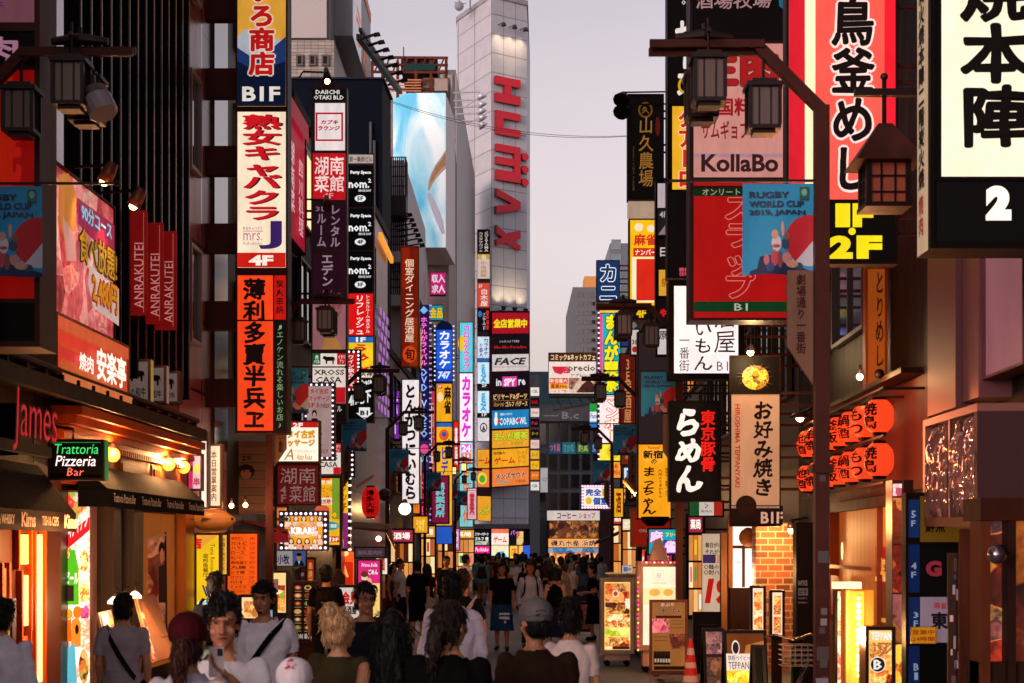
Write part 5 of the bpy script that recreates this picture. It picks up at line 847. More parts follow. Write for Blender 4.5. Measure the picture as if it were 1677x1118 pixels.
# ---------------------------------------------------------------- street lamps
IRON = M('4a2622', rough=.45, grime=.35); IRON2 = M('220f0f', rough=.4, grime=.3)
LPANE = M('5a443e', rough=.25); LGLOW = M('ffb868*2.5')
def lantern(parent, x, y, z, lit=False):
 """four sided lantern hanging at (x, y), its centre at z"""
 b = MB(); s = .115; h = .15
 b.prism([(x - s - .03, y - s - .03), (x + s + .03, y - s - .03), (x + s + .03, y + s + .03), (x - s - .03, y + s + .03)], z + h, z + h + .035, IRON2)
 b.prism([(x - s + .02, y - s + .02), (x + s - .02, y - s + .02), (x + s - .02, y + s - .02), (x - s + .02, y + s - .02)], z + h + .036, z + h + .07, IRON2)
 b.prism([(x - s - .01, y - s - .01), (x + s + .01, y - s - .01), (x + s + .01, y + s + .01), (x - s - .01, y + s + .01)], z - h - .03, z - h, IRON2)
 b.prism([(x - s + .03, y - s + .03), (x + s - .03, y - s + .03), (x + s - .03, y + s - .03), (x - s + .03, y + s - .03)], z - h - .06, z - h - .031, IRON2)
 for i in (-1, 1):
  for j in (-1, 1): b.box(x + i * s - .014, x + i * s + .014, y + j * s - .014, y + j * s + .014, z - h, z + h, IRON2)
 for i in (-.4, .4):
  for j in (-1, 1): b.box(x + i * s - .006, x + i * s + .006, y + j * (s - .006) - .004, y + j * (s - .006) + .004, z - h, z + h, IRON2); b.box(x + j * (s - .006) - .004, x + j * (s - .006) + .004, y + i * s - .006, y + i * s + .006, z - h, z + h, IRON2)
 b.tube([(x, y, z + h + .06), (x, y, z + h + .34)], .014, IRON2, 6)
 lt = b.build('lantern', parent, (0, 0, 0))
 p = MB(); p.box(x - s + .012, x + s - .012, y - s + .012, y + s - .012, z - h + .001, z + h - .001, LGLOW if lit else LPANE); p.build('pane', lt, (0, 0, 0))
def lamp_proto(text, lit=False):
 t = thing('street_lamp', '', 'street lamp', (0, 0, 0), 'iron lantern lamps along the street'); A = IRON
 b = MB(); b.box(-.056, .056, -.056, .056, 0, 5.45, A); b.box(-.12, .12, -.12, .12, 0, .5, A); b.box(-.085, .085, -.085, .085, 2.55, 2.62, A); b.build('pole', t)
 b = MB(); b.bar((0, 0, 5.42), (-.5, 0, 5.92), .085, .085, A); b.bar((-.46, -.05, 5.93), (-1.36, -.05, 5.93), .04, .06, A); b.bar((-.46, .05, 5.89), (-1.36, .05, 5.89), .04, .06, A)
 b.tube([(-.7, 0, 5.99), (-.93, 0, 6.01), (-1.15, 0, 5.99)], [.03, .05, .03], IRON2, 8); b.bar((-.92, -.3, 5.97), (-.92, .3, 5.97), .03, .03, IRON2); b.tube([(-.92, 0, 5.9), (-.92, 0, 6.1)], .025, IRON2, 6); b.build('arm', t)
 lantern(t, -.46, 0, 5.43, lit); lantern(t, -.92, -.25, 5.58, lit); lantern(t, -.92, .25, 5.58, lit)
 b = MB(); b.prism([(-.045, -.02), (.045, -.02), (.045, .02), (-.045, .02)], 0, .001, A)
 b = MB(); b.hexa([(-.27, -.02, 3.55), (-.07, -.02, 3.25), (-.07, .02, 3.25), (-.27, .02, 3.55), (-.27, -.02, 4.15), (-.07, -.02, 4.15), (-.07, .02, 4.15), (-.27, .02, 4.15)], M('7a5a4c', rough=.5, grime=.25));
 for sgn in (-1, 1):
  fr = Fr((0, 0, 100, 100), (-.27, -.021, 4.15), (-.07, -.021, 4.15), (-.27, -.021, 3.4)) if sgn < 0 else Fr((0, 0, 100, 100), (-.07, .021, 4.15), (-.27, .021, 4.15), (-.07, .021, 3.4))
  paint(b, fr, [('v', 34, 4, 72, 88, text, '3a1818')], 0, .001, .001)
 b.build('name_plate', t)
 b = MB(); b.bar((-.06, 0, 4.86), (-1.22, 0, 4.86), .02, .02, IRON2); b.ball((-1.22, 0, 4.86), .025, IRON2, 6); b.build('banner_rod', t)
 return t
lp = lamp_proto('劇場通り一番街')
BL = {}
def banner_mesh(flip):
 b = MB(); nx, ny = 10, 12; w, h = .56, .72
 def sh(u, v): return ((-.62 + w * u if not flip else .62 - w * (1 - u)), .035 * math.sin(u * 7 + v * 2) * v + .012, 4.84 - h * v)
 BLU = M('2496cc', rough=.7)
 for i in range(nx):
  for j in range(ny):
   b.poly([sh(i / nx, (j + 1) / ny), sh((i + 1) / nx, (j + 1) / ny), sh((i + 1) / nx, j / ny), sh(i / nx, j / ny)], BLU)
 class C:  # the print follows the cloth
  u = Vector((w, 0, 0)); o = Vector((0, 1, 0))
  def pt(s, x, y, k=0): p = Vector(sh(x / 100, y / 100)); p.y -= k; return p
  def mx(s, m): return m * 100 / w, m * 100 / h
 c = C()
 def cols(x0, x1, lo, hi, m_, k, n=26):  # a print cut into upright strips so that it bends with the cloth
  for i in range(n):
   a, e = x0 + (x1 - x0) * i / n, x0 + (x1 - x0) * (i + 1) / n
   for j in range(5):
    y = [(lo(x) + (hi(x) - lo(x)) * (j + u) / 5) for x, u in ((a, 1), (e, 1), (e, 0), (a, 0))]
    if abs(y[0] - y[3]) + abs(y[1] - y[2]) > 1e-4: b.poly([c.pt(a, y[0], k), c.pt(e, y[1], k), c.pt(e, y[2], k), c.pt(a, y[3], k)], m_)
 def oval(cx, cy, rx, ry, m_, k, x1=100): cols(cx - rx, min(x1, cx + rx), lambda x: cy - ry * max(0, 1 - ((x - cx) / rx) ** 2) ** .5, lambda x: cy + ry * max(0, 1 - ((x - cx) / rx) ** 2) ** .5, m_, k)
 Q = lambda h: M(h, rough=.7)
 oval(96, 62, 36, 28, Q('c42030'), .002)
 cols(70, 100, lambda x: min(86 - (x - 70) * .1, 90 - (x - 70) * .93), lambda x: 62 + 28 * max(0, 1 - ((x - 96) / 36) ** 2) ** .5, Q('c8c8d8'), .0035)
 cols(10, 100, lambda x: 88 - 9 * math.sin(x * .042) + (12 if x < 22 else 0), lambda x: 100, Q('1a2a58'), .005)
 for cx, cy, rx, ry, hx in [(45, 56, 5, 5, 'd8a090'), (47, 66, 7, 9, 'd8d0d8'), (46, 69, 7, 2, 'b84050'), (56, 50, 2.4, 8, 'd8a090'), (60, 66, 6, 6, '304a70'), (62, 58, 4, 4, '8a5a48'), (44, 82, 5, 9, 'c8485a'), (52, 84, 4, 9, '8a4a58'), (38, 92, 6, 5, '304a80'), (62, 82, 7, 6, 'c89088'), (70, 88, 9, 4, 'd0a090'), (33, 84, 4, 6, 'c07080'), (80, 90, 6, 4, '2a4a60')]: oval(cx, cy, rx, ry, Q(hx), .0065)
 paint(b, c, [('t', 9, 9, 66, 16, 'RUGBY', '14284a*0', {'b': .035}), ('t', 9, 19, 86, 26, 'WORLD CUP', '14284a*0', {'b': .035}), ('t', 9, 29, 88, 36, '2019, JAPAN', '14284a*0', {'b': .035}), ('r', 80, 4, 93, 18, '1a5a50*0'), ('e', 86.5, 10, 4, 4, '70b0a0*0')], 0, .012, .001)
 return b
lamps_r = [(13.7, 'big brown lantern lamp post in the right foreground with stickers on its pole'), (28.4, 'second lantern lamp post on the right, in front of the mahjong signs'), (40.5, 'third lantern lamp post on the right, before the manga cafe sign'), (57.6, 'fourth lantern lamp post on the right, farthest up the street')]
lamps_l = [(13.8, 'lantern lamp post at the left edge with a round spotlight on its arm'), (27.8, 'lantern lamp post beside the tall orange restaurant sign'), (38.7, 'lantern lamp post by the big red paper lantern'), (50.5, 'lantern lamp post in front of the white pork cutlet sign'), (66, 'lantern lamp post in front of the blue karaoke sign'), (78, 'lit lantern lamp post before the tall pale karaoke sign'), (88, 'lantern lamp post nearest the tower on the left')]
first = True
lit_proto = None
for side, ls in ((1, lamps_r), (-1, lamps_l)):
 for d, lab in ls:
  x = (2.17 + .02 * d) if side > 0 else (-4.64 + .02 * d + (.2 if d == 27.8 else 0))
  if d == 78: t = lamp_proto('劇場通り一番街', True)
  else: t = lp if first else copy_tree(lp)
  first = False
  t.location = (x, d, .1 if 0 else 0.09); t.rotation_euler = (0, 0, 0 if side > 0 else math.pi); t['label'] = lab
  for o in (BL.get(side),):
   if o is None:
    bm = banner_mesh(side < 0); BL[side] = bm.build('banner', None); o = BL[side]
   else: o = o.copy(); COL.objects.link(o)
   wb = {1: -.02, -1: .02}[side]
   o.location = (x - .72 + .6 if 0 else x - .0 + (-.0), d, .09) if side > 0 else (x, d, .09)
   o.rotation_euler = (0, 0, 0)
   tag(o, 'blue and red rugby world cup banner on the ' + {13.7: 'big right foreground lamp post', 28.4: 'second right lamp post', 40.5: 'third right lamp post', 57.6: 'farthest right lamp post', 13.8: 'lamp post at the left edge', 27.8: 'lamp post beside the tall orange sign', 38.7: 'lamp post by the red paper lantern', 50.5: 'lamp post at the pork cutlet sign', 66: 'lamp post by the blue karaoke sign', 78: 'lit lamp post', 88: 'lamp post nearest the tower'}[d], 'banner', 'rugby banners on the lamp posts')
q = MB(); rr = random.Random(5)
for i in range(13):
 z = .5 + rr.random() * 2.3; w = .02 + rr.random() * .03; x = 2.17 + .02 * 13.7 + rr.uniform(-.01, .01); y = 13.642 - i * .001; q.poly([(x - w, y, z), (x + w, y, z), (x + w, y, z + w * 2.2), (x - w, y, z + w * 2.2)], M(rr.choice(['6a5a5a', '4a3838', '5a3a3a', '8a7c80', '4a4048']), rough=.6))
tag(q.build('stickers'), 'worn stickers pasted up the big right lamp post', 'stickers', kind='stuff')
q = MB(); p = W(160, 165, 13.6); q.tube([p + Vector((-.02, 0, .08)), p + Vector((.0, -.02, .02)), p + Vector((.06, -.05, -.11)), p + Vector((.062, -.052, -.115))], [.1, .11, .115, .1], M('8a7e86', rough=.35), n=16); q.bar(p + Vector((-.04, 0, .08)), p + Vector((-.04, 0, .2)), .04, .04, IRON2); tag(q.build('floodlight', smooth=False), 'round grey floodlight hanging on the arm of the left edge lamp', 'lamp')
# ---------------------------------------------------------------- lit lamps
def light(loc, e, c=(1, .48, .17), r=.08, name='lamp_light'):
 l = bpy.data.lights.new(name, 'POINT'); l.energy = e; l.color = c; l.shadow_soft_size = r; o = bpy.data.objects.new(name, l); COL.objects.link(o); o.location = loc; return o
def globe(x, y, d, r, lab, e=20, glow='ffb040*2.2', arm=True, grp=None):
 p = W(x, y, d); b = MB(); b.ball(p, r, M(glow), 16); t = thing('globe_lamp', lab, 'lamp', p, grp); b.build('globe', t, p, smooth=True)
 b = MB(); b.tube([p + Vector((0, 0, r * .9)), p + Vector((0, 0, r * 1.6))], [r * .55, r * .3], IRON2)
 if arm: b.tube([p + Vector((0, 0, r * 1.5)), p + Vector((-.04, 0, r * 2.6)), p + Vector((-.16, 0, r * 2.9)), p + Vector((-.25, 0, r * 2))], .012, IRON2, 6)
 b.build('arm', t, p); light(p + Vector((.02, -r * 1.7, .05)) if arm else p + Vector((0, -r * 1.6, 0)), e)
GG = 'round glass wall lamps over the pizzeria awning'
globe(185, 745, 20.2, .085, 'glowing round wall lamp beside the green neon pizzeria sign', 65, grp=GG); globe(276, 760, 23.2, .09, 'middle glowing round wall lamp over the pizzeria awning', 65, grp=GG); globe(301, 765, 24.4, .09, 'farthest glowing round wall lamp over the pizzeria awning', 60, grp=GG)
globe(663, 833, 54, .19, 'bright white globe lamp under the white pork cutlet sign', 30, 'fff0c8*5', False)
for i, (x, y, d, lab) in enumerate([(379, 828, 27.4, 'left bare bulb over the fish model'), (402, 827, 27.6, 'right bare bulb over the fish model'), (352, 780, 26.6, 'bare bulb on the wood boards above the fish model'), (620, 882, 44, 'lit spot bulb under the tan awning'), (1046, 806, 44, 'lit bulb beside the yellow hotpot sign'), (1408, 617, 20, 'oval lit spot lamp high under the rice pot sign')]):
 p = W(x, y, d); b = MB(); b.ball(p, .04 if d < 30 else .07, M('ffd890*14'), 8); b.tube([p + Vector((0, 0, .03)), p + Vector((0, 0, .14))], .02, IRON2, 6); tag(b.build('bulb', smooth=True), lab, 'bulb'); light(p + Vector((0, -.15, -.05)), 14 if d < 30 else 80, (1, .5, .2), .05)
# ---------------------------------------------------------------- left shop fronts
ORW = M('a8430f', rough=.5, grime=.4); DKW = grid_mat('dark_wood', '351708', '260f06', '0c0402', .09, 5, .06, 0, .4)
x = wallL(20); t = thing('storefront', 'wooden pizzeria shop front with a carved cornice and dark doors', 'shop front', (x, 19, 0))
def lbox(b, d0, d1, o0, o1, z0, z1, m):  # box along the left wall, o metres out from it
 b.hexa([(wallL(d0) + o0, d0, z0), (wallL(d0) + o1, d0, z0), (wallL(d1) + o1, d1, z0), (wallL(d1) + o0, d1, z0), (wallL(d0) + o0, d0, z1), (wallL(d0) + o1, d0, z1), (wallL(d1) + o1, d1, z1), (wallL(d1) + o0, d1, z1)], m)
b = MB(); lbox(b, 18.4, 24.9, 0, .08, 2.75, 3.219, ORW); b.build('fascia', t, t.location)
b = MB()
for k, (z, o) in enumerate([(3.22, .12), (3.29, .18), (3.37, .26), (3.46, .33)]): lbox(b, 18.4 - .02 * k, 24.9 + .02 * k, 0, o, z, z + .069 + .03 * (k > 1), ORW)
for i in range(64): lbox(b, 18.5 + i * .1, 18.55 + i * .1, .0, .17, 3.15, 3.218, ORW)
b.build('cornice', t, t.location)
for i, (a, c) in enumerate([(19.2, 20.6), (20.9, 22.3), (22.6, 24.2)]):
 b = MB(); lbox(b, a, c, .08, .1, 2.85, 3.13, M('a8561e', rough=.5, grime=.3)); lbox(b, a + .08, c - .08, .101, .115, 2.9, 3.08, M('8a3c10', rough=.5, grime=.3)); b.build('fascia_panel', t, t.location)
for i, (a, c, m) in enumerate([(19.95, 20.3, DKW), (20.32, 20.9, M('1c0c08', rough=.3)), (20.92, 21.4, DKW), (21.42, 21.9, DKW), (21.92, 23.9, M('1e0d07', rough=.4, grime=.3)), (23.92, 24.5, M('b07038', rough=.22, metal=.8))]):
 b = MB(); lbox(b, a, c, 0, .12 + (.14 if i in (0, 2, 5) else 0), .1, 2.74, m); b.build('door' if i in (1, 4) else 'pillar', t, t.location)
b = MB(); lbox(b, 22.0, 23.8, .12, .13, .5, 2.5, M('c86a28*.35')); b.build('door_glass', t, t.location)
# eave strip above the ground floor
t = thing('roof_ledge', 'dark sheet metal ledge running above the left ground floor shops', 'ledge', (wallL(20), 16, 3.8)); b = MB(); lbox(b, 14.5, 24.7, -.05, .34, 3.62, 3.7, M('140908', grime=.5)); lbox(b, 14.5, 24.7, .3, .4, 3.57, 3.73, M('1e0e0b', grime=.5))
for i in range(16): lbox(b, 15 + i * .6, 15.04 + i * .6, .1, .39, 3.701, 3.79, M('1a0e0c'))
b.tube([(wallL(15) + .3, 15, 3.84), (wallL(24.5) + .3, 24.5, 3.84)], .04, M('30201c')); b.build('ledge', t, t.location)
# awnings
def awning(lab, d0, d1, zt, zb, o, drop, c, words, tc, nwords, stripes=True):
 t = thing('awning', lab, 'awning', (wallL(d0), d0, zb)); b = MB(); n = 44; m1 = M(c, rough=.8)
 for i in range(n):
  a, e_ = d0 + (d1 - d0) * i / n, d0 + (d1 - d0) * (i + 1) / n
  b.poly([(wallL(a) + .12, a, zt), (wallL(a) + o, a, zb), (wallL(e_) + o, e_, zb), (wallL(e_) + .12, e_, zt)], m1 if i % 2 else M(c, rough=.9, grime=.5))
 for a, s in ((d0, 1), (d1, -1)):
  p = [(wallL(a) + .12, a, zt), (wallL(a) + .12, a, zb), (wallL(a) + o, a, zb)]; b.poly(p if s > 0 else p[::-1], m1)
 b.build('canvas', t, t.location)
 b = MB(); w = wallL
 b.hexa([(w(d0) + o - .015, d0, zb - drop), (w(d0) + o + .005, d0, zb - drop), (w(d1) + o + .005, d1, zb - drop), (w(d1) + o - .015, d1, zb - drop), (w(d0) + o - .015, d0, zb), (w(d0) + o + .005, d0, zb), (w(d1) + o + .005, d1, zb), (w(d1) + o - .015, d1, zb)], M(c, rough=.85))
 b.hexa([(w(d0) + .12, d0 - .01, zb - drop), (w(d0) + o + .005, d0 - .01, zb - drop), (w(d0) + o + .005, d0 + .005, zb - drop), (w(d0) + .12, d0 + .005, zb - drop), (w(d0) + .12, d0 - .01, zb), (w(d0) + o + .005, d0 - .01, zb), (w(d0) + o + .005, d0 + .005, zb), (w(d0) + .12, d0 + .005, zb)], M(c, rough=.85))
 fr = Fr((0, 0, 100, 100), (w(d0) + o + .006, d0, zb), (w(d1) + o + .006, d1, zb), (w(d0) + o + .006, d0, zb - drop)); ff = Fr((0, 0, 100, 100), (w(d0) + .12, d0 - .011, zb), (w(d0) + o, d0 - .011, zb), (w(d0) + .12, d0 - .011, zb - drop))
 for i in range(nwords):
  q0 = 100 / nwords; paint(b, fr, [('t', i * q0 + q0 * .12, 22, i * q0 + q0 * .88, 72, words, tc + '*0', {'b': .01})], 0)
 if not nwords: paint(b, fr, [('t', 28, 28, 46, 74, 'BEER & WHISKY', tc + '*0'), ('t', 50, 14, 61, 84, 'Kims', tc + '*0', {'b': .03}), ('t', 65, 28, 79, 74, 'TISH & CEPS', tc + '*0'), ('t', 83, 14, 94, 84, 'Kims', tc + '*0', {'b': .03})], 0)
 b.build('valance', t, t.location)
 return t
awning('dark grey awning at the left edge with pale lettering on its hem', 13.6, 17.45, 2.88, 2.4, .5, .19, '0d0606', 'Kims', 'b89a88', 0)
awning('dark slate awning over the pizzeria with pale lettering along its hem', 18.95, 24.3, 2.98, 2.7, .44, .2, '08080d', 'Trattoria Pizzeria Bar', 'd0c0b0', 4)
# front of the restaurant at the left edge: wooden window with lit panes
t = thing('shop_window', 'amber lit wooden window strip under the grey awning at the left edge', 'window', (wallL(17), 17, 0)); b = MB()
lbox(b, 15.4, 18.35, .0, .1, .1, 2.9, M('4a2412', grime=.4)); b.build('wall', t, t.location)
def px_d(x, off): return (5.24 - off) / ((838.5 - x) / F + .02)
for i, (xa, xb, ya, yb, c) in enumerate([(27, 45, 875, 924, 'f8c068*1.6'), (32, 45, 942, 1025, 'ffc878*1.7'), (54, 68, 875, 1118, 'ffcf80*2.2'), (32, 44, 1042, 1074, 'd86028*.9'), (0, 9, 930, 990, 'e08a38*.7')]):
 b = MB(); a, e_ = px_d(xa, .12), px_d(xb, .12); z1, z0 = Z(ya, (a + e_) / 2), max(.2, Z(yb, (a + e_) / 2)); lbox(b, a, e_, .1, .13, z0, z1, M(c)); lbox(b, a - .05, a - .001, .1, .16, z0 - .05, z1 + .05, ORW); lbox(b, e_ + .001, e_ + .05, .1, .16, z0 - .05, z1 + .05, ORW); b.build('pane', t, t.location)
light((wallL(17) + .8, 17.0, 2.0), 130, (1, .38, .12), .2)
# round bright patterned standing lamp at the far left
simple('picture_board', 'oval lit food board at the far left edge behind the white shirt', 15.6, (-22, 985, 16, 1060), pic_mat(FOOD, 10, 1.0, 5), [], e=1, thick=.1, case='6a3a1a')
# tall beer poster (perpendicular light box)
fr = face(19.0, 107, 806, 147, 1150)
bt = lambda x, y, h, c, l: [('p', [(x - 4, y + h), (x - 4, y + h * .4), (x - 1.6, y + h * .22), (x - 1.6, y), (x + 1.6, y), (x + 1.6, y + h * .22), (x + 4, y + h * .4), (x + 4, y + h)], c), ('r', x - 3.4, y + h * .55, x + 3.4, y + h * .8, l)]
simple('poster', 'tall bright beer and food poster board beside the pizzeria doors', 19.0, (107, 806, 147, 1150), pic_mat('f8f0f0 f0d8d0 f8f4f0 e8b898 f8f8f4 d88a60 f4f0f0', 7, 1.05, 4), [('pic', 107, 806, 147, 850, pic_mat('f8e0e8 e84868 f0c0d0 58a040 d82038', 8, 1.0, 3)), ('p', [(107, 880), (147, 846), (147, 868), (107, 902)], 'd01c28'), ('t', 110, 858, 145, 886, 'ハワイアン', 'f8e8e8', {'b': .04, 'tilt': -.75}), ('e', 138, 918, 7, 18, pic_mat(FOOD, 16, 1.0, 1)), ('e', 113, 905, 6, 9, pic_mat(FOOD, 18, 1.0, 2)), ('e', 139, 970, 8, 15, pic_mat(FOOD, 17, 1.0, 3)), ('p', [(108, 990), (108, 930), (114, 912), (116, 900), (124, 900), (126, 912), (130, 930), (130, 990)], '48b020'), ('t', 109, 936, 129, 956, 'ビール', 'e8f8e0', {'b': .05}), ('r', 112, 958, 122, 984, '2a2018'), ('e', 114, 1005, 6, 8, 'e89a20'), ('e', 128, 1002, 7, 10, 'd8781c'), ('pic', 134, 990, 147, 1012, pic_mat('402060 e85090 f0d0e0 30a060', 10, .9)), ('p', [(118, 1060), (119, 1016), (127, 1010), (134, 1020), (134, 1058)], 'e89028'), ('p', [(110, 1050), (112, 1016), (118, 1012), (119, 1050)], 'd86818'), ('p', [(112, 1118), (113, 1060), (124, 1052), (128, 1118)], '58b8d0'), ('e', 139, 1090, 8, 28, pic_mat('3a1408 6a2c10 b8642a 48802a e8a868', 18, 1.0, 3)), ('e', 128, 1030, 3, 8, '281410')], e=1.05, thick=.25, case='6a4a40', lip=.02)
light((wallL(19) + 1.2, 18.2, 1.5), 12, (1, .85, .8), .2)
# neon pizzeria sign
simple('neon_sign', 'black neon sign in green, white and red script for the pizzeria bar', 17.5, (84, 724, 165, 781), '060404', [('t', 90, 727, 161, 743, 'Trattoría', '38e078*1.3', {'b': -.008, 'sh': .15}), ('t', 91, 746, 157, 763, 'Pizzeria', 'fff0f0*1.5', {'b': .0, 'sh': .2}), ('t', 110, 766, 138, 779, 'Bar', 'f86858*1.5', {'b': -.008, 'sh': .15}), ('r', 84, 720 + 4, 165, 725, '20a050*.6')], e=.05, thick=.22, case='0a0606', sidec='40b060*.25')
q = MB(); a = W(120, 722, 17.6); q.tube([a, a + Vector((0, 0, .12)), a + Vector((-.25, .02, .16)), (wallL(18.25), 18.25, a.z + .1)], .015, IRON2, 6); tag(q.build('sign_hook'), 'curled iron bracket above the neon pizzeria sign', 'bracket')
# red tube lettering at the far left
t = thing('neon_sign', 'red tube script sign over a black board at the left edge', 'sign', W(30, 740, 16.0)); q = MB(); fr = face(16.4, -60, 640, 30, 745); q.hexa([fr.pt(-60, 745, -.1), fr.pt(30, 745, -.1), fr.pt(30, 660, -.1), fr.pt(-60, 660, -.1), fr.pt(-60, 745, 0), fr.pt(30, 745, 0), fr.pt(30, 660, 0), fr.pt(-60, 660, 0)], M('080505')); q.build('board', t, t.location)
q = MB(); fr = wface(-1, 14.95, 16.34, 2.9, 3.45, .62); paint(q, fr, [('t', 2, 0, 98, 100, 'James', 'c8202c*.75', {'b': -.012, 'sh': .1, 'ol': ('5a0c12*.25', .03)})], .5); q.build('letters', t, t.location)
q = MB(); lbox(q, 14.1, 16.4, .5, .56, 2.9, 3.0, M('120808')); q.build('rail', t, t.location)
# doorway, hanging cloth, leaning menu board with little lamps
fr = Fr((0, 0, 100, 100), W(241, 884, 20.2), W(270, 878, 20.5), W(243, 1060, 20.2)); q = MB()
n = 14
def cl(u, v): p = fr.pt(u * 100, v * 100); p.y += .03 * math.sin(v * 9) ; return p
for i in range(6):
 for j in range(n): q.poly([cl(i / 6, (j + 1) / n), cl((i + 1) / 6, (j + 1) / n), cl((i + 1) / 6, j / n), cl(i / 6, j / n)], pic_mat('2a0c08 7a2018 3a1410 c88868 4a1a1a', 3.5, .18, 7))
q.bar(fr.pt(-12, -1), fr.pt(112, -1), .02, .02, M('8a7a70')); q.bar(fr.pt(104, -4), fr.pt(104, 104), .018, .018, M('1a1010')); paint(q, fr, [('e', 60, 10, 16, 6, '180c0a*0'), ('e', 60, 17, 11, 7, 'b07858*0'), ('p', [(38, 60), (40, 26), (80, 26), (84, 62)], '2a1418*0')], 0, .05)
tag(q.build('cloth_banner'), 'narrow printed cloth banner with a woman, hanging in the pizzeria doorway', 'banner')
t = thing('menu_stand', 'slanted wooden menu stand with three little lamps outside the pizzeria', 'menu stand', W(215, 1095, 18.6))
q = MB(); A, B_, C_, D_ = W(218, 978, 18.9), W(244, 976, 19.3), W(276, 1078, 18.2), W(247, 1086, 17.9)
nn = Vector((.05, .08, .02)); q.hexa([D_, C_, C_ + nn, D_ + nn, A, B_, B_ + nn, A + nn], M('7a4a28', grime=.3)); q.build('board', t, t.location)
fr = Fr((0, 0, 100, 100), A - nn * .1, B_ - nn * .1, D_ - nn * .1); q = MB(); q.poly([fr.pt(6, 97, .03), fr.pt(94, 97, .03), fr.pt(94, 4, .03), fr.pt(6, 4, .03)], M('b88a60', rough=.4)); paint(q, fr, [('pic', 10, 8, 48, 90, pic_mat('4a2a18 8a5a38 d8b080', 8, .1)), ('pic', 54, 8, 90, 45, pic_mat(FOOD, 9, .25, 1)), ('pic', 54, 52, 90, 92, pic_mat(FOOD, 9, .25, 4))], 0, .035); q.build('menu_sheet', t, t.location)
for i, (x, y) in enumerate([(187, 981), (204, 977), (221, 972)]):
 q = MB(); p = W(x, y, 18.8); q.lathe((p.x, p.y, p.z - .05), [(.075, 0), (.07, .03), (.03, .07), (.01, .08)], M('ffe0b0*3'), 12); q.tube([p + Vector((0, 0, .02)), p + Vector((0, .05, .12)), p + Vector((.02, .12, .1))], .01, IRON2, 5); q.build('lamp_shade', t, t.location, smooth=True)
light(W(200, 995, 18.6), 16, (1, .6, .28), .1); light(W(225, 985, 18.5), 10, (1, .6, .28), .1)
q = MB(); fr = Fr((0, 0, 100, 100), W(161, 1003, 18.5), W(182, 998, 18.8), W(168, 1034, 18.5)); q.hexa([fr.pt(0, 100, -.03), fr.pt(100, 100, -.03), fr.pt(100, 0, -.03), fr.pt(0, 0, -.03), fr.pt(0, 100, 0), fr.pt(100, 100, 0), fr.pt(100, 0, 0), fr.pt(0, 0, 0)], M('5a4a44')); paint(q, fr, [('r', 10, 15, 60, 85, 'a89080*0'), ('e', 70, 60, 16, 18, 'd86828*0')], 0, .01); q.bar(fr.pt(50, 100), W(175, 1120, 18.7), .03, .03, IRON2); tag(q.build('menu_board'), 'small grey menu board left of the slanted menu stand', 'menu')
# glass showcase between metal building and tower
simple('light_box', 'white lit light box strip at the corner past the pizzeria', 25.3, (330, 710, 338, 830), 'ffe8d0*1.3', [], thick=.2, case='8a7a78')
simple('light_box', 'cream notice box with brush writing at the corner past the pizzeria', 25.6, (341, 730, 360, 828), 'ffe0b8*1.1', [('v', 346, 738, 355, 820, '本日営業案内', '8a4a20', {'w': .06})], thick=.2, case='8a6a50')
simple('light_box', 'pink and white poster box behind the farthest globe lamp', 25.0, (309, 746, 328, 800), 'f0c0c8', [('r', 309, 746, 316, 800, 'd83060'), ('e', 322, 768, 5, 9, 'f8e060'), ('t', 317, 782, 327, 795, '串', 'b02040', {'b': .03})], thick=.15, case='5a3a3a')
# wood boarded shop behind the tall tower, tuna restaurant
t = thing('storefront', 'boarded wood shop front with a bull emblem below the tall orange sign', 'shop front', (X(385, 29.5), 29.5, 0)); q = MB(); q.box(X(352, 29.5), X(440, 29.5), 29.5, 29.7, Z(842, 29.5), Z(722, 29.5), WOOD); q.build('wall', t, t.location)
q = MB(); paint(q, face(29.49, 360, 720, 436, 842), [('e', 403, 772, 14, 12, '2a120a*0'), ('e', 403, 776, 9, 8, '8a4a24*0'), ('p', cow(404, 768, .18), '2a120a*0'), ('t', 396, 746, 412, 754, '29', '2a120a*0'), ('t', 384, 752, 396, 757, 'BULL', 'a82818*0'), ('r', 384, 800, 425, 803, '6a2814*0')], 0); q.build('emblem', t, t.location)
fr = face(29.0, 318, 862, 368, 1000)
simple('box_sign', 'yellow tuna restaurant sign with a fan of dark blue lines', 25.2, (322, 876, 358, 1000), 'f8c818', [('p', [(322, 876), (358, 876), (322, 903)], 'f4a838'), ('t', 310, 880, 331, 899, '店', 'd82018', {'b': .06}), ('v', 332, 906, 342, 945, '金枪鱼餐厅', '6a5010')] + [('p', [(331 + i * 5, 958 + i * 2), (334 + i * 5, 958 + i * 2), (340 + i * 4, 975), (338 + i * 3, 978)], '20385a') for i in range(4)], thick=.2, case='6a5018', e=1.0)
fr2 = face(25.18, 344, 890, 352, 952); q = MB(); tv, tf = raw_text('Tuna Restaurant', 0, 2); xs = [v[0] for v in tv]; q.mesh([fr2.pt(345 + b_ / .73 * 7, 890 + (a - min(xs)) / (max(xs) - min(xs)) * 62, .01) for a, b_ in tv], tf, M('6a4a08')); tag(q.build('lettering'), 'latin words running down the yellow tuna restaurant sign', 'lettering')
simple('narrow_sign', 'narrow yellow strip sign between the tuna sign and the orange menu', 25.4, (362, 876, 371, 940), 'f0b838', [('v', 364, 880, 369, 935, '中落ち丼まぐろ', '8a3010')], thick=.15, case='5a3818')
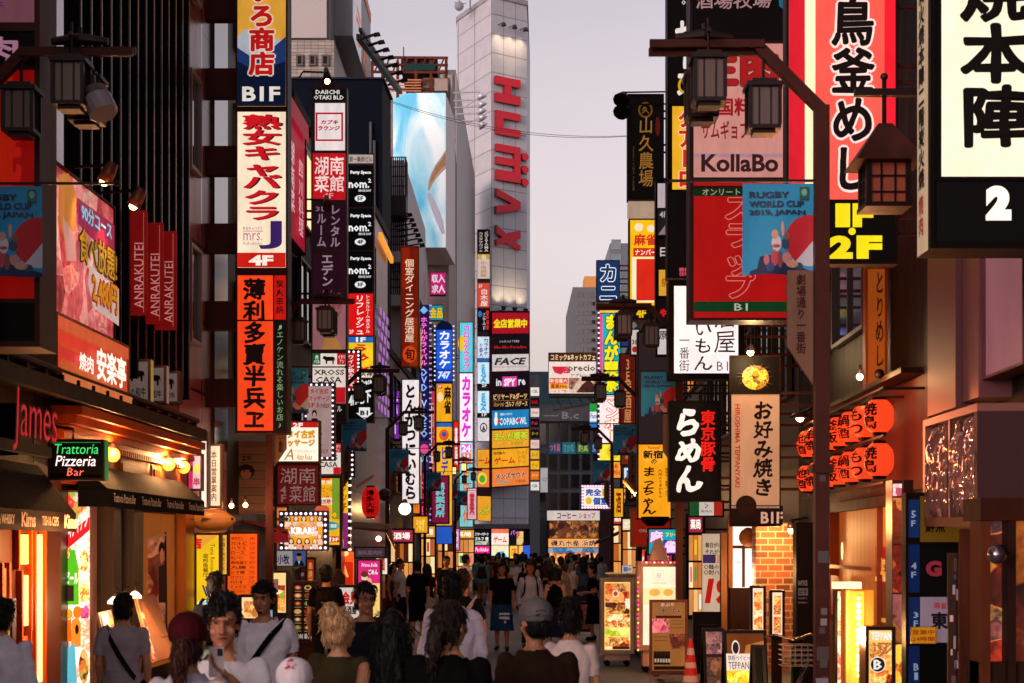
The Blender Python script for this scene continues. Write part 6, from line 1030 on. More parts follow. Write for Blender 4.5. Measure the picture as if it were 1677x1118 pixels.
# fish
t = thing('fish_model', 'large model tuna hanging nose right above the yellow restaurant sign', 'fish model', W(345, 852, 25.0)); q = MB(); p = W(348, 852, 25.0); L = .34
prof = [(0.005, -1.05), (.05, -1.0), (.07, -.9), (.16, -.6), (.2, -.2), (.2, .1), (.16, .5), (.1, .8), (.03, .98), (.004, 1.0)]
vs, fs = [], []
for r_, u in prof:
 for j in range(14): qn = 2 * math.pi * j / 14; vs.append((p.x + u * L, p.y + r_ * .6 * math.cos(qn), p.z + r_ * .85 * math.sin(qn)))
for i in range(len(prof) - 1):
 for j in range(14): fs.append((i * 14 + j, i * 14 + (j + 1) % 14, (i + 1) * 14 + (j + 1) % 14, (i + 1) * 14 + j))
q.mesh(vs, [f_[::-1] for f_ in fs], M('c88a48', rough=.3)); q.build('body', t, t.location, smooth=True)
q = MB(); q.mesh([(p.x - L, p.y, p.z), (p.x - L * 1.4, p.y, p.z + .17), (p.x - L * 1.2, p.y, p.z), (p.x - L * 1.4, p.y, p.z - .17)], [(0, 1, 2), (0, 2, 3), (2, 1, 0), (3, 2, 0)], M('4a3020')); q.build('tail', t, t.location)
q = MB(); q.poly([(p.x + .02, p.y - .125, p.z + .02), (p.x - .12, p.y - .135, p.z + .04), (p.x - .16, p.y - .13, p.z - .02)][::-1], M('5a3a20')); q.build('fin', t, t.location); q = MB(); q.ball((p.x + L * .86, p.y - .055, p.z + .02), .018, M('100808'), 8); q.build('eye', t, t.location)
# orange menu wall
mi = [('r', 373, 876, 421, 975, 'f05a14')]
for i in range(12): mi += [('t', 379, 879 + i * 7.9, 398 + (i * 7) % 9, 884 + i * 7.9, ['和牛タン', 'カルビ', 'ハラミ', 'ロース', '特上ハラミ', '焼肉盛り', '丸腸', 'シマ腸', 'コテッチャン', 'ホルモン盛', 'ミックス', '白センマイ'][i], '3a1004', {'b': .02}), ('t', 409, 879 + i * 7.9, 418, 884 + i * 7.9, str(480 + i * 70), 'b01808', {'b': .02}), ('r', 379, 885.2 + i * 7.9, 418, 885.6 + i * 7.9, 'a83008')]
simple('menu_wall', 'large orange lit price list board with black and red lettering', 26.2, (373, 874, 421, 976), 'f05a14', mi, e=1.05, thick=.12, case='5a2410')
# red awning far left, tan awning
t = thing('awning', 'red canvas awning over the shop right of the orange price list', 'awning', W(420, 870, 33)); q = MB()
q.hexa([W(373, 846, 30), W(470, 874, 30), W(474, 868, 34), W(373, 838, 34), W(373, 843, 30), W(470, 870, 30), W(474, 864, 34), W(373, 835, 34)], M('a01c28', rough=.8)); q.hexa([W(436, 890, 30), W(473, 888, 30), W(473, 888, 30.3), W(436, 890, 30.3), W(436, 871, 30), W(473, 871, 30), W(473, 871, 30.3), W(436, 871, 30.3)], M('b02440', rough=.8)); q.build('canvas', t, t.location)
t = thing('awning', 'tan canvas awning with a drooping end below the red lantern', 'awning', W(600, 865, 44)); q = MB()
q.hexa([W(575, 866, 43), W(640, 872, 43), W(644, 862, 47), W(575, 858, 47), W(575, 862, 43), W(640, 868, 43), W(644, 858, 47), W(575, 854, 47)], M('8a6244', rough=.85)); q.hexa([W(632, 872, 43), W(648, 902, 42.6), W(646, 902, 43.4), W(632, 872, 43.4), W(628, 858, 43), W(640, 864, 43), W(640, 864, 43.6), W(628, 858, 43.6)], M('b08a68', rough=.85)); q.build('canvas', t, t.location)
# big red paper lantern
def paper_lantern(lab, c, rx, h, col_, text, grp=None, glow=1.0, tcol='180808', tw=1.0, ax=0):
 t = thing('paper_lantern', lab, 'lantern', c, grp); q = MB(); n = 26; vs, fs = [], []; m = 12
 for i in range(m * 2 + 1):
  v = -1 + i / m; r_ = rx * (1 - abs(v) ** 3.2 * .5) * (1 if i % 2 else .965)
  for j in range(n): qn = 2 * math.pi * j / n; vs.append((c[0] + r_ * math.cos(qn), c[1] + r_ * math.sin(qn), c[2] + v * h / 2))
 for i in range(m * 2):
  for j in range(n): fs.append((i * n + j, i * n + (j + 1) % n, (i + 1) * n + (j + 1) % n, (i + 1) * n + j))
 q.mesh(vs, fs, M(col_, e=glow)); q.build('paper', t, c, smooth=True)
 q = MB(); q.lathe(c, [(0, h / 2 + .04), (rx * .45, h / 2 + .03), (rx * .52, h / 2 - .01)][::-1], M('120808')); q.build('cap', t, c); q = MB(); q.lathe(c, [(0, -h / 2 - .04), (rx * .45, -h / 2 - .03), (rx * .52, -h / 2 + .01)], M('120808')); q.build('cap', t, c)
 tv, tf = text_mesh(text, .03, 3, True); xa = min(v[0] for v in tv); xb = max(v[0] for v in tv); ya = min(v[1] for v in tv); yb = max(v[1] for v in tv); q = MB(); out = []
 for a, b_, _e in tv:
  th = ((a - xa) / (xb - xa) - .5) * tw + ax; v = ((b_ - ya) / (yb - ya) - .5) * 1.6; r_ = rx * (1 - abs(v) ** 3.2 * .5) * 1.01 + .004; out.append((c[0] + r_ * math.sin(th), c[1] - r_ * math.cos(th), c[2] + v * h / 2))
 q.mesh(out, tf, M(tcol)); q.build('lettering', t, c)
 return t
paper_lantern('big red paper lantern with black characters below the third left lamp', W(607, 822, 41.5), .22, .72, 'd01410', '博多大神', glow=.75)
q = MB(); p = W(630, 810, 42.5); q.ball((p.x, p.y, p.z), .16, M('3a3438', rough=.3), 12); q.bar(p, p + Vector((-.5, .3, .05)), .04, .04, IRON2); tag(q.build('bell', smooth=True), 'round dark grey dome lamp beside the big red paper lantern', 'lamp')
q = MB(); q.hexa([W(583, 800, 41.9), W(612, 782, 41.9), W(612, 782, 42.6), W(583, 800, 42.6), W(583, 794, 41.9), W(612, 776, 41.9), W(612, 776, 42.6), W(583, 794, 42.6)], M('c8a890', rough=.5)); tag(q.build('lantern_roof'), 'small pale slanting roof over the big red paper lantern', 'roof cover')
# ---------------------------------------------------------------- standing signs, left middle ground
def board(lab, d, rect, c, items, e, thick=.3, case='2a1a18', base=True, lip=.035, name='standing_sign'):
 yb = rect[3]; t = sign(name, lab, 'standing sign', d, rect, [(rect, c, items)], thick=thick, case=case, lip=lip, e=e); z0 = Z(yb, d)
 if base:
  q = MB(); x0, x1 = X(rect[0], d), X(rect[2], d); q.box(x0, x1, d + .03, d + thick, .1, z0 - lip, M(case, rough=.5, grime=.3))
  for x in (x0 + .05, x1 - .05):
   for y in (d + .05, d + thick - .04): q.ball((x, y, .055), .05, M('140c0c'), 8); q.box(x - .02, x + .02, y - .02, y + .02, .05, .11, M('140c0c'))
  q.build('base', t, t.location)
 return t
fm = []
for i in range(2):
 for j in range(6): fm += [('e', 488 + i * 17, 962 + j * 13, 6, 4, ['a03018', 'c87838', '7a2818', 'd8a858', '8a4a20', '68762a'][(i * 3 + j) % 6]), ('e', 488 + i * 17, 962 + j * 13, 3.5, 2.2, ['e0b070', '5a1810', 'f0d0a0', '8a2810', 'd88a48', 'c0c060'][(i + j * 2) % 6]), ('r', 483 + i * 17, 967.5 + j * 13, 494 + i * 17, 968.5 + j * 13, 'a09080')]
board('dark menu board with twelve round dish photos', 26.5, (481, 955, 516, 1050), '1c1010', fm + [('t', 484, 1036, 512, 1046, 'BON めん', 'c8b8a8', {'b': .04})], .7, case='4a2c1c')
board('small lit picture board behind the man in the white tee', 28, (443, 938, 468, 1003), 'f8d088*1.1', [('pic', 445, 958, 467, 1000, pic_mat(FOOD, 9, 1.1, 8)), ('r', 445, 948, 456, 970, '8a5a4a'), ('e', 462, 975, 4, 5, '88b828')], 1.1, case='4a3a38')
board('blue edged lit menu board half hidden by the white tee', 24, (396, 978, 446, 1012), 'f8d8a0*1.1', [('r', 440, 978, 446, 1012, '58a0d0'), ('pic', 400, 984, 436, 1010, pic_mat('f8e8c0 e0b060 a05020 60a030', 8, 1.0))], 1.1)
board('pink lit hostess poster on a framed stand', 36, (587, 918, 622, 1010), 'd82878', [('t', 592, 922, 618, 928, 'Prima Bella', 'f8e0e8', {'sh': .2}), ('t', 603, 932, 619, 941, 'ごめん', 'f8f0f4', {'b': .05, 'ol': ('801050', .05)}), ('r', 587, 955, 622, 1010, 'f8d070'), ('e', 597, 945, 5, 7, 'f0d0a8'), ('e', 597, 940, 6, 5, '6a3010'), ('e', 595, 968, 7, 9, '4a1c10'), ('e', 595, 971, 5, 7, 'f0c8a0'), ('e', 612, 966, 7, 9, '281008'), ('e', 612, 969, 5, 7, 'f0c8a0'), ('e', 604, 952, 5, 6, 'e8b080')], 1.05, case='8a4a58')
simple('shop_sign', 'grey slatted sign box on top of the pink hostess poster stand', 36.4, (582, 897, 630, 912), '5a4850', [('t', 586, 901, 626, 909, '無料案内所', 'a08088', {'b': .02})], e=.4, thick=.4, case='3a2c34')
board('white and red framed board leaning behind the bespectacled man', 24.5, (556, 962, 604, 1020), 'e8d8d0', [('t', 560, 968, 586, 990, '会見', 'c82018', {'b': .05}), ('r', 588, 966, 603, 1010, '8a9098'), ('t', 560, 992, 584, 1006, '居酒屋', '281818', {'b': .04})], .8)
simple('upright_sign', 'narrow red and gold upright sign over the menu boards', 30.5, (503, 916, 514, 978), 'a82814', [('v', 505, 920, 512, 974, '串焼酒場', 'f0b058', {'b': .02})], e=.6, thick=.12)
simple('lit_shopfront', 'orange and red shop face with a letter emblem behind the bun haired woman', 45, (546, 903, 580, 980), 'e05a18', [('r', 548, 920, 578, 978, 'b82410'), ('t', 557, 925, 571, 945, 'A', 'f8b048', {'b': .06}), ('e', 563, 906, 8, 5, 'f8e0a8')], e=.9, thick=.2)
simple('lit_shopfront', 'dark shop face with pale script and a pink neon figure', 37, (441, 930, 500, 960), '4a1a1c', [('t', 444, 934, 498, 944, 'Beautiful Vivo', 'c0a0a0', {'sh': .2}), ('p', [(505, 938), (508, 950), (506, 962), (503, 950)], 'f8a0b0*1.5')], e=.5, thick=.2)
simple('glow_wall', 'orange glowing shop interior behind the orange price list', 33.6, (440, 830, 470, 900), 'b86840', [('pic', 441, 832, 469, 860, pic_mat('601c10 d87030 f0a858 8a3018', 2, .8))], e=.5, thick=.15)
# left far ground shops: lit fronts
def shop(lab, d, rect, seed):
 """a lit shop front: fascia, uprights, glowing panes, posters and shelves"""
 r_ = random.Random(seed); x0, y0, x1, y1 = rect; w, h = x1 - x0, y1 - y0; n = max(2, int(w / 7)); it = [('r', x0, y0, x1, y0 + h * .16, r_.choice(['c83020', 'e8a030', 'f0d8b0', 'a02848', '3060a0'])), ('t', x0 + w * .12, y0 + h * .03, x1 - w * .12, y0 + h * .13, r_.choice(['居酒屋', '焼鳥', 'カフェ', '酒場', '薬局', 'ラーメン']), 'fff0e0*1.2', {'b': .03})]
 for i in range(n):
  a, e = x0 + w * i / n, x0 + w * (i + 1) / n
  for j in range(3):
   t, u = y0 + h * (.18 + .27 * j), y0 + h * (.18 + .27 * (j + 1)); g = w * .012
   it.append(('r', a + g, t + h * .01, e - g, u - h * .01, r_.choice(['f0c080*1.1', 'e89848*1.1', 'd07838', 'f8d8a0*1.2', 'b86028', '5a2814*.6', 'e8a858', 'd88848'])))
   if r_.random() < .22: it.append(('r', a + (e - a) * .25, t + (u - t) * .2, e - (e - a) * .25, t + (u - t) * .75, r_.choice(['d02828', 'f8f0e8', 'f0c030', '3878a8', 'e87898', '58984a'])))
 simple('shop_window', lab, d, rect, '241210*.2', it, thick=.2, case='2a1c1e', lip=.06)
for i, (d, rect, lab) in enumerate([(57.1, (640, 868, 676, 985), 'warm lit tiled shop front under the white globe lamp'), (70.0, (690, 862, 712, 970), 'bright cream shop front below the purple sign'), (84.0, (715, 855, 742, 960), 'warm shop front below the yellow mahjong sign'), (98.5, (742, 868, 776, 950), 'pale lit shop front at the corner before the tower')]): shop(lab, d, rect, i)
for i, (d, x0, y0, x1, y1, c, tx, tc, lab) in enumerate([(64, 677, 846, 700, 872, 'f0a020', 'うなぎ', 'f8e060', 'orange lit eel lantern box on the far left shops'), (60, 645, 905, 660, 960, 'b070c0', '案内', 'f0e0f8', 'violet information board on the far left pavement'), (69, 708, 780, 734, 856, '7a1438', '無料案内所', '70c8d0', 'tall crimson and teal information sign on the far left'), (92, 744, 866, 752, 900, 'd880c0', 'カフェ', 'f8f0f8', 'small pink upright sign before the tower foot'), (74, 728, 960, 742, 985, 'f0a828', '麻', '7a3008', 'yellow lit stand on the far left pavement'), (79, 702, 640, 712, 800, 'b83848', '個室ビデオ鑑賞', 'f8c0a0', 'narrow red sign between the purple and blue signs'), (95, 766, 800, 780, 850, 'e8b0b8', '薬', 'c03040', 'pink sheet sign below the tall pale karaoke sign')]):
 simple('upright_sign' if y1 - y0 > x1 - x0 else 'box_sign', lab, d, (x0, y0, x1, y1), c, [('v' if y1 - y0 > (x1 - x0) * 1.3 else 't', x0 + (x1 - x0) * .2, y0 + (y1 - y0) * .12, x1 - (x1 - x0) * .2, y1 - (y1 - y0) * .12, tx, tc, {'b': .04})], e=1.0, thick=.3, case='4a3038', lip=.05)
for i, (d, x0, y0, x1, y1, c, tx, tc, lab) in enumerate([(54, 1018, 506, 1029, 566, '1c3878', '寿司', 'f0f0f8', 'slim navy sushi sign right of the manga cafe sign'), (46, 1036, 704, 1046, 764, 'c82018', 'もつ焼', 'f8e0b0', 'slim red grill sign left of the yellow hotpot sign'), (63, 1006, 800, 1020, 846, 'f0b020', '酒', '8a1808', 'small yellow drinks sign under the private room sign'), (50, 1022, 766, 1040, 790, 'd8ecf8', '歌', '2060c0', 'small pale blue song sign low on the far right pavement'), (60, 641, 640, 654, 720, '7a30a0', 'バー', 'f8e0ff', 'purple bar sign left of the white pork cutlet sign'), (91, 743, 690, 751, 770, 'd82820', '薬局', 'f8f0e8', 'red chemist sign left of the tall pale karaoke sign'), (65, 677, 780, 687, 840, 'f08020', '丼', '702008', 'orange rice bowl sign above the eel lantern box'), (49, 616, 900, 634, 940, 'f4e8d8', '麺', 'c02818', 'cream noodle sign under the tan awning'), (52, 1044, 900, 1058, 960, 'e84830', '鮨', 'fff0d8', 'red fish sign low behind the string of pink bulbs')]):
 simple('upright_sign', lab, d, (x0, y0, x1, y1), c, [('v', x0 + (x1 - x0) * .2, y0 + (y1 - y0) * .12, x1 - (x1 - x0) * .2, y1 - (y1 - y0) * .12, tx, tc, {'b': .03})], thick=.25, case='3a2024', lip=.04)
# ---------------------------------------------------------------- right foreground
def rbox(b, d0, d1, o0, o1, z0, z1, m):  # box along the right wall, o metres out from it
 w = wallR; b.hexa([(w(d0) - o1, d0, z0), (w(d0) - o0, d0, z0), (w(d1) - o0, d1, z0), (w(d1) - o1, d1, z0), (w(d0) - o1, d0, z1), (w(d0) - o0, d0, z1), (w(d1) - o0, d1, z1), (w(d1) - o1, d1, z1)], m)
# paper lantern rows: along the wall
LT = ['焼鳥', 'もつ', '鍋酒', '釜飯', '炭火', '串焼', '地酒']
t = thing('lantern_holder', 'wooden rack with wires carrying two rows of red lanterns', 'rack', (wallR(20.5), 20.5, 3.0)); q = MB()
for z in (2.76, 3.27, 3.79): q.bar((wallR(18.8) - .5, 18.8, z), (wallR(24.6) - .5, 24.6, z), .025, .025, M('2a1410'))
for d in (18.9, 20, 21, 22, 23, 24): q.bar((wallR(d), d, 3.79), (wallR(d) - .5, d, 3.79), .03, .03, M('2a1410'))
rbox(q, 18.7, 24.7, .0, .04, 2.7, 3.95, M('4a120a', grime=.4)); q.build('rack', t, t.location)
for r_, z in enumerate((3.5, 3.02)):
 for i in range(7):
  d = 19.1 + i * .86; c = (wallR(d) - .5, d, z)
  paper_lantern(('upper row' if r_ == 0 else 'lower row') + ' red paper lantern, ' + ['nearest of the seven', 'second from the near end', 'third from the near end', 'middle of the seven', 'third from the far end', 'second from the far end', 'farthest of the seven'][i], c, .165, .36, 'ef3f1a', LT[i], 'rows of red lanterns', glow=1.15, tw=1.25, ax=-.95)
 light((wallR(21) - 1.1, 20.0, z), 34, (1, .22, .08), .3)
# dark shelf above the lantern rows
q = MB(); rbox(q, 18.9, 24.4, .06, .3, 3.96, 4.02, M('2a1410', grime=.3)); tag(q.build('lantern_shelf'), 'dark wooden shelf above the two lantern rows', 'shelf')
# street shop with orange interior
t = thing('storefront', 'orange lit open restaurant front below the red lantern rows', 'shop front', (wallR(21), 19.8, 0)); q = MB(); w = wallR
rbox(q, 19.72, 24.7, -.02, .12, 2.55, 2.68, M('3a160c', grime=.4)); rbox(q, 19.72, 19.95, -.02, .16, .1, 2.549, M('3a1a10', grime=.3)); rbox(q, 24.5, 24.7, -.02, .16, .1, 2.549, M('7a3818', grime=.3)); q.build('frame', t, t.location)
q = MB(); rbox(q, 21.35, 24.49, .01, .03, .1, 2.549, M('b8581c*.62')); rbox(q, 20.0, 21.3, .01, .03, 1.75, 2.549, M('d87828*.75')); rbox(q, 20.0, 21.3, .01, .03, .1, 1.749, M('8a3a10*.5')); q.build('glass', t, t.location)
q = MB(); fr = Fr((0, 0, 100, 100), (w(24.49) - .032, 24.49, 2.549), (w(21.35) - .032, 21.35, 2.549), (w(24.49) - .032, 24.49, .1)); paint(q, fr, [('r', 4 + i * 11, 0, 5 + i * 11, 100, '8a3a10*.5') for i in range(9)] + [('r', 0, 30, 100, 32, '7a3008*.5'), ('r', 0, 62, 100, 100, '5a2408*.45'), ('r', 8, 36, 30, 58, '8a2010*.6'), ('r', 56, 38, 74, 56, 'e8c890*.7'), ('e', 42, 22, 3, 5, 'ffe0a0*1.5'), ('r', 70, 66, 92, 80, '3a1408*.3')], .6); q.build('interior', t, t.location)
q = MB(); rbox(q, 21.31, 21.34, .01, .1, .1, 2.549, M('6a2c10')); rbox(q, 20.0, 21.3, .031, .06, 1.72, 1.76, M('e89030*.9')); rbox(q, 20.0, 21.3, .031, .05, 1.14, 1.19, M('d8a040*.7')); q.build('bars', t, t.location)
q = MB(); rbox(q, 20.95, 21.75, .031, .04, 1.6, 2.06, M('b01c10*.5')); paint(q, Fr((0, 0, 100, 100), (w(21.75) - .041, 21.75, 2.06), (w(20.95) - .041, 20.95, 2.06), (w(21.75) - .041, 21.75, 1.6)), [('e', 45, 50, 28, 24, 'd89038*.8'), ('v', 66, 30, 90, 92, '丼と麺', 'f0c870*.8'), ('r', 10, 80, 50, 92, 'f0d080*.7')], .6); q.build('poster', t, t.location)
light((w(20.6) - 1.2, 20.8, 2.4), 30, (1, .42, .12), .2)
# lit yellow standing light with vertical bulbs
t = thing('light_stand', 'wooden standing light with a column of glowing bulbs and a lit top bar', 'standing light', W(1395, 1140, 17.2)); q = MB(); q.box(X(1383, 17.2), X(1424, 17.2), 17.2, 17.5, .1, Z(966, 17.2), M('c07828', rough=.45, grime=.2)); q.box(X(1383, 17.2), X(1390, 17.2), 17.12, 17.2, .1, Z(966, 17.2), M('d89040')); q.box(X(1416, 17.2), X(1427, 17.2), 17.1, 17.2, .1, Z(966, 17.2), M('b06820')); q.build('case', t, t.location)
q = MB(); q.box(X(1366, 17), X(1411, 17), 17.0, 17.12, Z(964, 17), Z(953, 17), M('ffd890*2.2')); q.build('lamp', t, t.location)
for i in range(13):
 q = MB(); q.ball(W(1406, 980 + i * 10.5, 17.17), .03 if i % 4 else .02, M('ffd070*6'), 8); q.build('bulb', t, t.location, smooth=True)
q = MB(); q.poly([W(1391, 1118 + 20, 17.19), W(1415, 1118 + 20, 17.19), W(1415, 968, 17.19), W(1391, 968, 17.19)], M('f8b040*1.2')); q.build('panel', t, t.location)
light(W(1400, 1040, 16.7), 55, (1, .5, .16), .1)
simple('poster_board', 'narrow red speckled poster beside the standing light', 17.4, (1372, 968, 1382, 1140), pic_mat('c01818 f0b8a8 d83028 f0d0c0', 14, .9), [], thick=.1)
board('lit teppan poster stand in the right foreground', 16.4, (1423, 1032, 1460, 1118), 'f0c068*1.1', [('pic', 1424, 1052, 1460, 1118, pic_mat(FOOD, 9, 1.1, 3)), ('t', 1426, 1034, 1460, 1048, 'TEPPAN', 'f4f0e8', {'b': .05}), ('e', 1437, 1088, 13, 13, 'f0e8e0'), ('e', 1437, 1088, 11.5, 11.5, '201814'), ('t', 1430, 1080, 1444, 1096, 'B', 'f0e8e0', {'b': .03})], 1.0, case='3a2014')
# glass case column with posters at 1460-1480
t = thing('display_column', 'tall glass display column with warm posters at the restaurant corner', 'display case', W(1470, 1150, 17.8)); q = MB(); q.box(X(1461, 17.8), X(1478, 17.8), 17.8, 18.1, .1, Z(786, 17.8), M('4a1e12', rough=.3)); q.box(X(1478, 17.8) + .001, X(1494, 17.8), 17.75, 18.1, .1, Z(786, 17.8), M('2a100a', rough=.4)); q.build('case', t, t.location)
for i, (ya, yb, c) in enumerate([(792, 812, pic_mat('e090a8 f8d8e0 a04858', 10, .9)), (815, 890, pic_mat('2a0c08 8a3818 5a2010 d88848', 7, .35)), (893, 970, pic_mat('2a0808 a02a18 5a1818 d86030', 7, .4)), (973, 1052, pic_mat('2a1010 c07838 5a2820 a86060', 7, .5)), (1055, 1140, pic_mat('a83018 f0a838 f8d048 c04820', 7, 1.0))]):
 q = MB(); q.poly([W(1462, yb, 17.79), W(1477, yb, 17.79), W(1477, ya, 17.79), W(1462, ya, 17.79)], c); q.build('panel', t, t.location)
# floor directory at right
it = [((1488, 818, 1506, 880), '14306a', [('t', 1492, 836, 1500, 848, '5', 'a8b8d0'), ('t', 1492, 852, 1499, 862, 'F', 'a8b8d0')], .5), ((1507, 812, 1600, 888), '6a4a10', [('t', 1515, 848, 1548, 872, '鮮魚', '1a0c04', {'b': .03})], .55),
 ((1488, 890, 1506, 970), '10245a', [('t', 1492, 921, 1501, 932, '4', 'a0b0c8'), ('t', 1492, 936, 1500, 946, 'F', 'a0b0c8')], .5), ((1507, 890, 1600, 972), '060404', [('t', 1516, 918, 1542, 944, 'G', '902838', {'b': .06})], .6),
 ((1488, 976, 1506, 1052), '14285a', [('t', 1496, 1002, 1504, 1012, '3', 'a0b0c8'), ('t', 1496, 1016, 1503, 1026, 'F', 'a0b0c8')], .5), ((1507, 976, 1600, 1052), '988090', [('t', 1529, 986, 1550, 997, '麻雀', 'b02838', {'b': .02}), ('t', 1524, 1002, 1552, 1030, '東', '1c1018', {'b': .04})], .55),
 ((1488, 1056, 1506, 1150), '10245a', [('t', 1496, 1086, 1505, 1098, 'B', 'a0b0c8'), ('t', 1497, 1101, 1503, 1113, '1', 'a0b0c8')], .5), ((1507, 1056, 1600, 1150), '050404', [], .3)]
sign('floor_directory', 'dark floor directory with blue number strips in the right foreground', 'sign', 15.6, (1488, 812, 1600, 1150), it, thick=.15, case='180e0c')
simple('notice', 'small yellow notice stuck on the blue floor directory', 15.5, (1492, 1027, 1532, 1053), 'd89018', [('t', 1494, 1031, 1530, 1039, '営業中', 'a02010', {'b': .02}), ('t', 1494, 1042, 1530, 1050, '24時間', 'a02010', {'b': .02})], e=.6, thick=.02, case='b07810', lip=.005)
# big awning box with inflated film windows + tree trunk like post
t = thing('display_box', 'metal framed display box of crinkled clear film on the right', 'display box', W(1560, 860, 14.2)); q = MB(); d = 14.2
fr = Fr((0, 0, 100, 100), (X(1521, 15.6), 15.6, Z(694, 15.6)), (X(1606, 13.4), 13.4, Z(668, 13.4)), (X(1521, 15.6), 15.6, Z(852, 15.6)))
bk = Vector((.95, .1, 0))
def fb(a0, b0, a1, b1, k0, k1, m): q.hexa([fr.pt(a0, b1, k0), fr.pt(a1, b1, k0), fr.pt(a1, b0, k0), fr.pt(a0, b0, k0), fr.pt(a0, b1, k1), fr.pt(a1, b1, k1), fr.pt(a1, b0, k1), fr.pt(a0, b0, k1)], m)
FRM = M('7a4a44', rough=.35, metal=.3); fb(-3, -4, 103, 3, -.75, .04, FRM); fb(-3, 97, 103, 106, -.75, .04, M('7a4a38', grime=.3)); fb(-3, 3, 2, 97, -.75, .04, FRM); fb(98, 3, 103, 97, -.75, .04, M('3e262a', rough=.5)); fb(48, 3, 51, 97, -.02, .03, FRM); q.build('frame', t, t.location)
fm_ = bpy.data.materials.new('clear_film'); fm_.use_nodes = True; p_ = P_(fm_); p_.inputs['Base Color'].default_value = (.42, .2, .19, 1); p_.inputs['Roughness'].default_value = .08; p_.inputs['Specular IOR Level'].default_value = 1.0; p_.inputs['Metallic'].default_value = .6
q = MB(); nx, ny = 60, 24
def film(i, j):
 a = 2 + 96 * i / nx; b_ = 3 + 94 * j / ny; u = (a % 25) / 25; k = .085 * math.sin(math.pi * min(1, u)) ** .8 * math.sin(math.pi * j / ny) ** .5 + noise.noise((a * .25, b_ * .05, 1)) * .05 + noise.noise((a * .6, b_ * .2, 5)) * .012
 return fr.pt(a, b_, k - .03)
vs = [film(i, j) for j in range(ny + 1) for i in range(nx + 1)]; fs = [(j * (nx + 1) + i, (j + 1) * (nx + 1) + i, (j + 1) * (nx + 1) + i + 1, j * (nx + 1) + i + 1) for j in range(ny) for i in range(nx)]
q.mesh(vs, fs, fm_); q.build('film', t, t.location, smooth=True)
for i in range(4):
 for k in range(13): th = math.pi * k / 12; q = MB(); q.ball(fr.pt(12.5 + i * 25 - 8 * math.cos(th), 80 - 58 * math.sin(th) ** .6, .05), .0055, M('e8b8c0*1.5' if (i + k) % 5 else 'ff9030*2'), 6); q.build('bulb', t, t.location, smooth=True)  # glowing beads along arches in place of reflections in the film
q = MB(); fb2 = [fr.pt(103.2, -4, -.76), fr.pt(103.2, -4, -.9)]; q.box(X(1608, 13.5), wallR(14), 13.6, 14.6, Z(852, 13.6), Z(668, 13.6), M('3e2428', rough=.5, grime=.25)); q.build('side_panel', t, t.location)
# right edge: wooden shop post, window with mirror ball lamp
t = thing('storefront', 'dark wooden shop front with tall windows at the right edge', 'shop front', (X(1640, 12.8), 12.8, 0)); d = 12.8
q = MB(); q.box(X(1606, d), X(1800, d), d, d + .5, Z(852, d), Z(815, d), M('3a1a10', grime=.4)); q.box(X(1606, d), X(1622, d), d, d + .3, .1, Z(853, d), M('5a2a18', grime=.4)); q.box(X(1650, d), X(1664, d), d, d + .3, .1, Z(853, d), M('2a1410', grime=.3)); q.box(X(1606, d), X(1800, d), d + .05, d + .4, .1, Z(1085, d), M('2c1814', grime=.3)); q.build('frame', t, t.location)
q = MB(); q.poly([W(1622, 1085, d + .15), W(1650, 1085, d + .15), W(1650, 853, d + .15), W(1622, 853, d + .15)], pic_mat('2a0c08 5a1c10 c83818 e8a040 3a2030 a85a50', 4, .55, 9)); q.poly([W(1664, 1085, d + .15), W(1800, 1085, d + .15), W(1800, 853, d + .15), W(1664, 853, d + .15)], pic_mat('1a0806 3a120a 6a2410 d87828 2a0c08', 3, .35, 6)); q.build('glass', t, t.location)
q = MB(); p = W(1632, 908, 12.5); q.ball(p, .068, M('9a8890', rough=.12, metal=.9), 16); q.bar(p, p + Vector((.12, .15, .02)), .03, .03, IRON2); q.ball(p + Vector((.03, .03, .0)), .073, M('181012'), 12, half=True); tag(q.build('mirror_lamp', smooth=True), 'round silvery lamp on the right edge shop front', 'lamp')
q = MB(); q.tube([(X(1592, 13.3), 13.3, .1), (X(1588, 13.3), 13.3, 1.6), (X(1590, 13.3), 13.3, Z(866, 13.3))], [.1, .085, .09], M('4a2216', grime=.5, rough=.8), 12); tag(q.build('wooden_post', smooth=True), 'rough brown round post under the clear film display box', 'post')
q = MB(); q.tube([(X(1562, 14.6), 14.6, .1), (X(1562, 14.6), 14.6, Z(905, 14.6))], .055, M('3a2420', rough=.6), 10)
rr = random.Random(9)
for i in range(26):
 z = .6 + rr.random() * 1.3; a0 = rr.uniform(-2.6, -.6); w_ = rr.uniform(.25, .7); h_ = rr.uniform(.04, .12); c0 = (X(1562, 14.6), 14.6); mm = M(rr.choice(['a8989c', '2a2428', '5a3030', '80586a', 'c8b8b8', '38384a']), rough=.6)
 q.poly([(c0[0] + .058 * math.cos(a0), c0[1] + .058 * math.sin(a0), z), (c0[0] + .058 * math.cos(a0 + w_), c0[1] + .058 * math.sin(a0 + w_), z), (c0[0] + .058 * math.cos(a0 + w_), c0[1] + .058 * math.sin(a0 + w_), z + h_), (c0[0] + .058 * math.cos(a0), c0[1] + .058 * math.sin(a0), z + h_)], mm)
tag(q.build('pole'), 'short round pole plastered with stickers before the floor directory', 'pole')
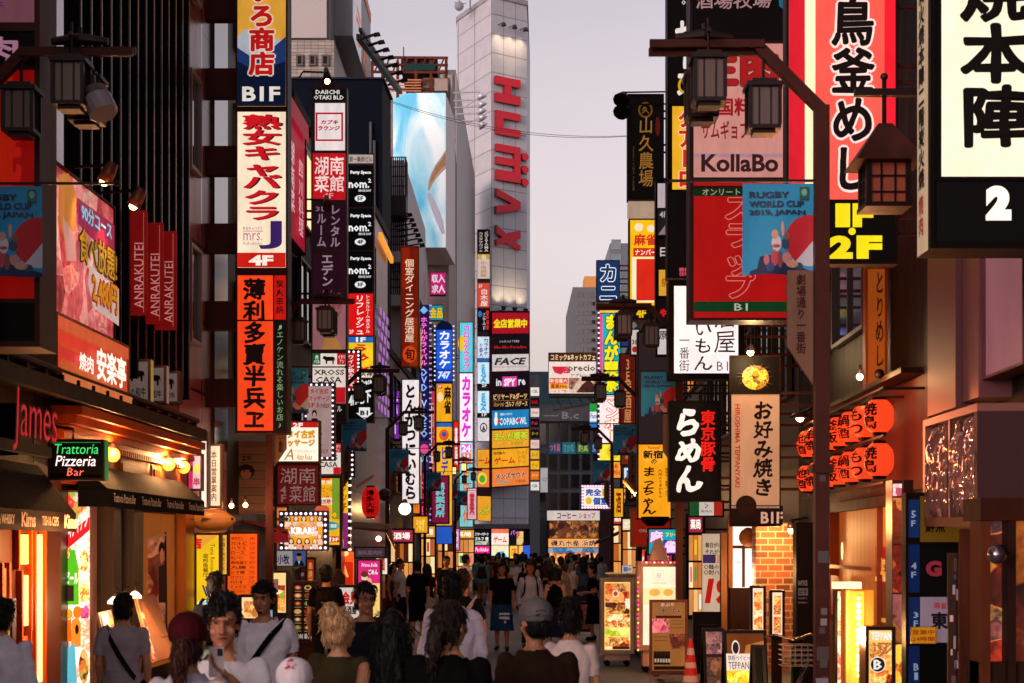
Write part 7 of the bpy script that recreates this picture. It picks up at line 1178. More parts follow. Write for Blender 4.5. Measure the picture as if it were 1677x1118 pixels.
# wall lantern in front of the rice pot sign
t = thing('wall_lantern', 'large old style hanging lantern with a peaked tin roof on the right', 'lantern', W(1450, 270, 15.2)); d = 15.2; q = MB(); c = W(1448, 290, d)
q.prism([(c.x - .2, d - .2), (c.x + .2, d - .2), (c.x + .2, d + .2), (c.x - .2, d + .2)], c.z - .29, c.z - .25, IRON2)
for i in (-1, 1):
 for j in (-1, 1): q.box(c.x + i * .17 - .022, c.x + i * .17 + .022, d + j * .17 - .022, d + j * .17 + .022, c.z - .26, c.z + .12, IRON2)
for k in (-.06, .06):
 for s_ in (-1, 1): q.box(c.x + k - .008, c.x + k + .008, d + s_ * .168 - .008, d + s_ * .168 + .008, c.z - .26, c.z + .1, IRON2); q.box(c.x + s_ * .168 - .008, c.x + s_ * .168 + .008, d + k - .008, d + k + .008, c.z - .26, c.z + .1, IRON2)
for zz in (-.17, -.03): q.prism([(c.x - .176, d - .176), (c.x + .176, d - .176), (c.x + .176, d + .176), (c.x - .176, d + .176)], c.z + zz, c.z + zz + .016, IRON2, cap=False)
q.build('cage', t, t.location)
q = MB(); q.box(c.x - .155, c.x + .155, d - .155, d + .155, c.z - .255, c.z + .1, M('a85038', rough=.4)); q.build('pane', t, t.location)
q = MB(); b0 = [(c.x - .3, d - .3), (c.x + .3, d - .3), (c.x + .3, d + .3), (c.x - .3, d + .3)]; b1 = [(c.x - .06, d - .06), (c.x + .06, d - .06), (c.x + .06, d + .06), (c.x - .06, d + .06)]
q.mesh([(a, b_, c.z + .1) for a, b_ in b0] + [(a, b_, c.z + .46) for a, b_ in b1], [(3, 2, 1, 0), (4, 5, 6, 7), (0, 1, 5, 4), (1, 2, 6, 5), (2, 3, 7, 6), (3, 0, 4, 7)], M('4a2a24', rough=.5, grime=.4)); q.build('roof', t, t.location)
q = MB(); q.tube([(c.x, d, c.z + .44), (c.x, d, c.z + .86)], .02, IRON2); q.ball((c.x, d, c.z + .88), .035, IRON2, 8); q.bar((c.x - .26, d, c.z + .74), (wallR(d), d, c.z + .74), .08, .06, IRON2); q.build('bracket', t, t.location)
# fire escape frames behind
t = thing('fire_stairs', 'dark steel stair frame on the wall behind the rice pot sign', 'stairs', (X(1520, 20.5), 20.5, 4)); q = MB(); d = 20.6
for x_ in (1478, 1500, 1540): q.bar((X(x_, d), d, 4.2), (X(x_, d), d, 14), .09, .09, M('3a3038', grime=.3))
for y_ in (30, 95, 165, 225, 380, 440, 510, 600): q.bar((X(1478, d), d, Z(y_, d)), (X(1548, d), d, Z(y_, d)), .07, .09, M('3a3038', grime=.3))
q.build('frame', t, t.location)
q = MB(); d = 21.3
for y0, y1 in ((-40, 28), (40, 92), (104, 160), (172, 222)): q.box(X(1480, d), X(1500, d), d, d + .05, Z(y1, d), Z(y0, d), M('8a3a24', grime=.4))
q.build('shutter', t, t.location)
fr = face(21.0, 1420, 440, 1452, 640)
simple('wall_board', 'tall amber lit wooden board with brush writing below the rice pot sign', 21.0, (1421, 440, 1449, 632), 'a85418', [('v', 1434, 446, 1447, 600, 'とりめし', '3a1808', {'w': .1})], e=.55, thick=.15, case='7a3a18')
q = MB(); p = W(1440, 612, 20); q.ball(p, .06, M('100808'), 10); q.bar(p, p + Vector((.2, .5, 0)), .03, .03, IRON2); tag(q.build('spot_lamp', smooth=True), 'black spot lamp below the amber wooden board', 'lamp')
q = MB(); p = W(1310, 684, 24); q.tube([p, p + Vector((0, 0, .06))], [.16, .1], M('2a2020')); q.ball(p - Vector((0, 0, .0)), .06, M('ffe0b0*5'), 8); q.bar(p + Vector((0, 0, .06)), p + Vector((.3, .2, .2)), .03, .03, IRON2); tag(q.build('arm_lamp', smooth=True), 'small lamp above the farthest red lanterns', 'lamp'); light(p - Vector((0, .1, .1)), 15)
# brick pillar with warm light
t = thing('brick_pillar', 'red brick pillar glowing in lamplight under the pancake banner sign', 'pillar', (X(1270, 27.6), 27.6, 0)); q = MB(); q.prism([(X(1238, 27.6), 27.6), (X(1300, 27.6), 27.6), (X(1300, 27.6), 28.1), (X(1238, 27.6), 28.1)], .1, Z(856, 27.6), BRICKR); q.build('wall', t, t.location)
light((X(1268, 27.0), 27.0, Z(872, 27)), 60, (1, .55, .2), .1); light((X(1262, 26.6), 26.3, Z(930, 27)), 40, (1, .48, .15), .2)
q = MB(); q.tube([W(1296, 866, 27.3), W(1296, 852, 27.3)], [.08, .05], IRON2); q.ball(W(1296, 868, 27.3), .06, M('ffe0a0*9'), 8); q.bar(W(1296, 852, 27.3), W(1330, 846, 27.8), .03, .03, IRON2); tag(q.build('wall_lamp', smooth=True), 'lit wall lamp at the top of the brick pillar', 'lamp')
q = MB(); q.tube([W(1222, 872, 28.4), W(1236, 888, 28.2)], [.11, .1], M('7a4a30', grime=.3)); q.ball(W(1226, 880, 28.2), .16, M('8a5030', grime=.3), 12); tag(q.build('shop_bell', smooth=True), 'round brown wooden cask head beside the brick pillar', 'cask')
simple('light_box', 'white lit door panel left of the brick pillar', 29, (1199, 862, 1232, 998), 'fff0e0*1.35', [('r', 1199, 893, 1232, 898, '6a3418*.2'), ('r', 1215, 898, 1220, 998, '7a3a18*.3'), ('t', 1203, 918, 1214, 924, 'OPEN', 'b0a098')], e=1.2, thick=.15, case='4a2414')
light((X(1215, 28.2), 28.2, 1.6), 16, (1, .75, .5), .2)
q = MB(); q.box(X(1195, 27.8), X(1234, 27.8), 27.7, 28.0, .1, Z(962, 27.8), M('2a1416', rough=.5, grime=.4)); tag(q.build('cabinet'), 'dark brown cabinet in front of the white lit door panel', 'cabinet')
q = MB(); q.box(X(1192, 28.2), X(1199, 28.2), 28.1, 28.3, .1, Z(846, 28.2), M('8a5430', grime=.3)); q.box(X(1181, 29), X(1197, 29), 29.0, 29.2, .1, Z(872, 29), M('a8683a', grime=.3)); tag(q.build('wooden_post'), 'brown door post left of the white lit door panel', 'post')
# dark column with notices
t = thing('utility_column', 'dark steel column with white warning notices right of the brick pillar', 'column', (X(1318, 24.5), 24.5, 0)); q = MB(); q.box(X(1304, 24.5), X(1332, 24.5), 24.5, 24.8, .1, Z(855, 24.5), M('1c1210', rough=.5, grime=.4)); q.tube([W(1335, 860, 24.3), W(1337, 1085, 24.3)], .03, M('6a6068')); q.build('column', t, t.location)
q = MB(); paint(q, face(24.49, 1304, 860, 1332, 1090), [('t', 1307, 950, 1322, 959, 'NOTICE', 'a89890*.2', {'b': .04}), ('r', 1307, 963, 1323, 975, '8a7a74*.2'), ('t', 1309, 965, 1321, 973, 'ビラ', '2a2020*.1', {'b': .04}), ('t', 1307, 978, 1322, 981, '貼紙禁止', '9a8a84*.2'), ('t', 1307, 985, 1322, 988, '駐輪禁止', '9a8a84*.2')], .2); q.build('notice', t, t.location)
# framed menu stands
for i, (x0, y0, x1, y1, d, lab) in enumerate([(1233, 963, 1250, 1034, 25, 'slim lit photo menu panel before the brick pillar'), (1265, 970, 1281, 1040, 24.2, 'second slim lit photo menu panel, nearer the lamp post')]):
 board(lab, d, (x0, y0, x1, y1), 'f0d8b8*1.1', [('pic', x0 + 2, y0 + 6, x1 - 2, y0 + 36, pic_mat(FOOD, 10, 1.0, i + 2)), ('pic', x0 + 2, y0 + 40, x1 - 2, y1 - 4, pic_mat(FOOD, 12, 1.0, i + 6))], 1.0, thick=.12, case='2a1812')
# A-frame boards
def aframe(lab, d, x0, x1, yt, lean, c, items, e, case='120a0a'):
 """an A-frame board: a front and a back leaf meeting at the top"""
 zt = Z(yt, d); t = thing('sandwich_board', lab, 'sandwich board', (X((x0 + x1) / 2, d), d, .1)); xa, xb = X(x0, d), X(x1, d); zg = .1
 for s, nm in ((-1, 'front_leaf'), (1, 'back_leaf')):
  q = MB(); y_b = d + s * lean; fr = Fr((x0, yt, x1, yt + 100), (xa, d + s * .03, zt), (xb, d + s * .03, zt), (xa, y_b, zg)) if s < 0 else Fr((x0, yt, x1, yt + 100), (xb, d + s * .03, zt), (xa, d + s * .03, zt), (xb, y_b, zg))
  ux, uy = fr.mx(.035)
  def sl(a0, b0, a1, b1, k0, k1, m): q.hexa([fr.pt(a0, b1, k0), fr.pt(a1, b1, k0), fr.pt(a1, b0, k0), fr.pt(a0, b0, k0), fr.pt(a0, b1, k1), fr.pt(a1, b1, k1), fr.pt(a1, b0, k1), fr.pt(a0, b0, k1)], m)
  cm = M(case, rough=.4); sl(x0, yt, x1, yt + 96, -.02, 0, cm); sl(x0, yt, x0 + ux, yt + 100, .0, .015, cm); sl(x1 - ux, yt, x1, yt + 100, .0, .015, cm); sl(x0 + ux, yt, x1 - ux, yt + uy, .0, .015, cm); sl(x0 + ux, yt + 92, x1 - ux, yt + 96, .0, .015, cm)
  lf = q.build(nm, t, t.location)
  if s < 0:
   q = MB(); q.poly([fr.pt(x0 + ux, yt + 92, .004), fr.pt(x1 - ux, yt + 92, .004), fr.pt(x1 - ux, yt + uy, .004), fr.pt(x0 + ux, yt + uy, .004)], col(c, e)); paint(q, fr, items, e, .004); q.build('poster', lf, t.location)
 return t
aframe('lit teppan baby sandwich board with a heap of yellow noodles', 20.5, 1184, 1254, 1032, .3, '3a1c0c', [('r', 1187, 1036, 1251, 1070, '6a3414'), ('p', [(1215, 1068), (1220, 1050), (1251, 1044), (1251, 1068)], 'b87030'), ('e', 1203, 1053, 6.5, 9, 'f0e8e0'), ('e', 1203, 1053, 5, 7, '281c18'), ('r', 1187, 1060, 1251, 1080, 'f0e0d0'), ('t', 1190, 1062, 1238, 1068, '鉄板ベイビー新宿', '2a1a14', {'b': .0}), ('t', 1190, 1070, 1250, 1078, 'TEPPAN BABY', '2a1a14', {'b': .0}), ('pic', 1187, 1080, 1251, 1124, pic_mat('a87808 d8b010 f0d020 f8e860 c89808 708010', 14, 1.1, 3))], 1.0)
t = aframe('dark sandwich board with small photos, turned away beside the traffic cone', 21.0, 1150, 1186, 1029, .34, '4a2c30', [('pic', 1153, 1033, 1183, 1060, pic_mat('2a1c24 a88a94 5a3a44 c8a8a0', 12, .3)), ('pic', 1153, 1064, 1183, 1115, pic_mat('1c1014 6a4a3a 3a2420 a87850', 12, .3))], .3)
aframe('small black A frame stand in front of the noodle sandwich board', 18.2, 1230, 1252, 1056, .3, '0c0808', [], .05)
simple('chalk_board', 'black chalk board leaning behind the traffic cone', 25.5, (1138, 1005, 1178, 1100), '0c0808', [('r', 1142, 1022, 1174, 1023, '3a3030'), ('r', 1142, 1044, 1174, 1045, '3a3030'), ('r', 1142, 1066, 1174, 1067, '3a3030')], e=.2, thick=.06, case='1a1010', cat='board')
# white lit cabinet boards
board('tall lit food poster stand on castors, left of the white light box', 30, (990, 953, 1032, 1064), 'f8d070*1.1', [('pic', 991, 955, 1031, 985, pic_mat('3a0c04 a02808 e0782c f0b068 5a1808', 7, 1.0, 1)), ('e', 1008, 972, 5, 5.5, 'f8f0e8'), ('e', 1008, 972, 3.6, 4, 'b04818'), ('pic', 991, 986, 1031, 1005, pic_mat('4a1808 d88828 f0c060 8a3810 2a1008', 9, 1.0, 2)), ('t', 1024, 979, 1031, 996, '焼鳥', 'f8f0e8', {'b': .04}), ('pic', 991, 1006, 1010, 1027, pic_mat(FOOD, 8, 1.1, 3)), ('pic', 1012, 1006, 1031, 1027, pic_mat(FOOD, 8, 1.1, 4)), ('pic', 991, 1029, 1031, 1042, pic_mat('c8b020 e8e048 88a818 f0f080', 7, 1.1)), ('pic', 991, 1043, 1031, 1058, pic_mat(FOOD, 9, 1.1, 5)), ('t', 991, 1058, 1002, 1063, '4F', 'f8f0e0', {'b': .04}), ('r', 1003, 1058, 1031, 1063, '3a2018')], 1.05, thick=.4, case='a89088', lip=.07)
board('wide glowing white light box stand with pink bulbs on its edge', 28.5, (1053, 928, 1108, 1056), 'fbe8c8*1.15', [('r', 1071, 934, 1087, 950, 'e8d8c0'), ('r', 1072, 935, 1086, 949, 'f8ecd8'), ('t', 1075, 937, 1083, 947, '桜', 'c8b8a0'), ('t', 1067, 953, 1091, 956, 'SAKURA', 'd0c0a8'), ('r', 1053, 962, 1108, 990, 'f8e0a8'), ('e', 1072, 970, 9, 6, 'e8b050'), ('e', 1094, 970, 8, 6, 'e8a848')], 1.05, thick=.45, case='c89888', lip=.09)
q = MB()
for i in range(17): q.ball(W(1045, 946 + i * 7.4, 28.42), .018, M(['f04080*2.5', 'f0a040*2.5', 'f03050*2.5'][i % 3]), 6)
for i in range(9): q.ball(W(1052 + i * 6.6, 921, 28.42), .018, M(['f04060*2', 'f8b090*2'][i % 2]), 6)
tag(q.build('string_light', smooth=True), 'string of pink and amber bulbs round the white light box stand', 'lights')
q = MB(); c = W(1078, 905, 28.7); q.mesh([W(1064, 917, 28.6), W(1092, 917, 28.6), W(1095, 917, 29.0), W(1062, 917, 29.0), W(1072, 884, 28.75), W(1082, 880, 28.75)], [(0, 1, 5, 4), (1, 2, 5), (2, 3, 4, 5), (3, 0, 4), (3, 2, 1, 0)], M('b89080', rough=.85)); tag(q.build('cloth_cover'), 'crumpled pale cloth draped on top of the white light box', 'cloth')
board('tan framed menu poster stand in front of the white light box', 24.5, (1068, 986, 1122, 1098), 'b07038', [('t', 1082, 987, 1104, 993, 'あぶり', 'f0d8c0', {'w': .06}), ('t', 1075, 995, 1116, 1005, 'うま-いもん', '3a1408', {'b': .02, 'w': .1, 'ol': ('f0c8a0', .03)}), ('r', 1074, 1008, 1116, 1012, '4a1c0c'), ('pic', 1068, 1013, 1096, 1036, pic_mat('3a0c14 a8305a e87888 f0a0a0 6a1c28', 9, .6)), ('pic', 1096, 1038, 1122, 1062, pic_mat('1c0a08 6a2c14 b06030 2a1210', 9, .5)), ('r', 1099, 1016, 1120, 1017, '6a4020'), ('r', 1099, 1021, 1118, 1022, '6a4020'), ('r', 1099, 1027, 1120, 1028, '6a4020'), ('r', 1071, 1042, 1092, 1043, '6a4020'), ('r', 1071, 1048, 1092, 1049, '6a4020'), ('r', 1070, 1066, 1097, 1088, '402010')] + [x for i in range(6) for x in (('r', 1071.5 + i * 4.4, 1072, 1074.5 + i * 4.4, 1087, '140a08'), ('r', 1072.3 + i * 4.4, 1066, 1073.7 + i * 4.4, 1072, '140a08'), ('r', 1071.5 + i * 4.4, 1078, 1074.5 + i * 4.4, 1084, 'c8b8a0'))] + [('r', 1070, 1090, 1121, 1096, '2a1008')], .62, thick=.08, case='8a5a48', base=False)
q = MB(); d = 24.5
for x_ in (1066, 1124): q.bar((X(x_, d), d + .05, .1), (X(x_, d), d + .05, Z(982, d)), .03, .03, M('9a6a58'))
for y_ in (1104, 1110): q.bar((X(1066, d), d + .05, Z(y_, d)), (X(1124, d), d + .05, Z(y_, d)), .025, .025, M('9a6a58'))
q.bar((X(1066, d), d - .2, .12), (X(1066, d), d + .4, .12), .03, .03, M('9a6a58')); q.bar((X(1124, d), d - .2, .12), (X(1124, d), d + .4, .12), .03, .03, M('9a6a58')); tag(q.build('easel'), 'pinkish metal legs under the tan menu poster stand', 'stand')
simple('paper_notice', 'small white and blue notice on top of the food poster stand', 33, (1019, 926, 1036, 938), 'd8d0d0', [('r', 1021, 928, 1028, 936, '4a80b8'), ('e', 1031, 932, 3, 3, 'd88a30')], e=.7, thick=.03, case='c8b8b0', lip=.01)
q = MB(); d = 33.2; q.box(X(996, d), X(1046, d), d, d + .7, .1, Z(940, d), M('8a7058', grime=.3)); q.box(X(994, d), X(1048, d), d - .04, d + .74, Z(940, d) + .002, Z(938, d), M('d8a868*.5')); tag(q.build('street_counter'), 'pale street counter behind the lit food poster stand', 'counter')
# fronts further along on the right
for i, (d, rect, lab) in enumerate([(36.8, (1128, 845, 1150, 1010), 'warm lit doorway behind the tan menu poster'), (46.8, (1060, 905, 1100, 1000), 'amber lit shop front behind the white light box'), (61.8, (1020, 850, 1042, 960), 'narrow lit shop front far up the right pavement'), (79.8, (1004, 840, 1022, 950), 'dim shop front at the far right corner')]): shop(lab, d, rect, i + 11)
q = MB(); q.hexa([W(974, 892, 60), W(1012, 876, 60), W(1014, 872, 64), W(976, 888, 64), W(974, 890, 60), W(1012, 873, 60), W(1014, 869, 64), W(976, 885, 64)], M('2a2226', rough=.8)); tag(q.build('awning'), 'dark sloping awning far up the right pavement', 'awning')
q = MB(); q.hexa([W(1020, 790, 44), W(1040, 812, 44), W(1046, 806, 46), W(1026, 784, 46), W(1020, 786, 44), W(1040, 808, 44), W(1046, 802, 46), W(1026, 780, 46)], M('c88a58', rough=.8)); tag(q.build('awning'), 'small peach coloured awning left of the yellow hotpot sign', 'awning')
# traffic cone
t = thing('traffic_cone', 'red and white striped traffic cone beside the tan menu stand', 'traffic cone', (X(1131, 23), 23, .1)); q = MB(); c = (X(1131, 23), 23, .1); q.box(c[0] - .17, c[0] + .17, 22.83, 23.17, .1, .13, M('7a1410', rough=.6)); q.build('base', t, c)
q = MB(); H0 = .72
for i, (a, b_, m) in enumerate([(0, .2, 'd8281c'), (.2, .32, 'e0c8c0'), (.32, .46, 'd8281c'), (.46, .56, 'e0c8c0'), (.56, .7, 'd8281c'), (.7, .82, 'e0c8c0'), (.82, 1, 'd8281c')]): q.lathe((c[0], c[1], .13), [(.125 - .1 * a, H0 * a), (.125 - .1 * b_, H0 * b_)] + ([(0, H0)] if b_ == 1 else []), M(m, rough=.5), 18)
q.build('cone', t, c, smooth=False)
# bicycle
t = thing('bicycle', 'dark city bicycle parked behind the sandwich boards', 'bicycle', (X(1305, 19.5), 19.5, .1)); bx = X(1300, 19.5); by = 19.5
def wheel(x, y):
 w = MB(); R_ = .31; pts = [(x + .15 * math.cos(a * math.pi / 12) * R_ / .31, y + R_ * math.sin(a * math.pi / 12) * .95, .1 + R_ + .02 + R_ * math.cos(a * math.pi / 12)) for a in range(25)]; w.tube(pts, .018, M('0c0a0a'), 6, False)
 for a in range(0, 24, 2): w.tube([(x, y, .43), pts[a]], .0025, M('8a8488', metal=.8), 4)
 w.build('wheel', t, t.location)
wheel(bx - .1, by - .5); wheel(bx + .1, by + .55)
q = MB(); q.tube([(bx - .08, by - .42, .95), (bx - .1, by - .5, .43)], .016, M('1a2a20')); q.tube([(bx - .06, by - .38, .85), (bx + .02, by + .1, .42)], .018, M('1a2a20')); q.tube([(bx + .02, by + .1, .42), (bx + .06, by + .22, .95)], .018, M('1a2a20')); q.tube([(bx + .02, by + .1, .42), (bx + .1, by + .55, .43)], .014, M('1a2a20')); q.tube([(bx + .06, by + .2, .8), (bx + .1, by + .55, .43)], .012, M('1a2a20')); q.build('frame', t, t.location)
q = MB(); q.tube([(bx - .36, by - .28, 1.06), (bx - .28, by - .44, 1.1), (bx - .08, by - .46, 1.04), (bx + .12, by - .4, 1.1), (bx + .2, by - .22, 1.06)], .012, M('a89c98', metal=.9, rough=.25)); q.build('handlebar', t, t.location)
q = MB(); q.ball((bx + .07, by + .26, .99), (.1, .14), M('14100f'), 10, rz=.05); q.build('saddle', t, t.location, smooth=True)
q = MB();
for k in range(5): z = .78 + k * .055; q.tube([(bx - .26, by - .86, z), (bx + .08, by - .86, z), (bx + .08, by - .58, z), (bx - .26, by - .58, z), (bx - .26, by - .86, z)], .006, M('6a6064', metal=.6), 4)
for k in range(6): q.tube([(bx - .26 + k * .068, by - .86, .78), (bx - .26 + k * .068, by - .86, 1.0)], .005, M('6a6064', metal=.6), 4)
q.build('basket', t, t.location)
# overhead cables and floodlight rack
q = MB();
def cable(a, b_, sag, r=.012):
 pts = []
 for i in range(13):
  u = i / 12; p = a.lerp(b_, u); p.z -= sag * 4 * u * (1 - u); pts.append(p)
 q.tube(pts, r, M('3a3a42'), 5)
cable(W(640, 165, 75), W(1028, 222, 75), .5, .011); cable(W(640, 167, 75), W(1028, 223, 75), .55, .011); cable(W(575, 330, 52), W(720, 430, 95), .5, .015)
tag(q.build('cable'), 'thin overhead cables crossing the sky before the tower', 'cable')
for i in range(7):
 q = MB(); x, y = 604 + i * 7.5, 58 + i * 12.5; d = 60 + i * 1.9; q.tube([W(x - 14, y + 6, d), W(x + 10, y - 2, d)], .05, M('1a1618')); q.hexa([W(x + 8, y + 3, d), W(x + 20, y + 1, d), W(x + 20, y + 1, d + .4), W(x + 8, y + 3, d + .4), W(x + 9, y - 5, d), W(x + 17, y - 6, d), W(x + 17, y - 6, d + .4), W(x + 9, y - 5, d + .4)], M('14121a'))
 tag(q.build('floodlight'), ['topmost', 'second', 'third', 'fourth', 'fifth', 'sixth', 'lowest'][i] + ' black floodlight in the slanting row beside the louvred plant room', 'lamp', 'black floodlights under the pale billboard')
q = MB(); q.bar(W(588, 60, 60), W(655, 150, 73), .2, .2, M('201a1c')); q.bar(W(590, 48, 60), W(640, 125, 70), .12, .12, M('201a1c')); tag(q.build('lamp_rail'), 'black slanting rail carrying the floodlights by the plant room', 'rail')
for i in range(7):
 q = MB(); x, y = 668 + i * 3.4, 352 + i * 8.3; d = 65; q.tube([W(x - 28, y + 2, d + .5), W(x, y - 3, d)], .03, M('202026')); q.hexa([W(x - 2, y + 4, d), W(x + 8, y + 2, d), W(x + 8, y + 2, d + .4), W(x - 2, y + 4, d + .4), W(x, y - 3, d), W(x + 6, y - 4, d), W(x + 6, y - 4, d + .4), W(x, y - 3, d + .4)], M('181820'))
 tag(q.build('floodlight'), ['first', 'second', 'third', 'fourth', 'fifth', 'sixth', 'seventh'][i] + ' dark lamp from the top in the row under the white balconies', 'lamp', 'dark lamps under the white balconies')
q = MB(); fr = Fr((0, 0, 100, 100), (wallL(53) + .1, 53, 11.7), (wallL(57) + .1, 57, 11.6), (wallL(53) + .1, 53, 11.5))
q.hexa([fr.pt(0, 100, 0), fr.pt(100, 100, 0), fr.pt(100, 0, 0), fr.pt(0, 0, 0), fr.pt(0, 100, .1), fr.pt(100, 100, .1), fr.pt(100, 0, .1), fr.pt(0, 0, .1)], M('f09020*1.3')); tag(q.build('light_strip'), 'glowing amber light strip along the magenta building', 'light')
q = MB(); fr = wface(-1, 53.2, 56.9, 6.2, 9.6, .06);
for i in range(10):
 for j in range(9): q.poly([fr.pt(i * 10 + 1, j * 11 + 9, .02), fr.pt(i * 10 + 8, j * 11 + 9, .02), fr.pt(i * 10 + 8, j * 11 + 2, .02), fr.pt(i * 10 + 1, j * 11 + 2, .02)], M('b878d0*.9' if (i + j) % 3 else '6a3080*.5'))
tag(q.build('light_screen'), 'violet grid of little lights on the magenta building wall', 'screen')
# ---------------------------------------------------------------- people
TS = bpy.data.scenes.new('workbench')
def cloth_mat(c, rough=.85):
 key = ('cloth', c)
 if key in _M: return _M[key]
 m = bpy.data.materials.new('cloth_' + c); m.use_nodes = True; nt = m.node_tree; p = P_(m); k = lin(c)
 tc = nt.nodes.new("ShaderNodeTexCoord"); n = nt.nodes.new("ShaderNodeTexNoise"); n.inputs['Scale'].default_value = 7; n.inputs['Detail'].default_value = 6
 nt.links.new(tc.outputs['Object'], n.inputs[0]); r = nt.nodes.new("ShaderNodeValToRGB"); r.color_ramp.elements[0].color = (*[x * .78 for x in k], 1); r.color_ramp.elements[1].color = (*[min(1, x * 1.12) for x in k], 1)
 r.color_ramp.elements[0].position = .3; r.color_ramp.elements[1].position = .7
 nt.links.new(n.outputs[0], r.inputs[0]); nt.links.new(r.outputs[0], p.inputs['Base Color']); p.inputs['Roughness'].default_value = rough; p.inputs['Specular IOR Level'].default_value = .06
 n2 = nt.nodes.new("ShaderNodeTexNoise"); n2.inputs['Scale'].default_value = 400; bp = nt.nodes.new("ShaderNodeBump"); bp.inputs['Strength'].default_value = .15; bp.inputs['Distance'].default_value = .002
 nt.links.new(tc.outputs['Object'], n2.inputs[0]); nt.links.new(n2.outputs[0], bp.inputs['Height']); nt.links.new(bp.outputs[0], p.inputs['Normal'])
 _M[key] = m; return m
def skin_mat(c):
 key = ('skin', c)
 if key in _M: return _M[key]
 m = bpy.data.materials.new('skin'); m.use_nodes = True; nt = m.node_tree; p = P_(m); k = lin(c)
 tc = nt.nodes.new("ShaderNodeTexCoord"); n = nt.nodes.new("ShaderNodeTexNoise"); n.inputs['Scale'].default_value = 14; n.inputs['Detail'].default_value = 5; nt.links.new(tc.outputs['Object'], n.inputs[0])
 r = nt.nodes.new("ShaderNodeValToRGB"); r.color_ramp.elements[0].color = (k[0] * .85, k[1] * .75, k[2] * .7, 1); r.color_ramp.elements[1].color = (*[min(1, x * 1.1) for x in k], 1)
 nt.links.new(n.outputs[0], r.inputs[0]); nt.links.new(r.outputs[0], p.inputs['Base Color']); p.inputs['Roughness'].default_value = .48; p.inputs['Subsurface Weight'].default_value = .08; p.inputs['Subsurface Radius'].default_value = (.01, .004, .002)
 _M[key] = m; return m
def hair_mat(c):
 key = ('hair', c)
 if key in _M: return _M[key]
 m = bpy.data.materials.new('hair'); m.use_nodes = True; nt = m.node_tree; p = P_(m); k = lin(c)
 tc = nt.nodes.new("ShaderNodeTexCoord"); mp = nt.nodes.new("ShaderNodeMapping"); mp.inputs['Scale'].default_value = (90, 60, 8); n = nt.nodes.new("ShaderNodeTexNoise"); n.inputs['Scale'].default_value = 1.6; n.inputs['Detail'].default_value = 4
 nt.links.new(tc.outputs['Object'], mp.inputs[0]); nt.links.new(mp.outputs[0], n.inputs[0]); r = nt.nodes.new("ShaderNodeValToRGB"); r.color_ramp.elements[0].color = (*[x * .5 for x in k], 1); r.color_ramp.elements[1].color = (*[min(1, x * 1.5) for x in k], 1)
 r.color_ramp.elements[0].position = .35; r.color_ramp.elements[1].position = .65
 nt.links.new(n.outputs[0], r.inputs[0]); nt.links.new(r.outputs[0], p.inputs['Base Color']); p.inputs['Roughness'].default_value = .6; p.inputs['Specular IOR Level'].default_value = .2
 bp = nt.nodes.new("ShaderNodeBump"); bp.inputs['Strength'].default_value = .6; bp.inputs['Distance'].default_value = .004; nt.links.new(n.outputs[0], bp.inputs['Height']); nt.links.new(bp.outputs[0], p.inputs['Normal'])
 _M[key] = m; return m
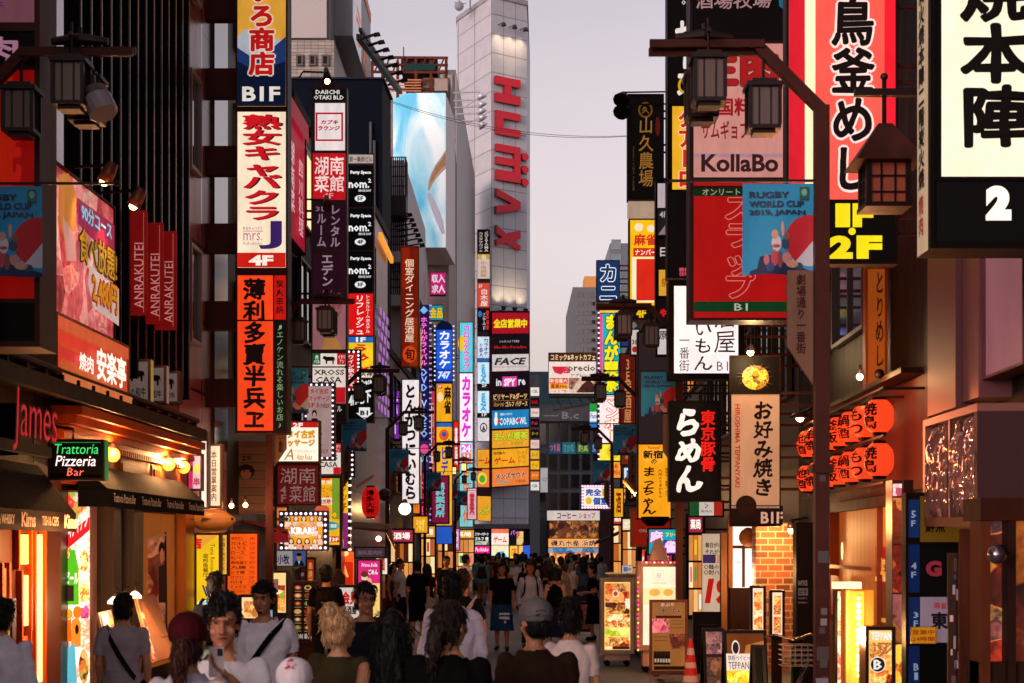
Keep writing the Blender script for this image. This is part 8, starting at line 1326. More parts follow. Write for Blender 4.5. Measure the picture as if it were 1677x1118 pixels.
class Lump:
 """closed pieces fused by a voxel remesh into one continuous surface"""
 def __init__(s): s.b = MB()
 def cap(s, a, b, ra, rb, n=12):
  a = Vector(a); b = Vector(b); t = (b - a); L = t.length or 1e-6; t = t / L; pts = []; rr = []
  for k in (-1, -.8, -.45): pts.append(a + t * ra * k); rr.append(max(.001, ra * math.sqrt(max(0, 1 - k * k))))
  pts += [a, b]; rr += [ra, rb]
  for k in (.45, .8, 1): pts.append(b + t * rb * k); rr.append(max(.001, rb * math.sqrt(max(0, 1 - k * k))))
  s.b.tube(pts, rr, 'ffffff', n)
 def ell(s, c, r, rot=None, n=16):
  vs, fs = [], []; k = n // 2; R3 = rot or Matrix.Identity(3); c = Vector(c)
  vs.append(c + R3 @ Vector((0, 0, r[2])))
  for i in range(1, k):
   t = math.pi * i / k
   for j in range(n): q = 2 * math.pi * j / n; vs.append(c + R3 @ Vector((r[0] * math.sin(t) * math.cos(q), r[1] * math.sin(t) * math.sin(q), r[2] * math.cos(t))))
  vs.append(c - R3 @ Vector((0, 0, r[2]))); e = len(vs) - 1
  for j in range(n): fs.append((0, 1 + j, 1 + (j + 1) % n)); fs.append((e, 1 + (k - 2) * n + (j + 1) % n, 1 + (k - 2) * n + j))
  for i in range(k - 2):
   for j in range(n): fs.append((1 + i * n + j, 1 + (i + 1) * n + j, 1 + (i + 1) * n + (j + 1) % n, 1 + i * n + (j + 1) % n))
  s.b.mesh(vs, fs, 'ffffff')
 def loft(s, rings, n=20, pw=2.4):
  """rings of (z, rx, ry, x0, y0), rounded-square sections"""
  vs, fs = [], []
  for z, rx, ry, x0, y0 in rings:
   for j in range(n):
    q = 2 * math.pi * j / n; c, sn = math.cos(q), math.sin(q); vs.append((x0 + rx * math.copysign(abs(c) ** (2 / pw), c), y0 + ry * math.copysign(abs(sn) ** (2 / pw), sn), z))
  m = len(rings)
  for i in range(m - 1):
   for j in range(n): fs.append((i * n + j, i * n + (j + 1) % n, (i + 1) * n + (j + 1) % n, (i + 1) * n + j))
  fs += [tuple(reversed(range(n))), tuple(range((m - 1) * n, m * n))]
  if rings[0][0] > rings[-1][0]: fs = [f[::-1] for f in fs]
  s.b.mesh(vs, fs, 'ffffff')
 def fuse(s, name, vox, mat, parent, smooth=4, wrinkle=0, keep=None, wf=7.0, wz=.5, seed=0.0):
  me = bpy.data.meshes.new('lump'); me.from_pydata(s.b.v, [], s.b.f); me.update(); o = bpy.data.objects.new('lump', me); TS.collection.objects.link(o)
  r = o.modifiers.new('r', 'REMESH'); r.mode = 'VOXEL'; r.voxel_size = vox; r.use_smooth_shade = True
  if smooth: q = o.modifiers.new('s', 'SMOOTH'); q.factor = .5; q.iterations = smooth
  vl = TS.view_layers[0]; vl.update(); ev = o.evaluated_get(vl.depsgraph); m2 = bpy.data.meshes.new_from_object(ev); bpy.data.objects.remove(o); bpy.data.meshes.remove(me)
  m2.name = name
  if wrinkle:
   nn = [v.normal.copy() for v in m2.vertices]
   for v, n_ in zip(m2.vertices, nn):
    c = v.co; w = noise.noise((c.x * wf + seed, c.y * wf, c.z * wf * wz)) + .5 * noise.noise((c.x * wf * 2.3, c.y * wf * 2.3 + seed, c.z * wf * 1.1)) + .6 * (1 - abs(noise.noise((c.x * 3.1 + c.z * 4, c.y * 3 + seed, c.z * 5 - c.x * 3)))) ** 4 - .3; w = max(w, -.3)
    v.co = c + n_ * w * wrinkle
  if keep:
   import bmesh
   bm = bmesh.new(); bm.from_mesh(m2); dl = [v for v in bm.verts if not keep(v.co)]; bmesh.ops.delete(bm, geom=dl, context='VERTS'); bm.to_mesh(m2); bm.free()
  m2.materials.clear(); m2.materials.append(mat); m2.polygons.foreach_set('use_smooth', [True] * len(m2.polygons)); m2.update()
  o2 = bpy.data.objects.new(name, m2); COL.objects.link(o2); o2.parent = parent
  return o2
def seg_t(p, a, b):
 d = b - a; t = (p - a).dot(d) / d.length_squared; q = a + d * max(0, min(1, t)); return t, (p - q).length
def rotz(v, a): return Vector((v.x * math.cos(a) - v.y * math.sin(a), v.x * math.sin(a) + v.y * math.cos(a), v.z))
def person(label, px=None, d=10, h=1.7, yaw=0, top='202020', tstyle='tee', bot='1c1c22', bstyle='trousers', hair='120c0a', hstyle='short', skin='b8805e', bw=1.0, sx=1.0, armL='down', armR='down', walk=0.0, head=0.0, nod=0.0, detail=1, face=None, X0=None, shoe='1a1616', extra=None, lean=0.0, z0=0.0, group=None, apron=None, cap=None):
 """yaw 0 faces the viewer, 180 walks away; walk -1..1 is the stride"""
 x = X0 if X0 is not None else X(px, d); s = h / 1.72; t = thing('person', label, 'person', (x, d, z0), group); t.rotation_euler = (0, 0, R(yaw)); t.scale = (1, 1, 1)
 vb, vc, vh = {2: (.0075, .009, .007), 1: (.012, .013, .010), 0: (.019, .02, .016)}[detail]; SK = skin_mat(skin)
 fem = bstyle in ('skirt', 'dress') or hstyle in ('long', 'bun', 'pony', 'ponylow'); sw = (.152 if fem else .172) * sx; bw = bw * (.93 if fem else 1)
 V3 = lambda a, b, c: Vector((a * s, b * s, c * s))
 hipz = .90; J = {}
 for sg, n in ((-1, 'L'), (1, 'R')):
  st = walk * sg
  J['hip' + n] = V3(sg * .092, 0, hipz); J['knee' + n] = V3(sg * .098, -.05 - .15 * st, .49 + .01 * abs(st)); J['ank' + n] = V3(sg * .1, .02 - .26 * st + (.0 if st > 0 else .0), .09 + (.09 * -st if st < 0 else 0))
  J['sh' + n] = V3(sg * sw, .015, 1.405)
  a = armL if n == 'L' else armR
  if isinstance(a, tuple): J['el' + n], J['wr' + n] = V3(*a[0]), V3(*a[1])
  elif a == 'bent': J['el' + n] = V3(sg * (sw + .05), .04, 1.12); J['wr' + n] = V3(sg * (sw - .03), -.2, 1.09)
  elif a == 'front': J['el' + n] = V3(sg * (sw + .03), -.02, 1.13); J['wr' + n] = V3(sg * .05, -.2, 1.06)
  elif a == 'up': J['el' + n] = V3(sg * (sw + .04), -.13, 1.2); J['wr' + n] = V3(sg * (sw - .07), -.26, 1.4)
  elif a == 'hold': J['el' + n] = V3(sg * (sw + .06), .03, 1.12); J['wr' + n] = V3(sg * (sw + .02), -.16, 1.2)
  else:
   sw_ = -walk * sg * .13; J['el' + n] = V3(sg * (sw + .055), .03 + sw_ * .5, 1.12); J['wr' + n] = V3(sg * (sw + .05), -.03 + sw_ * 1.5, .875)
 hc = V3(0, -.015, 1.625)
 def HR(v):  # head turn and nod about the neck
  v = Vector(v) * s; v = Vector((v.x, v.y * math.cos(nod) - v.z * math.sin(nod), v.y * math.sin(nod) + v.z * math.cos(nod))); return hc + rotz(v, head)
 HM = Matrix.Rotation(head, 3, 'Z') @ Matrix.Rotation(nod, 3, 'X')
 b = Lump()
 TR = [(.80, .12, .09, 0, .005), (.86, .160, .112, 0, .01), (.94, .165, .112, 0, .01), (1.05, .142 if fem else .15, .10, 0, 0), (1.18, .15 if fem else .16, .108, 0, 0), (1.30, .165 if fem else .178, .112, 0, 0), (1.39, .15 if fem else .163, .088, 0, .008), (1.435, .095, .066, 0, .012), (1.48, .06, .055, 0, .012)]
 b.loft([(z * s, rx * s * bw * (1 if z > 1.35 else sx), ry * s * bw, x0 * s, y0 * s) for z, rx, ry, x0, y0 in TR])
 b.cap(V3(0, .015, 1.44), V3(0, .0, 1.545), .056 * s * (.92 if fem else 1), .052 * s * (.92 if fem else 1))
 b.ell(HR((0, .018, .022)), (.077 * s, .096 * s, .1 * s), HM); b.ell(HR((0, -.024, -.045)), (.062 * s, .066 * s, .078 * s), HM); b.ell(HR((0, -.062, -.098)), (.027 * s, .026 * s, .022 * s), HM)
 b.cap(HR((0, -.085, .012)), HR((0, -.106, -.03)), .010 * s, .0145 * s, 8); b.ell(HR((-.013, -.093, -.033)), (.009 * s,) * 3, None, 8); b.ell(HR((.013, -.093, -.033)), (.009 * s,) * 3, None, 8)
 b.ell(HR((0, -.082, -.062)), (.024 * s, .012 * s, .011 * s), HM, 10); b.ell(HR((0, -.07, .035)), (.06 * s, .03 * s, .012 * s), HM, 12)
 for sg in (-1, 1): b.ell(HR((sg * .078, .02, -.012)), (.011 * s, .024 * s, .033 * s), HM, 10); b.ell(HR((sg * .04, -.066, -.03)), (.025 * s, .022 * s, .025 * s), HM, 10)
 for n, sg in (('L', -1), ('R', 1)):
  k = bw ** .7
  b.cap(J['hip' + n], J['knee' + n], .082 * s * k, .054 * s * k); b.cap(J['knee' + n], J['ank' + n], .054 * s * k, .034 * s); m = J['knee' + n].lerp(J['ank' + n], .3); b.ell(m + V3(0, .02, 0), (.05 * s * k, .052 * s * k, .11 * s))
  b.cap(J['ank' + n] + V3(0, .02, -.03), J['ank' + n] + V3(sg * .02, -.14, -.06), .032 * s, .028 * s)
  b.ell(J['sh' + n], (.044 * s * k, .046 * s * k, .046 * s)); b.cap(J['sh' + n], J['el' + n], .043 * s * k, .036 * s * k); b.cap(J['el' + n], J['wr' + n], .039 * s * k, .026 * s)
  f = (J['wr' + n] - J['el' + n]).normalized(); side = Vector((0, 1, 0)) if abs(f.z) > .6 else Vector((0, 0, 1)); u = (side - f * side.dot(f)).normalized(); w = f.cross(u)
  wr = J['wr' + n]; RM = Matrix((u, w, f)).transposed(); b.ell(wr + f * .05 * s, (.04 * s, .019 * s, .055 * s), RM, 12)
  pn = -w * sg if True else w
  for i, (off, ln) in enumerate([(.03, .066), (.011, .076), (-.01, .07), (-.029, .054)]):
   p0 = wr + (f * .085 + u * -off) * s; p1 = p0 + (f * ln * .55 + pn * .008) * s; p2 = p1 + (f * ln * .42 + pn * .02) * s; b.cap(p0 - f * .01 * s, p1, .0095 * s, .0085 * s, 8); b.cap(p1, p2, .0085 * s, .0072 * s, 8)
  p0 = wr + (f * .03 - u * .033) * s; p1 = p0 + (f * .035 - u * .025 + pn * .01) * s; p2 = p1 + (f * .03 - u * .004 + pn * .01) * s; b.cap(p0, p1, .012 * s, .0105 * s, 8); b.cap(p1, p2, .0105 * s, .008 * s, 8)
 body = b.fuse('body', vb, SK, t, 3)
 # shirt
 sd = (px or 0) * .37 + d
 if tstyle != 'none':
  c = Lump(); hem = {'tee': .84, 'shirt': .86, 'tank': .86, 'wide': .80, 'dress': .9, 'crop': .95}[tstyle]; inf = {'wide': .034, 'tank': .012}.get(tstyle, .022)
  rings = [((hem - .05) * s, (.168 * bw * sx + inf) * s, (.118 * bw + inf) * s, 0, .01 * s)] + [(z * s, (rx * bw * (1 if z > 1.35 else sx) + inf * (1 if z < 1.35 else .6)) * s, (ry * bw + inf * (1 if z < 1.35 else .6)) * s, x0 * s, y0 * s) for z, rx, ry, x0, y0 in TR if z > hem - .02 and z < 1.5]
  c.loft(rings); send = {'tee': .72, 'wide': .95, 'shirt': .95, 'tank': 0, 'dress': .5, 'crop': .5}[tstyle]; long_ = tstyle == 'shirt'
  if tstyle not in ('tank',):
   for n in 'LR':
    c.ell(J['sh' + n] + V3(0, 0, -.005), (.055 * s * bw, .06 * s * bw, .056 * s)); e = J['sh' + n].lerp(J['el' + n], min(1, send + .15) if not long_ else 1)
    k = .012 if tstyle == 'wide' else 0
    c.cap(J['sh' + n], e, (.054 + k) * s * bw, (.055 + k) * s * bw)
    if long_: c.cap(J['el' + n], J['el' + n].lerp(J['wr' + n], .9), .05 * s, .04 * s)
  if tstyle in ('shirt',): c.cap(V3(0, .01, 1.44), V3(0, .0, 1.49), .072 * s, .066 * s)
  ztop = {'shirt': 1.495, 'wide': 1.46, 'tank': 1.45}.get(tstyle, 1.472) * s
  def keep(p):
   if tstyle == 'tank' and p.z > 1.33 * s and abs(p.x) > .115 * s: return False
   neck = (p.x ** 2 + (p.y - .0) ** 2) ** .5
   if p.z > ztop - (.028 * s if p.y < -.03 * s else 0) and neck < .1 * s: return False
   for n in 'LR':
    a, e, w_ = J['sh' + n], J['el' + n], J['wr' + n]; tt, ds = seg_t(p, a, e)
    if tstyle != 'tank' and not long_ and tt > send and ds < .1 * s and abs(p.x) > .155 * s * bw: return False
    if long_:
     t2, d2 = seg_t(p, e, w_)
     if d2 < .075 * s and t2 > -.1: return t2 < .86
   return p.z > hem * s
  sh = c.fuse('shirt' if tstyle != 'dress' else 'dress_top', vc, cloth_mat(top), t, 4, .024 * s if detail else .009, keep, 6.0, .7, sd)
 # lower clothing
 c = Lump()
 if bstyle in ('trousers', 'shorts'):
  c.loft([(z * s, (rx * bw * sx + .014) * s, (ry * bw + .014) * s, 0, y0 * s) for z, rx, ry, x0, y0 in TR if z < 1.0]); tend = .93 if bstyle == 'trousers' else .12
  for n in 'LR':
   k = bw ** .7
   c.cap(J['hip' + n], J['knee' + n], .098 * s * k, (.072 if bstyle == 'trousers' else .085) * s * k); c.cap(J['knee' + n], J['knee' + n].lerp(J['ank' + n], min(1, tend + .12)), (.07 if bstyle == 'trousers' else .084) * s * k, (.056 if bstyle == 'trousers' else .08) * s)
  def keep2(p):
   for n in 'LR':
    tt, ds = seg_t(p, J['knee' + n], J['ank' + n])
    if ds < .11 * s and tt > tend and p.z < .6 * s and p.x * (1 if n == 'R' else -1) > -.02 * s: return False
   return True
  c.fuse(bstyle, vc, cloth_mat(bot), t, 3, .007 * s, keep2, 8, .4, sd + 3)
 else:
  zb = .38 if bstyle == 'dress' else .45
  c.loft([(z, rx, ry, 0, 0) for z, rx, ry in [((zb - .06) * s, .25 * s, .2 * s), (.7 * s, .215 * s, .165 * s), (.88 * s, .185 * s * bw, .14 * s), (1.02 * s, .155 * s * bw, .115 * s)]]); c.fuse('skirt', vc, cloth_mat(bot), t, 3, .014 * s, lambda p: p.z > zb * s, 7, .2, sd + 5)
 if apron:
  c = Lump(); c.loft([(z, rx, ry, 0, -.01 * s) for z, rx, ry in [(.36 * s, .25 * s, .19 * s), (.6 * s, .225 * s, .17 * s), (.86 * s, .2 * s * bw, .15 * s), (.95 * s, .185 * s * bw, .14 * s)]]); ap = c.fuse('apron', vc, cloth_mat(apron), t, 3, .012 * s, lambda p: .4 * s < p.z < .94 * s and p.y < .08 * s, 7, .2, sd)
  q = MB(); fr = Fr((0, 0, 100, 100), (-.1 * s, -.2 * s, .8 * s), (.19 * s, -.19 * s, .8 * s), (-.1 * s, -.235 * s, .45 * s)); paint(q, fr, [('t', 20, 10, 92, 26, 'JINGEAN', 'e0e4f0*0', {'b': .06, 'w': .04}), ('t', 20, 30, 94, 47, 'WONDERBALL', 'e0e4f0*0', {'b': .06, 'w': .04}), ('e', 62, 62, 8, 9, 'a8b0c0*0')], 0, .012); q.build('lettering', ap)
 # shoes
 for n, sg in (('L', -1), ('R', 1)):
  c = Lump(); a = J['ank' + n]; c.cap(a + V3(0, .035, -.045), a + V3(sg * .02, -.145, -.058), .044 * s, .036 * s); c.ell(a + V3(0, .02, -.01), (.046 * s, .055 * s, .04 * s)); z_ = a.z - .09 * s; c.fuse('shoe', max(vc, .012), M(shoe, rough=.5), t, 2, 0, lambda p: True)
 # hair
 HM_ = hair_mat(hair); c = Lump(); pr = 1.0
 c.ell(HR((0, .024, .033)), (.09 * s, .107 * s, .107 * s) if not cap else (.082 * s, .1 * s, .102 * s), HM)
 if hstyle in ('short', 'long', 'pony', 'ponylow', 'bun', 'spiky'): c.ell(HR((0, .05, -.025)), (.083 * s, .07 * s, .075 * s) if not cap else (.074 * s, .066 * s, .066 * s), HM)
 rr = random.Random(int(sd * 100))
 if hstyle in ('short', 'spiky') and not cap:
  for i in range(26): a = rr.uniform(0, 6.28); e = rr.uniform(.15, 1.35); p = Vector((math.sin(e) * math.cos(a) * .085, .024 + math.sin(e) * math.sin(a) * .1, .033 + math.cos(e) * .1)); c.cap(HR(p), HR(p * 1.12 + Vector((rr.uniform(-.02, .02), rr.uniform(-.015, .02), -.012 + (.03 if hstyle == 'spiky' else 0)))), .02 * s, .008 * s, 6)
 if hstyle == 'long':
  for i in range(15): a = math.pi * (i / 14) ; x_ = math.cos(a) * .082; y_ = .02 + math.sin(a) * .095; c.cap(HR((x_, y_, .02)), HR((x_ * 1.15, y_ + .02, -.14)), .035 * s, .03 * s, 8); c.cap(HR((x_ * 1.15, y_ + .02, -.14)), HR((x_ * 1.25 + rr.uniform(-.01, .01), y_ * .6 + .075, -.36 + rr.uniform(-.05, .03))), .03 * s, .012 * s, 8)
 if hstyle == 'bob':
  for i in range(15): a = math.pi * (i / 14) * 1.1 - .15; c.cap(HR((math.cos(a) * .085, .02 + math.sin(a) * .095, .03)), HR((math.cos(a) * .098, .015 + math.sin(a) * .1, -.1)), .03 * s, .022 * s, 8)
 if hstyle in ('pony', 'ponylow'):
  z = .06 if hstyle == 'pony' else -.01; c.ell(HR((0, .125, z)), (.035 * s, .04 * s, .035 * s)); c.cap(HR((0, .14, z)), HR((.015, .165, z - .11)), .042 * s, .038 * s); c.cap(HR((.015, .165, z - .11)), HR((.03, .145, z - .24)), .036 * s, .008 * s)
 if hstyle == 'bun':
  c.ell(HR((0, .085, .125)), (.058 * s, .056 * s, .05 * s)); c.ell(HR((.012, .08, .15)), (.04 * s, .042 * s, .03 * s)); c.cap(HR((0, .04, .1)), HR((0, .08, .12)), .04 * s, .045 * s)
 inv = HM.inverted()
 def keeph(p):
  q = inv @ (p - hc) / s; fz = .05 + .022 * math.sin(q.x * 40 + sd)
  if q.y < -.035 and q.z < fz: return False
  if q.y < .005 and q.z < .0 and abs(q.x) < .1 and hstyle not in ('long', 'bob'): return False
  if cap and q.z > .03: return False
  return True
 ho = c.fuse('hair', vh, HM_, t, 1, .010 * s, keeph, 34, .3, sd)
 if detail == 2:  # loose locks lying on the mass of the hair
  q = MB(); me = ho.data; q.mesh([v.co for v in me.vertices], [tuple(p.vertices) for p in me.polygons], HM_); dn = Vector((0, .15, -1))
  for v in rr.sample(list(me.vertices), min(len(me.vertices), 420)):
   n_ = v.normal; g = dn + Vector((rr.uniform(-.5, .5), rr.uniform(-.4, .4), rr.uniform(-.2, .3))); g = (g - n_ * g.dot(n_)).normalized(); L = rr.uniform(.03, .085) * (1.6 if hstyle == 'long' else .7 if hstyle in ('short', 'spiky') else 1) * s
   q.tube([v.co - n_ * .004, v.co + n_ * .004 + g * L * .4, v.co + n_ * rr.uniform(-.002, .006) + g * L * .75 , v.co + n_ * rr.uniform(-.004, .012) + g * L], [.0035, .0032, .0022, .0006], HM_, 4)
  me2 = q.build('hair', smooth=True); ho.data = me2.data; bpy.data.objects.remove(me2)
 if cap:
  c = Lump(); c.ell(HR((0, .022, .05)), (.1 * s, .116 * s, .1 * s), HM); fd = cap.get('dir', -1)
  c2 = lambda p: (inv @ (p - hc)).z / s > .005 - .18 * min(0, (inv @ (p - hc)).y / s + .02) - .1 * max(0, (inv @ (p - hc)).y / s)
  cp = c.fuse('cap', vh, cloth_mat(cap['c']), t, 3, .003, c2, 10, 1, sd)
  q = MB(); n = 14; vs = []
  for k in range(n + 1):
   a = math.pi * k / n; vs += [HR((math.cos(a) * .09, .02 + fd * math.sin(a) * .105, .048)), HR((math.cos(a) * .1, .02 + fd * math.sin(a) * (.185 if fd < 0 else .125), .036 if fd < 0 else .03))]
  fs = [(2 * k, 2 * k + 1, 2 * k + 3, 2 * k + 2) for k in range(n)]; q.mesh(vs, fs, cloth_mat(cap['c'])); q.build('brim', cp)
  if cap.get('em'):
   tv, tf = raw_text(cap['em'], .05, 4); xa = min(v[0] for v in tv); xb = max(v[0] for v in tv); ya = min(v[1] for v in tv); yb = max(v[1] for v in tv); q = MB(); out = []
   for a_, b_ in tv:
    th = ((a_ - xa) / (xb - xa) - .5) * .85; ph = .38 + ((b_ - ya) / (yb - ya)) * .75; e = Vector((math.sin(th) * math.cos(ph) * .1045, cap.get('emdir', 1) * math.cos(th) * math.cos(ph) * .1205, math.sin(ph) * .1045)); e.x *= cap.get('emx', -1); out.append(HR((e.x, e.y + .022, e.z + .05)))
   q.mesh(out, tf, M('b01828', rough=.7)); q.build('emblem', cp)
  if cap.get('strap'):
   q = MB(); q.tube([HR((math.cos(a * .3) * .05, .022 + .11, .03 + math.sin(a * .3) * .0)) for a in range(1)] + [HR((-.045, .12, .055)), HR((0, .135, .058)), HR((.045, .12, .055))], .006, M('3a3230'), 6); q.build('strap', cp)
 if face:
  q = MB()
  for sg in (-1, 1):
   c0 = HR((sg * .031, -.079, .012)); q.ball(c0, (.0125 * s, .006 * s), M('7a6a64', rough=.3), 10, rz=.0042 * s); q.ball(HR((sg * .031, -.0825, .0125)), .0052 * s, M('0c0706', rough=.1), 8)
  q.build('eyes', t, smooth=True); q = MB()
  for sg in (-1, 1): q = MB(); q.tube([HR((sg * .014, -.09, .032)), HR((sg * .032, -.089, .039)), HR((sg * .05, -.078, .032))], [.0035 * s, .0045 * s, .002 * s], M('100a08'), 6); q.build('eyebrow', t, smooth=True)
  q = MB(); q.tube([HR((-.023, -.083, -.06)), HR((-.008, -.0935, -.059)), HR((.008, -.0935, -.059)), HR((.023, -.083, -.06))], [.001, .0045 * s, .0045 * s, .001], M('7a3a30', rough=.4), 6); q.tube([HR((-.024, -.085, -.063)), HR((0, -.096, -.0635)), HR((.024, -.085, -.063))], .0015 * s, M('2a100c'), 5); q.build('mouth', t, smooth=True)
  if 'goatee' in face: q = MB(); q.ball(HR((0, -.083, -.098)), (.02 * s, .01 * s), M('140c08', rough=.9), 10, rz=.012 * s); q.build('beard', t, smooth=True)
  if 'glasses' in face:
   q = MB()
   for sg in (-1, 1): q.tube([HR((sg * .033 + .021 * math.cos(a * math.pi / 8), -.1, .01 + .016 * math.sin(a * math.pi / 8))) for a in range(17)], .002 * s, M('101010'), 5); q.tube([HR((sg * .054, -.1, .014)), HR((sg * .082, .01, .01))], .002 * s, M('101010'), 5)
   q.tube([HR((-.012, -.1, .012)), HR((.012, -.1, .012))], .002 * s, M('101010'), 5); q.build('spectacles', t)
 t['_'] = 0; del t['_']
 return t, J, s
def place(t, v): return Matrix.Translation(t.location) @ Matrix.Rotation(t.rotation_euler.z, 4, 'Z') @ Vector(v)
def strap_over(t, s, lab, c, a=-1, bag=True, bw=1.0):
 """a bag strap slung from one shoulder to the other hip, with the bag"""
 b = thing('shoulder_bag', lab, 'bag', t.location); b.rotation_euler = t.rotation_euler; q = MB(); pts = []
 for i in range(28):
  th = 2 * math.pi * i / 27; k = math.cos(th); z = 1.2 + .26 * k; xx = a * .155 * k * bw; yy = -math.sin(th) * (.155 if z < 1.36 else .13 - (z - 1.36) * .5) * bw; pts.append((xx * s, yy * s, z * s))
 for i in range(27):
  p0, p1 = Vector(pts[i]), Vector(pts[i + 1]); o = Vector((p0.x, p0.y, 0)).normalized(); w_ = (p1 - p0).cross(o).normalized() * .022 * s
  q.hexa([p0 - w_, p0 + w_, p1 + w_, p1 - w_, p0 - w_ + o * .008, p0 + w_ + o * .008, p1 + w_ + o * .008, p1 - w_ + o * .008], cloth_mat(c))
 q.build('strap', b)
 if bag: q = Lump(); q.ell(V_(-a * .19 * s * bw, .02 * s, .9 * s), (.045 * s, .11 * s, .085 * s)); q.fuse('bag', .014, cloth_mat(c), b, 2)
 return b
def V_(*a): return Vector(a)
def backpack(t, s, lab, c, straps='141214', bw=1.0, det=.014):
 b = thing('backpack', lab, 'backpack', t.location); b.rotation_euler = t.rotation_euler; q = Lump(); q.loft([(1.0 * s, .13 * s, .06 * s, 0, .19 * s * bw), (1.05 * s, .15 * s, .085 * s, 0, .2 * s * bw), (1.3 * s, .145 * s, .085 * s, 0, .2 * s * bw), (1.42 * s, .11 * s, .05 * s, 0, .18 * s * bw)]); q.ell((0, .285 * s * bw, 1.12 * s), (.11 * s, .03 * s, .08 * s)); q.fuse('bag', det, cloth_mat(c), b, 4, .004)
 q = MB()
 for sg in (-1, 1): q.tube([(sg * .11 * s, .13 * s, 1.4 * s), (sg * .115 * s, .06 * s, 1.47 * s), (sg * .115 * s, -.06 * s, 1.44 * s), (sg * .125 * s, -.145 * s * bw, 1.3 * s), (sg * .14 * s, -.14 * s * bw, 1.15 * s), (sg * .17 * s * bw, 0, 1.05 * s), (sg * .12 * s, .15 * s, 1.03 * s)], .018 * s, cloth_mat(straps), 6)
 q.build('straps', b); return b
# ---- near figures
t, J, s = person('person in a white shirt cut off by the left edge, seen from behind', 2, 12.2, 1.66, 172, top='d4ccdc', tstyle='shirt', detail=2, armR='down', sx=1.05)
t, J, s = person('person in a grey tee facing away, dark strap across the back, by the menu stand', 203, 14.9, 1.62, 178, top='a09296', bot='3a3438', bstyle='shorts', detail=2, walk=.2, bw=1.03); strap_over(t, s, 'dark strap bag across the back of the grey tee', '1c1416', 1)
t, J, s = person('person in a dark red cap with a ponytail, seen from behind at the bottom left', 308, 8.4, 1.69, 180, top='b0a8b8', hstyle='ponylow', hair='3a1a14', cap={'c': '3c0c12', 'dir': -1}, detail=2, bot='2a2a30')
t, J, s = person('person in a white tee taking a picture with a raised phone, facing the viewer', 366, 8.9, 1.76, -6, top='dcd4dc', hair='0e0908', hstyle='spiky', detail=2, face='y', nod=.12, head=.25, armR=((.25, -.13, 1.18), (.1, -.27, 1.37)), skin='b4785a', armL='front')
SELF = (t, J, s)
q = MB(); w_ = place(t, J['wrR']); p = w_ + Vector((-.05, -.06, .085)); q.box(p.x - .037, p.x + .037, p.y - .006, p.y + .006, p.z - .075, p.z + .075, M('d8c8cc', rough=.25)); q.poly([(p.x - .032, p.y + .007, p.z - .068), (p.x - .032, p.y + .007, p.z + .068), (p.x + .032, p.y + .007, p.z + .068), (p.x + .032, p.y + .007, p.z - .068)], M('8090b0*.6')); q.box(p.x + .006, p.x + .032, p.y - .009, p.y - .0061, p.z + .03, p.z + .066, M('2a2428', rough=.2)); paint(q, Fr((0, 0, 100, 100), (p.x - .037, p.y - .0062, p.z + .075), (p.x + .037, p.y - .0062, p.z + .075), (p.x - .037, p.y - .0062, p.z - .075)), [('e', 40, 62, 14, 8, '6a6a9a*0')], 0, .001, .0005)
tag(q.build('phone'), 'pale pink phone held up by the person taking a picture', 'phone')
t, J, s = person('heavy built person in a white v neck tee with a goatee, facing the viewer', 432, 13.8, 1.74, -8, top='e0d8e4', bot='2c2a30', hair='0c0807', detail=2, face='goatee', bw=1.12, sx=1.05, skin='a86c50', head=-.1, nod=.08); strap_over(t, s, 'black sling bag strap across the white v neck tee', '0e0c0e', 1, True, 1.15)
t, J, s = person('short person in a white cap with a red emblem at the bottom edge', 482, 8.0, 1.50, 178, top='b8b0b8', detail=2, cap={'c': 'cfc4cc', 'dir': -1, 'em': '祭', 'emdir': 1, 'emx': -1}, hair='1a1210')
t, J, s = person('person with a blonde top bun and an olive green top, seen from behind', 556, 10.6, 1.64, 165, top='382f1e', tstyle='wide', hair='b8906a', hstyle='bun', detail=2, bot='2a2628', head=-.5, skin='c08a68', bw=1.03)
t, J, s = person('person with spectacles in a dark navy tee, facing the viewer', 598, 14.4, 1.72, 12, top='181822', detail=2, face='glasses', hair='141010', skin='a06a50', head=.2, nod=.1, bw=1.06)
t, J, s = person('person with very long black hair in a black sleeveless top, seen from behind', 640, 9.9, 1.66, 178, top='0c0a0c', tstyle='tank', hstyle='long', hair='080606', detail=2, bot='141216')
t, J, s = person('big person in a loose black top with a ponytail, seen from behind in the middle', 738, 9.3, 1.73, 172, top='060506', tstyle='wide', hstyle='ponylow', hair='1e1210', detail=2, bot='101014', bw=1.08, sx=1.04, head=-.35, skin='b07a58');
t, J, s = person('person in a pale lilac shirt walking away in front of the loose black top', 742, 14.6, 1.80, 180, top='ccc2d4', tstyle='shirt', detail=2, hair='0c0808', bot='2a2830', walk=.3, bw=1.08, armR='bent')
t, J, s = person('person with short dark hair and a white sling strap, just behind the lilac shirt', 757, 19.5, 1.77, 176, top='18161c', detail=1, hair='2a1410', bot='22222a', walk=-.4); strap_over(t, s, 'white sling strap on the person behind the lilac shirt', 'b8b0b8', -1, True)
t, J, s = person('person in a grey cap and dark brown tee, seen from behind at the bottom centre', 876, 10.1, 1.71, 184, top='2a1a12', detail=2, cap={'c': '5c565a', 'dir': 1, 'strap': 1}, hair='0c0908', bot='1c1a1e', bw=1.04, sx=1.03, armR='front', head=.35, nod=.12, skin='9a6448')
t, J, s = person('person with a dark hair knot and pale pink tee beside the grey cap', 934, 12.4, 1.63, 176, top='d4bcb8', hstyle='bun', hair='0c0808', detail=2, bot='c8b0a8', bstyle='skirt', skin='b07a5c')
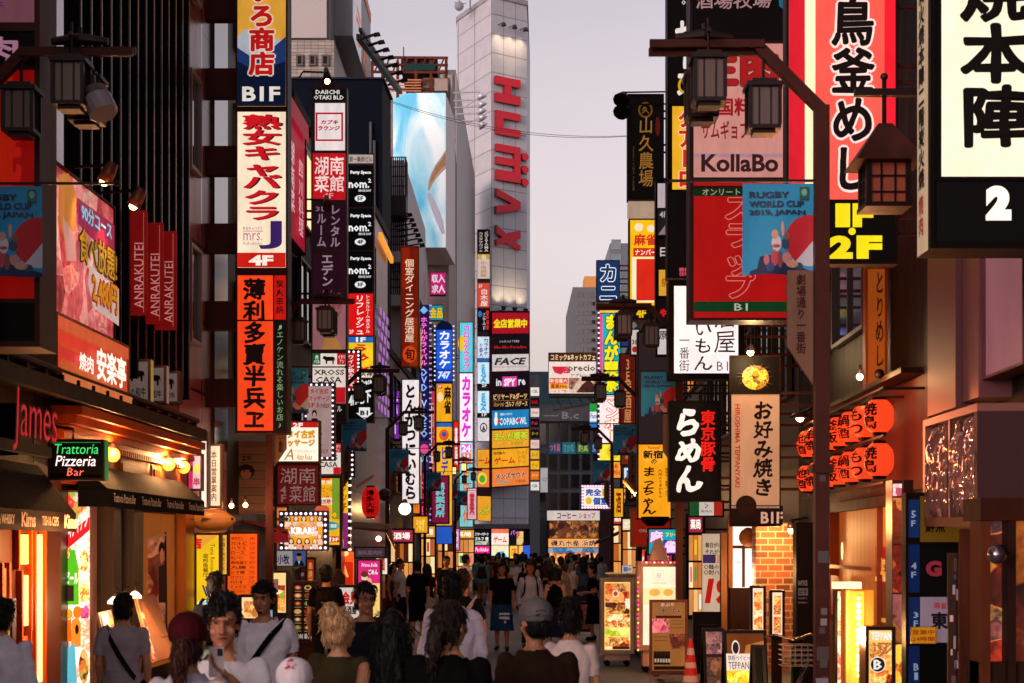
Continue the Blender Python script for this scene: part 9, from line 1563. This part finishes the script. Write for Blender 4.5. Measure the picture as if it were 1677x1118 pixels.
# ---- middle figures
t, J, s = person('person in a black tee and blue lettered apron standing in the street', 822, 34.5, 1.72, -4, top='0a090b', bot='3a2420', bstyle='shorts', detail=1, face='y', apron='1d3a5c', walk=.15, skin='a4684c', bw=1.08, hair='0a0707')
t, J, s = person('person in a white shirt with dark backpack straps looking up at the signs', 868, 34.8, 1.73, 8, top='c0b8c4', tstyle='shirt', bot='24242c', detail=1, face='y', nod=-.3, walk=.3, skin='b07858', hair='0c0808'); backpack(t, s, 'dark backpack on the person in the white shirt looking up', '16161c')
t, J, s = person('person in a black tee and black shorts with a black backpack, facing away', 684, 37.5, 1.74, 184, top='0c0c0e', bot='0a0a0c', bstyle='shorts', detail=1, walk=.15, bw=1.08); backpack(t, s, 'black backpack worn over black tee and shorts', '0c0c10', bw=1.08)
q = Lump(); q.ell(place(t, V_(-.28, .05, .82)), (.14, .07, .17)); q.cap(place(t, V_(-.2, .02, 1.38)), place(t, V_(-.26, .05, .95)), .012, .012); bo = thing('tote_bag', 'pale cloth tote bag hanging at the side of the black shorts', 'bag'); q.fuse('bag', .016, cloth_mat('a89a90'), bo, 3, .004)
t, J, s = person('person in a white polo in profile, behind the black backpack', 655, 42, 1.75, 75, top='d0c8d0', bot='18181c', detail=1, walk=.2)
t, J, s = person('person with long hair in a brown dress by the pink poster stand', 644, 43, 1.64, 60, top='4a2c2c', tstyle='tank', bstyle='dress', bot='4a2c2c', hstyle='long', detail=0)
t, J, s = person('person with long dark hair right behind the black backpack', 699, 39.5, 1.66, 200, top='1a1214', hstyle='long', hair='2a1610', bot='281a1c', bstyle='shorts', detail=1, walk=-.3)
t, J, s = person('large person in a black tee striding towards the viewer on the left', 731, 44, 1.80, -12, top='0c0b0d', bot='121216', detail=1, face='y', bw=1.2, sx=1.1, walk=.5)
t, J, s = person('tall person in a white tee in profile near the tower foot crowd', 763, 46, 1.83, 120, top='ccc8d4', bot='8a8478', detail=1, walk=.4)
t, J, s = person('person in a teal tee and tan trousers with a dark backpack, walking away', 789, 60, 1.70, 180, top='4a9a98', bot='8a6a50', detail=1, walk=.35, hair='0c0808'); backpack(t, s, 'dark red backpack on the teal tee', '3a2024', det=.02)
t, J, s = person('person in a black top and navy skirt walking away', 909, 31.5, 1.66, 182, top='0a090b', tstyle='tank', bot='141c3c', bstyle='skirt', detail=1, walk=.3, hstyle='bob', hair='0c0808')
bo = thing('handbag', 'red shoulder bag on the person in the navy skirt', 'bag'); q = Lump(); q.ell(place(t, V_(.27, .0, .98)), (.1, .13, .14)); q.cap(place(t, V_(.2, .0, 1.4)), place(t, V_(.27, .0, 1.1)), .012, .012); q.fuse('bag', .016, cloth_mat('8a1c20'), bo, 3, .004)
t, J, s = person('person in a black backless dress between the white shirt and the navy skirt', 893, 36.5, 1.63, 178, top='0c0a0c', tstyle='tank', bot='0c0a0c', bstyle='dress', detail=1, hstyle='bob', hair='24120c')
t, J, s = person('person in a long black dress holding a menu board, in profile', 970, 38.5, 1.66, -82, top='0a090a', tstyle='tee', bot='0a090a', bstyle='dress', detail=1, hstyle='bun', hair='0a0707', armL='bent', armR='bent', walk=.1)
q = MB(); p = W(957, 1010, 38.4); q.box(p.x - .14, p.x + .14, p.y - .015, p.y + .015, p.z - .33, p.z + .33, M('2a0c0c')); paint(q, face(38.38, 947, 985, 967, 1035), [('pic', 949, 990, 966, 1030, pic_mat('3a0c0c 7a1c18 a84838 2a0808', 12, .1))], 0); tag(q.build('menu_board'), 'dark red menu board held by the person in the long black dress', 'menu')
t, J, s = person('person in a pale blue tee with a black backpack by the tuna restaurant', 352, 18.6, 1.75, 150, top='6aa0b8', bot='22222a', detail=1, hair='0a0808', head=.4, walk=.2, skin='c08a68'); backpack(t, s, 'large black backpack on the pale blue tee', '100f12')
t, J, s = person('person in a black printed tee with a backpack by the round dish menu board', 534, 24, 1.77, 186, top='100e10', bot='1c1a1e', detail=1, walk=.2, hair='0a0808'); backpack(t, s, 'dark brown backpack on the black printed tee', '1c1412')
t, J, s = person('person with brown hair beside the black printed tee, facing the red shop', 553, 27, 1.68, 190, top='24161a', bot='1a1416', detail=1, hstyle='long', hair='2c1610')
# ---- the crowd farther up the street
TOPS = [('0c0b0d', 'black'), ('c4bec8', 'white'), ('1a2038', 'navy'), ('5a1c1c', 'maroon'), ('4a8a90', 'teal'), ('6a6468', 'grey'), ('8a8a4a', 'khaki'), ('a89888', 'beige'), ('3a4a6a', 'blue'), ('241a18', 'dark brown')]
protos = []
for i, (hs, bs, ts, yw) in enumerate([('short', 'trousers', 'tee', 180), ('short', 'shorts', 'tee', 0), ('long', 'skirt', 'tee', 180), ('bob', 'trousers', 'shirt', 0), ('short', 'trousers', 'shirt', 180), ('pony', 'dress', 'tank', 180), ('short', 'shorts', 'tee', 180), ('long', 'trousers', 'tee', 0)]):
 protos.append((hs, bs, ts, yw))
made = {}; used = set(); rr = random.Random(21); n = 0
HN = {'short': 'short hair', 'long': 'long hair', 'bob': 'bobbed hair', 'pony': 'a ponytail'}
spots = []
for i in range(62):
 d = 44 + 62 * (i / 62) ** .85; lo = 700 + (i % 3) * 10 if d < 60 else 752; px = rr.uniform(775 if d > 52 else 842, 985 if d > 50 else 962)
 if 48 < d < 58 and 770 < px < 835: px += 70
 spots.append((px, d))
for px, d in spots:
 k = rr.randrange(8); hs, bs, ts, yw = protos[k]; tc, tn = TOPS[rr.choice([0, 0, 0, 1, 1, 2, 3, 4, 5, 6, 7, 8, 9, 9])]
 where = ('left' if px < 850 else 'middle' if px < 920 else 'right') + (' of the farthest crowd' if d > 75 else ' of the nearer crowd')
 for _ in range(40):
  lab = '%s %s %s, %s, %s, %s' % ('person in', tn, {'tee': 'tee', 'shirt': 'shirt', 'tank': 'vest'}[ts] + (' and ' + bs if bs != 'dress' else ' and skirt'), HN[hs], 'walking away' if yw else 'coming nearer', where)
  if lab not in used: break
  k = rr.randrange(8); hs, bs, ts, yw = protos[k]; tc, tn = TOPS[rr.choice([0, 0, 1, 1, 2, 3, 4, 5, 6, 7, 8, 9, 9])]
 used.add(lab); n += 1
 if k not in made:
  t, J, s = person(lab, px, d, 1.68, yw, top=tc, tstyle=ts, bot='1a1a20', bstyle=bs, hstyle=hs, detail=0, walk=.45, group='people in the far crowd'); made[k] = t
 else:
  t = copy_tree(made[k]); t.location = (X(px, d), d, 0); t['label'] = lab
 t.rotation_euler.z = R(yw + rr.uniform(-25, 25)); sc = rr.uniform(.94, 1.07); t.scale = (sc, sc, sc)
 bc = rr.choice(['14141a', '1c1a1e', '3a3438', '22283a', '5a4c40'])
 for c in t.children:
  nm = c.name.split('.')[0]; mt = cloth_mat(tc) if nm in ('shirt', 'dress_top') else cloth_mat(bc if bs != 'dress' else tc) if nm in ('trousers', 'shorts', 'skirt') else hair_mat(rr.choice(['0c0808', '120c0a', '2a1610', '0a0808'])) if nm == 'hair' else None
  if mt: c.material_slots[0].link = 'OBJECT'; c.material_slots[0].material = mt
bpy.data.scenes.remove(TS)
bpy.data.objects.remove(_fo); bpy.data.curves.remove(_fc)
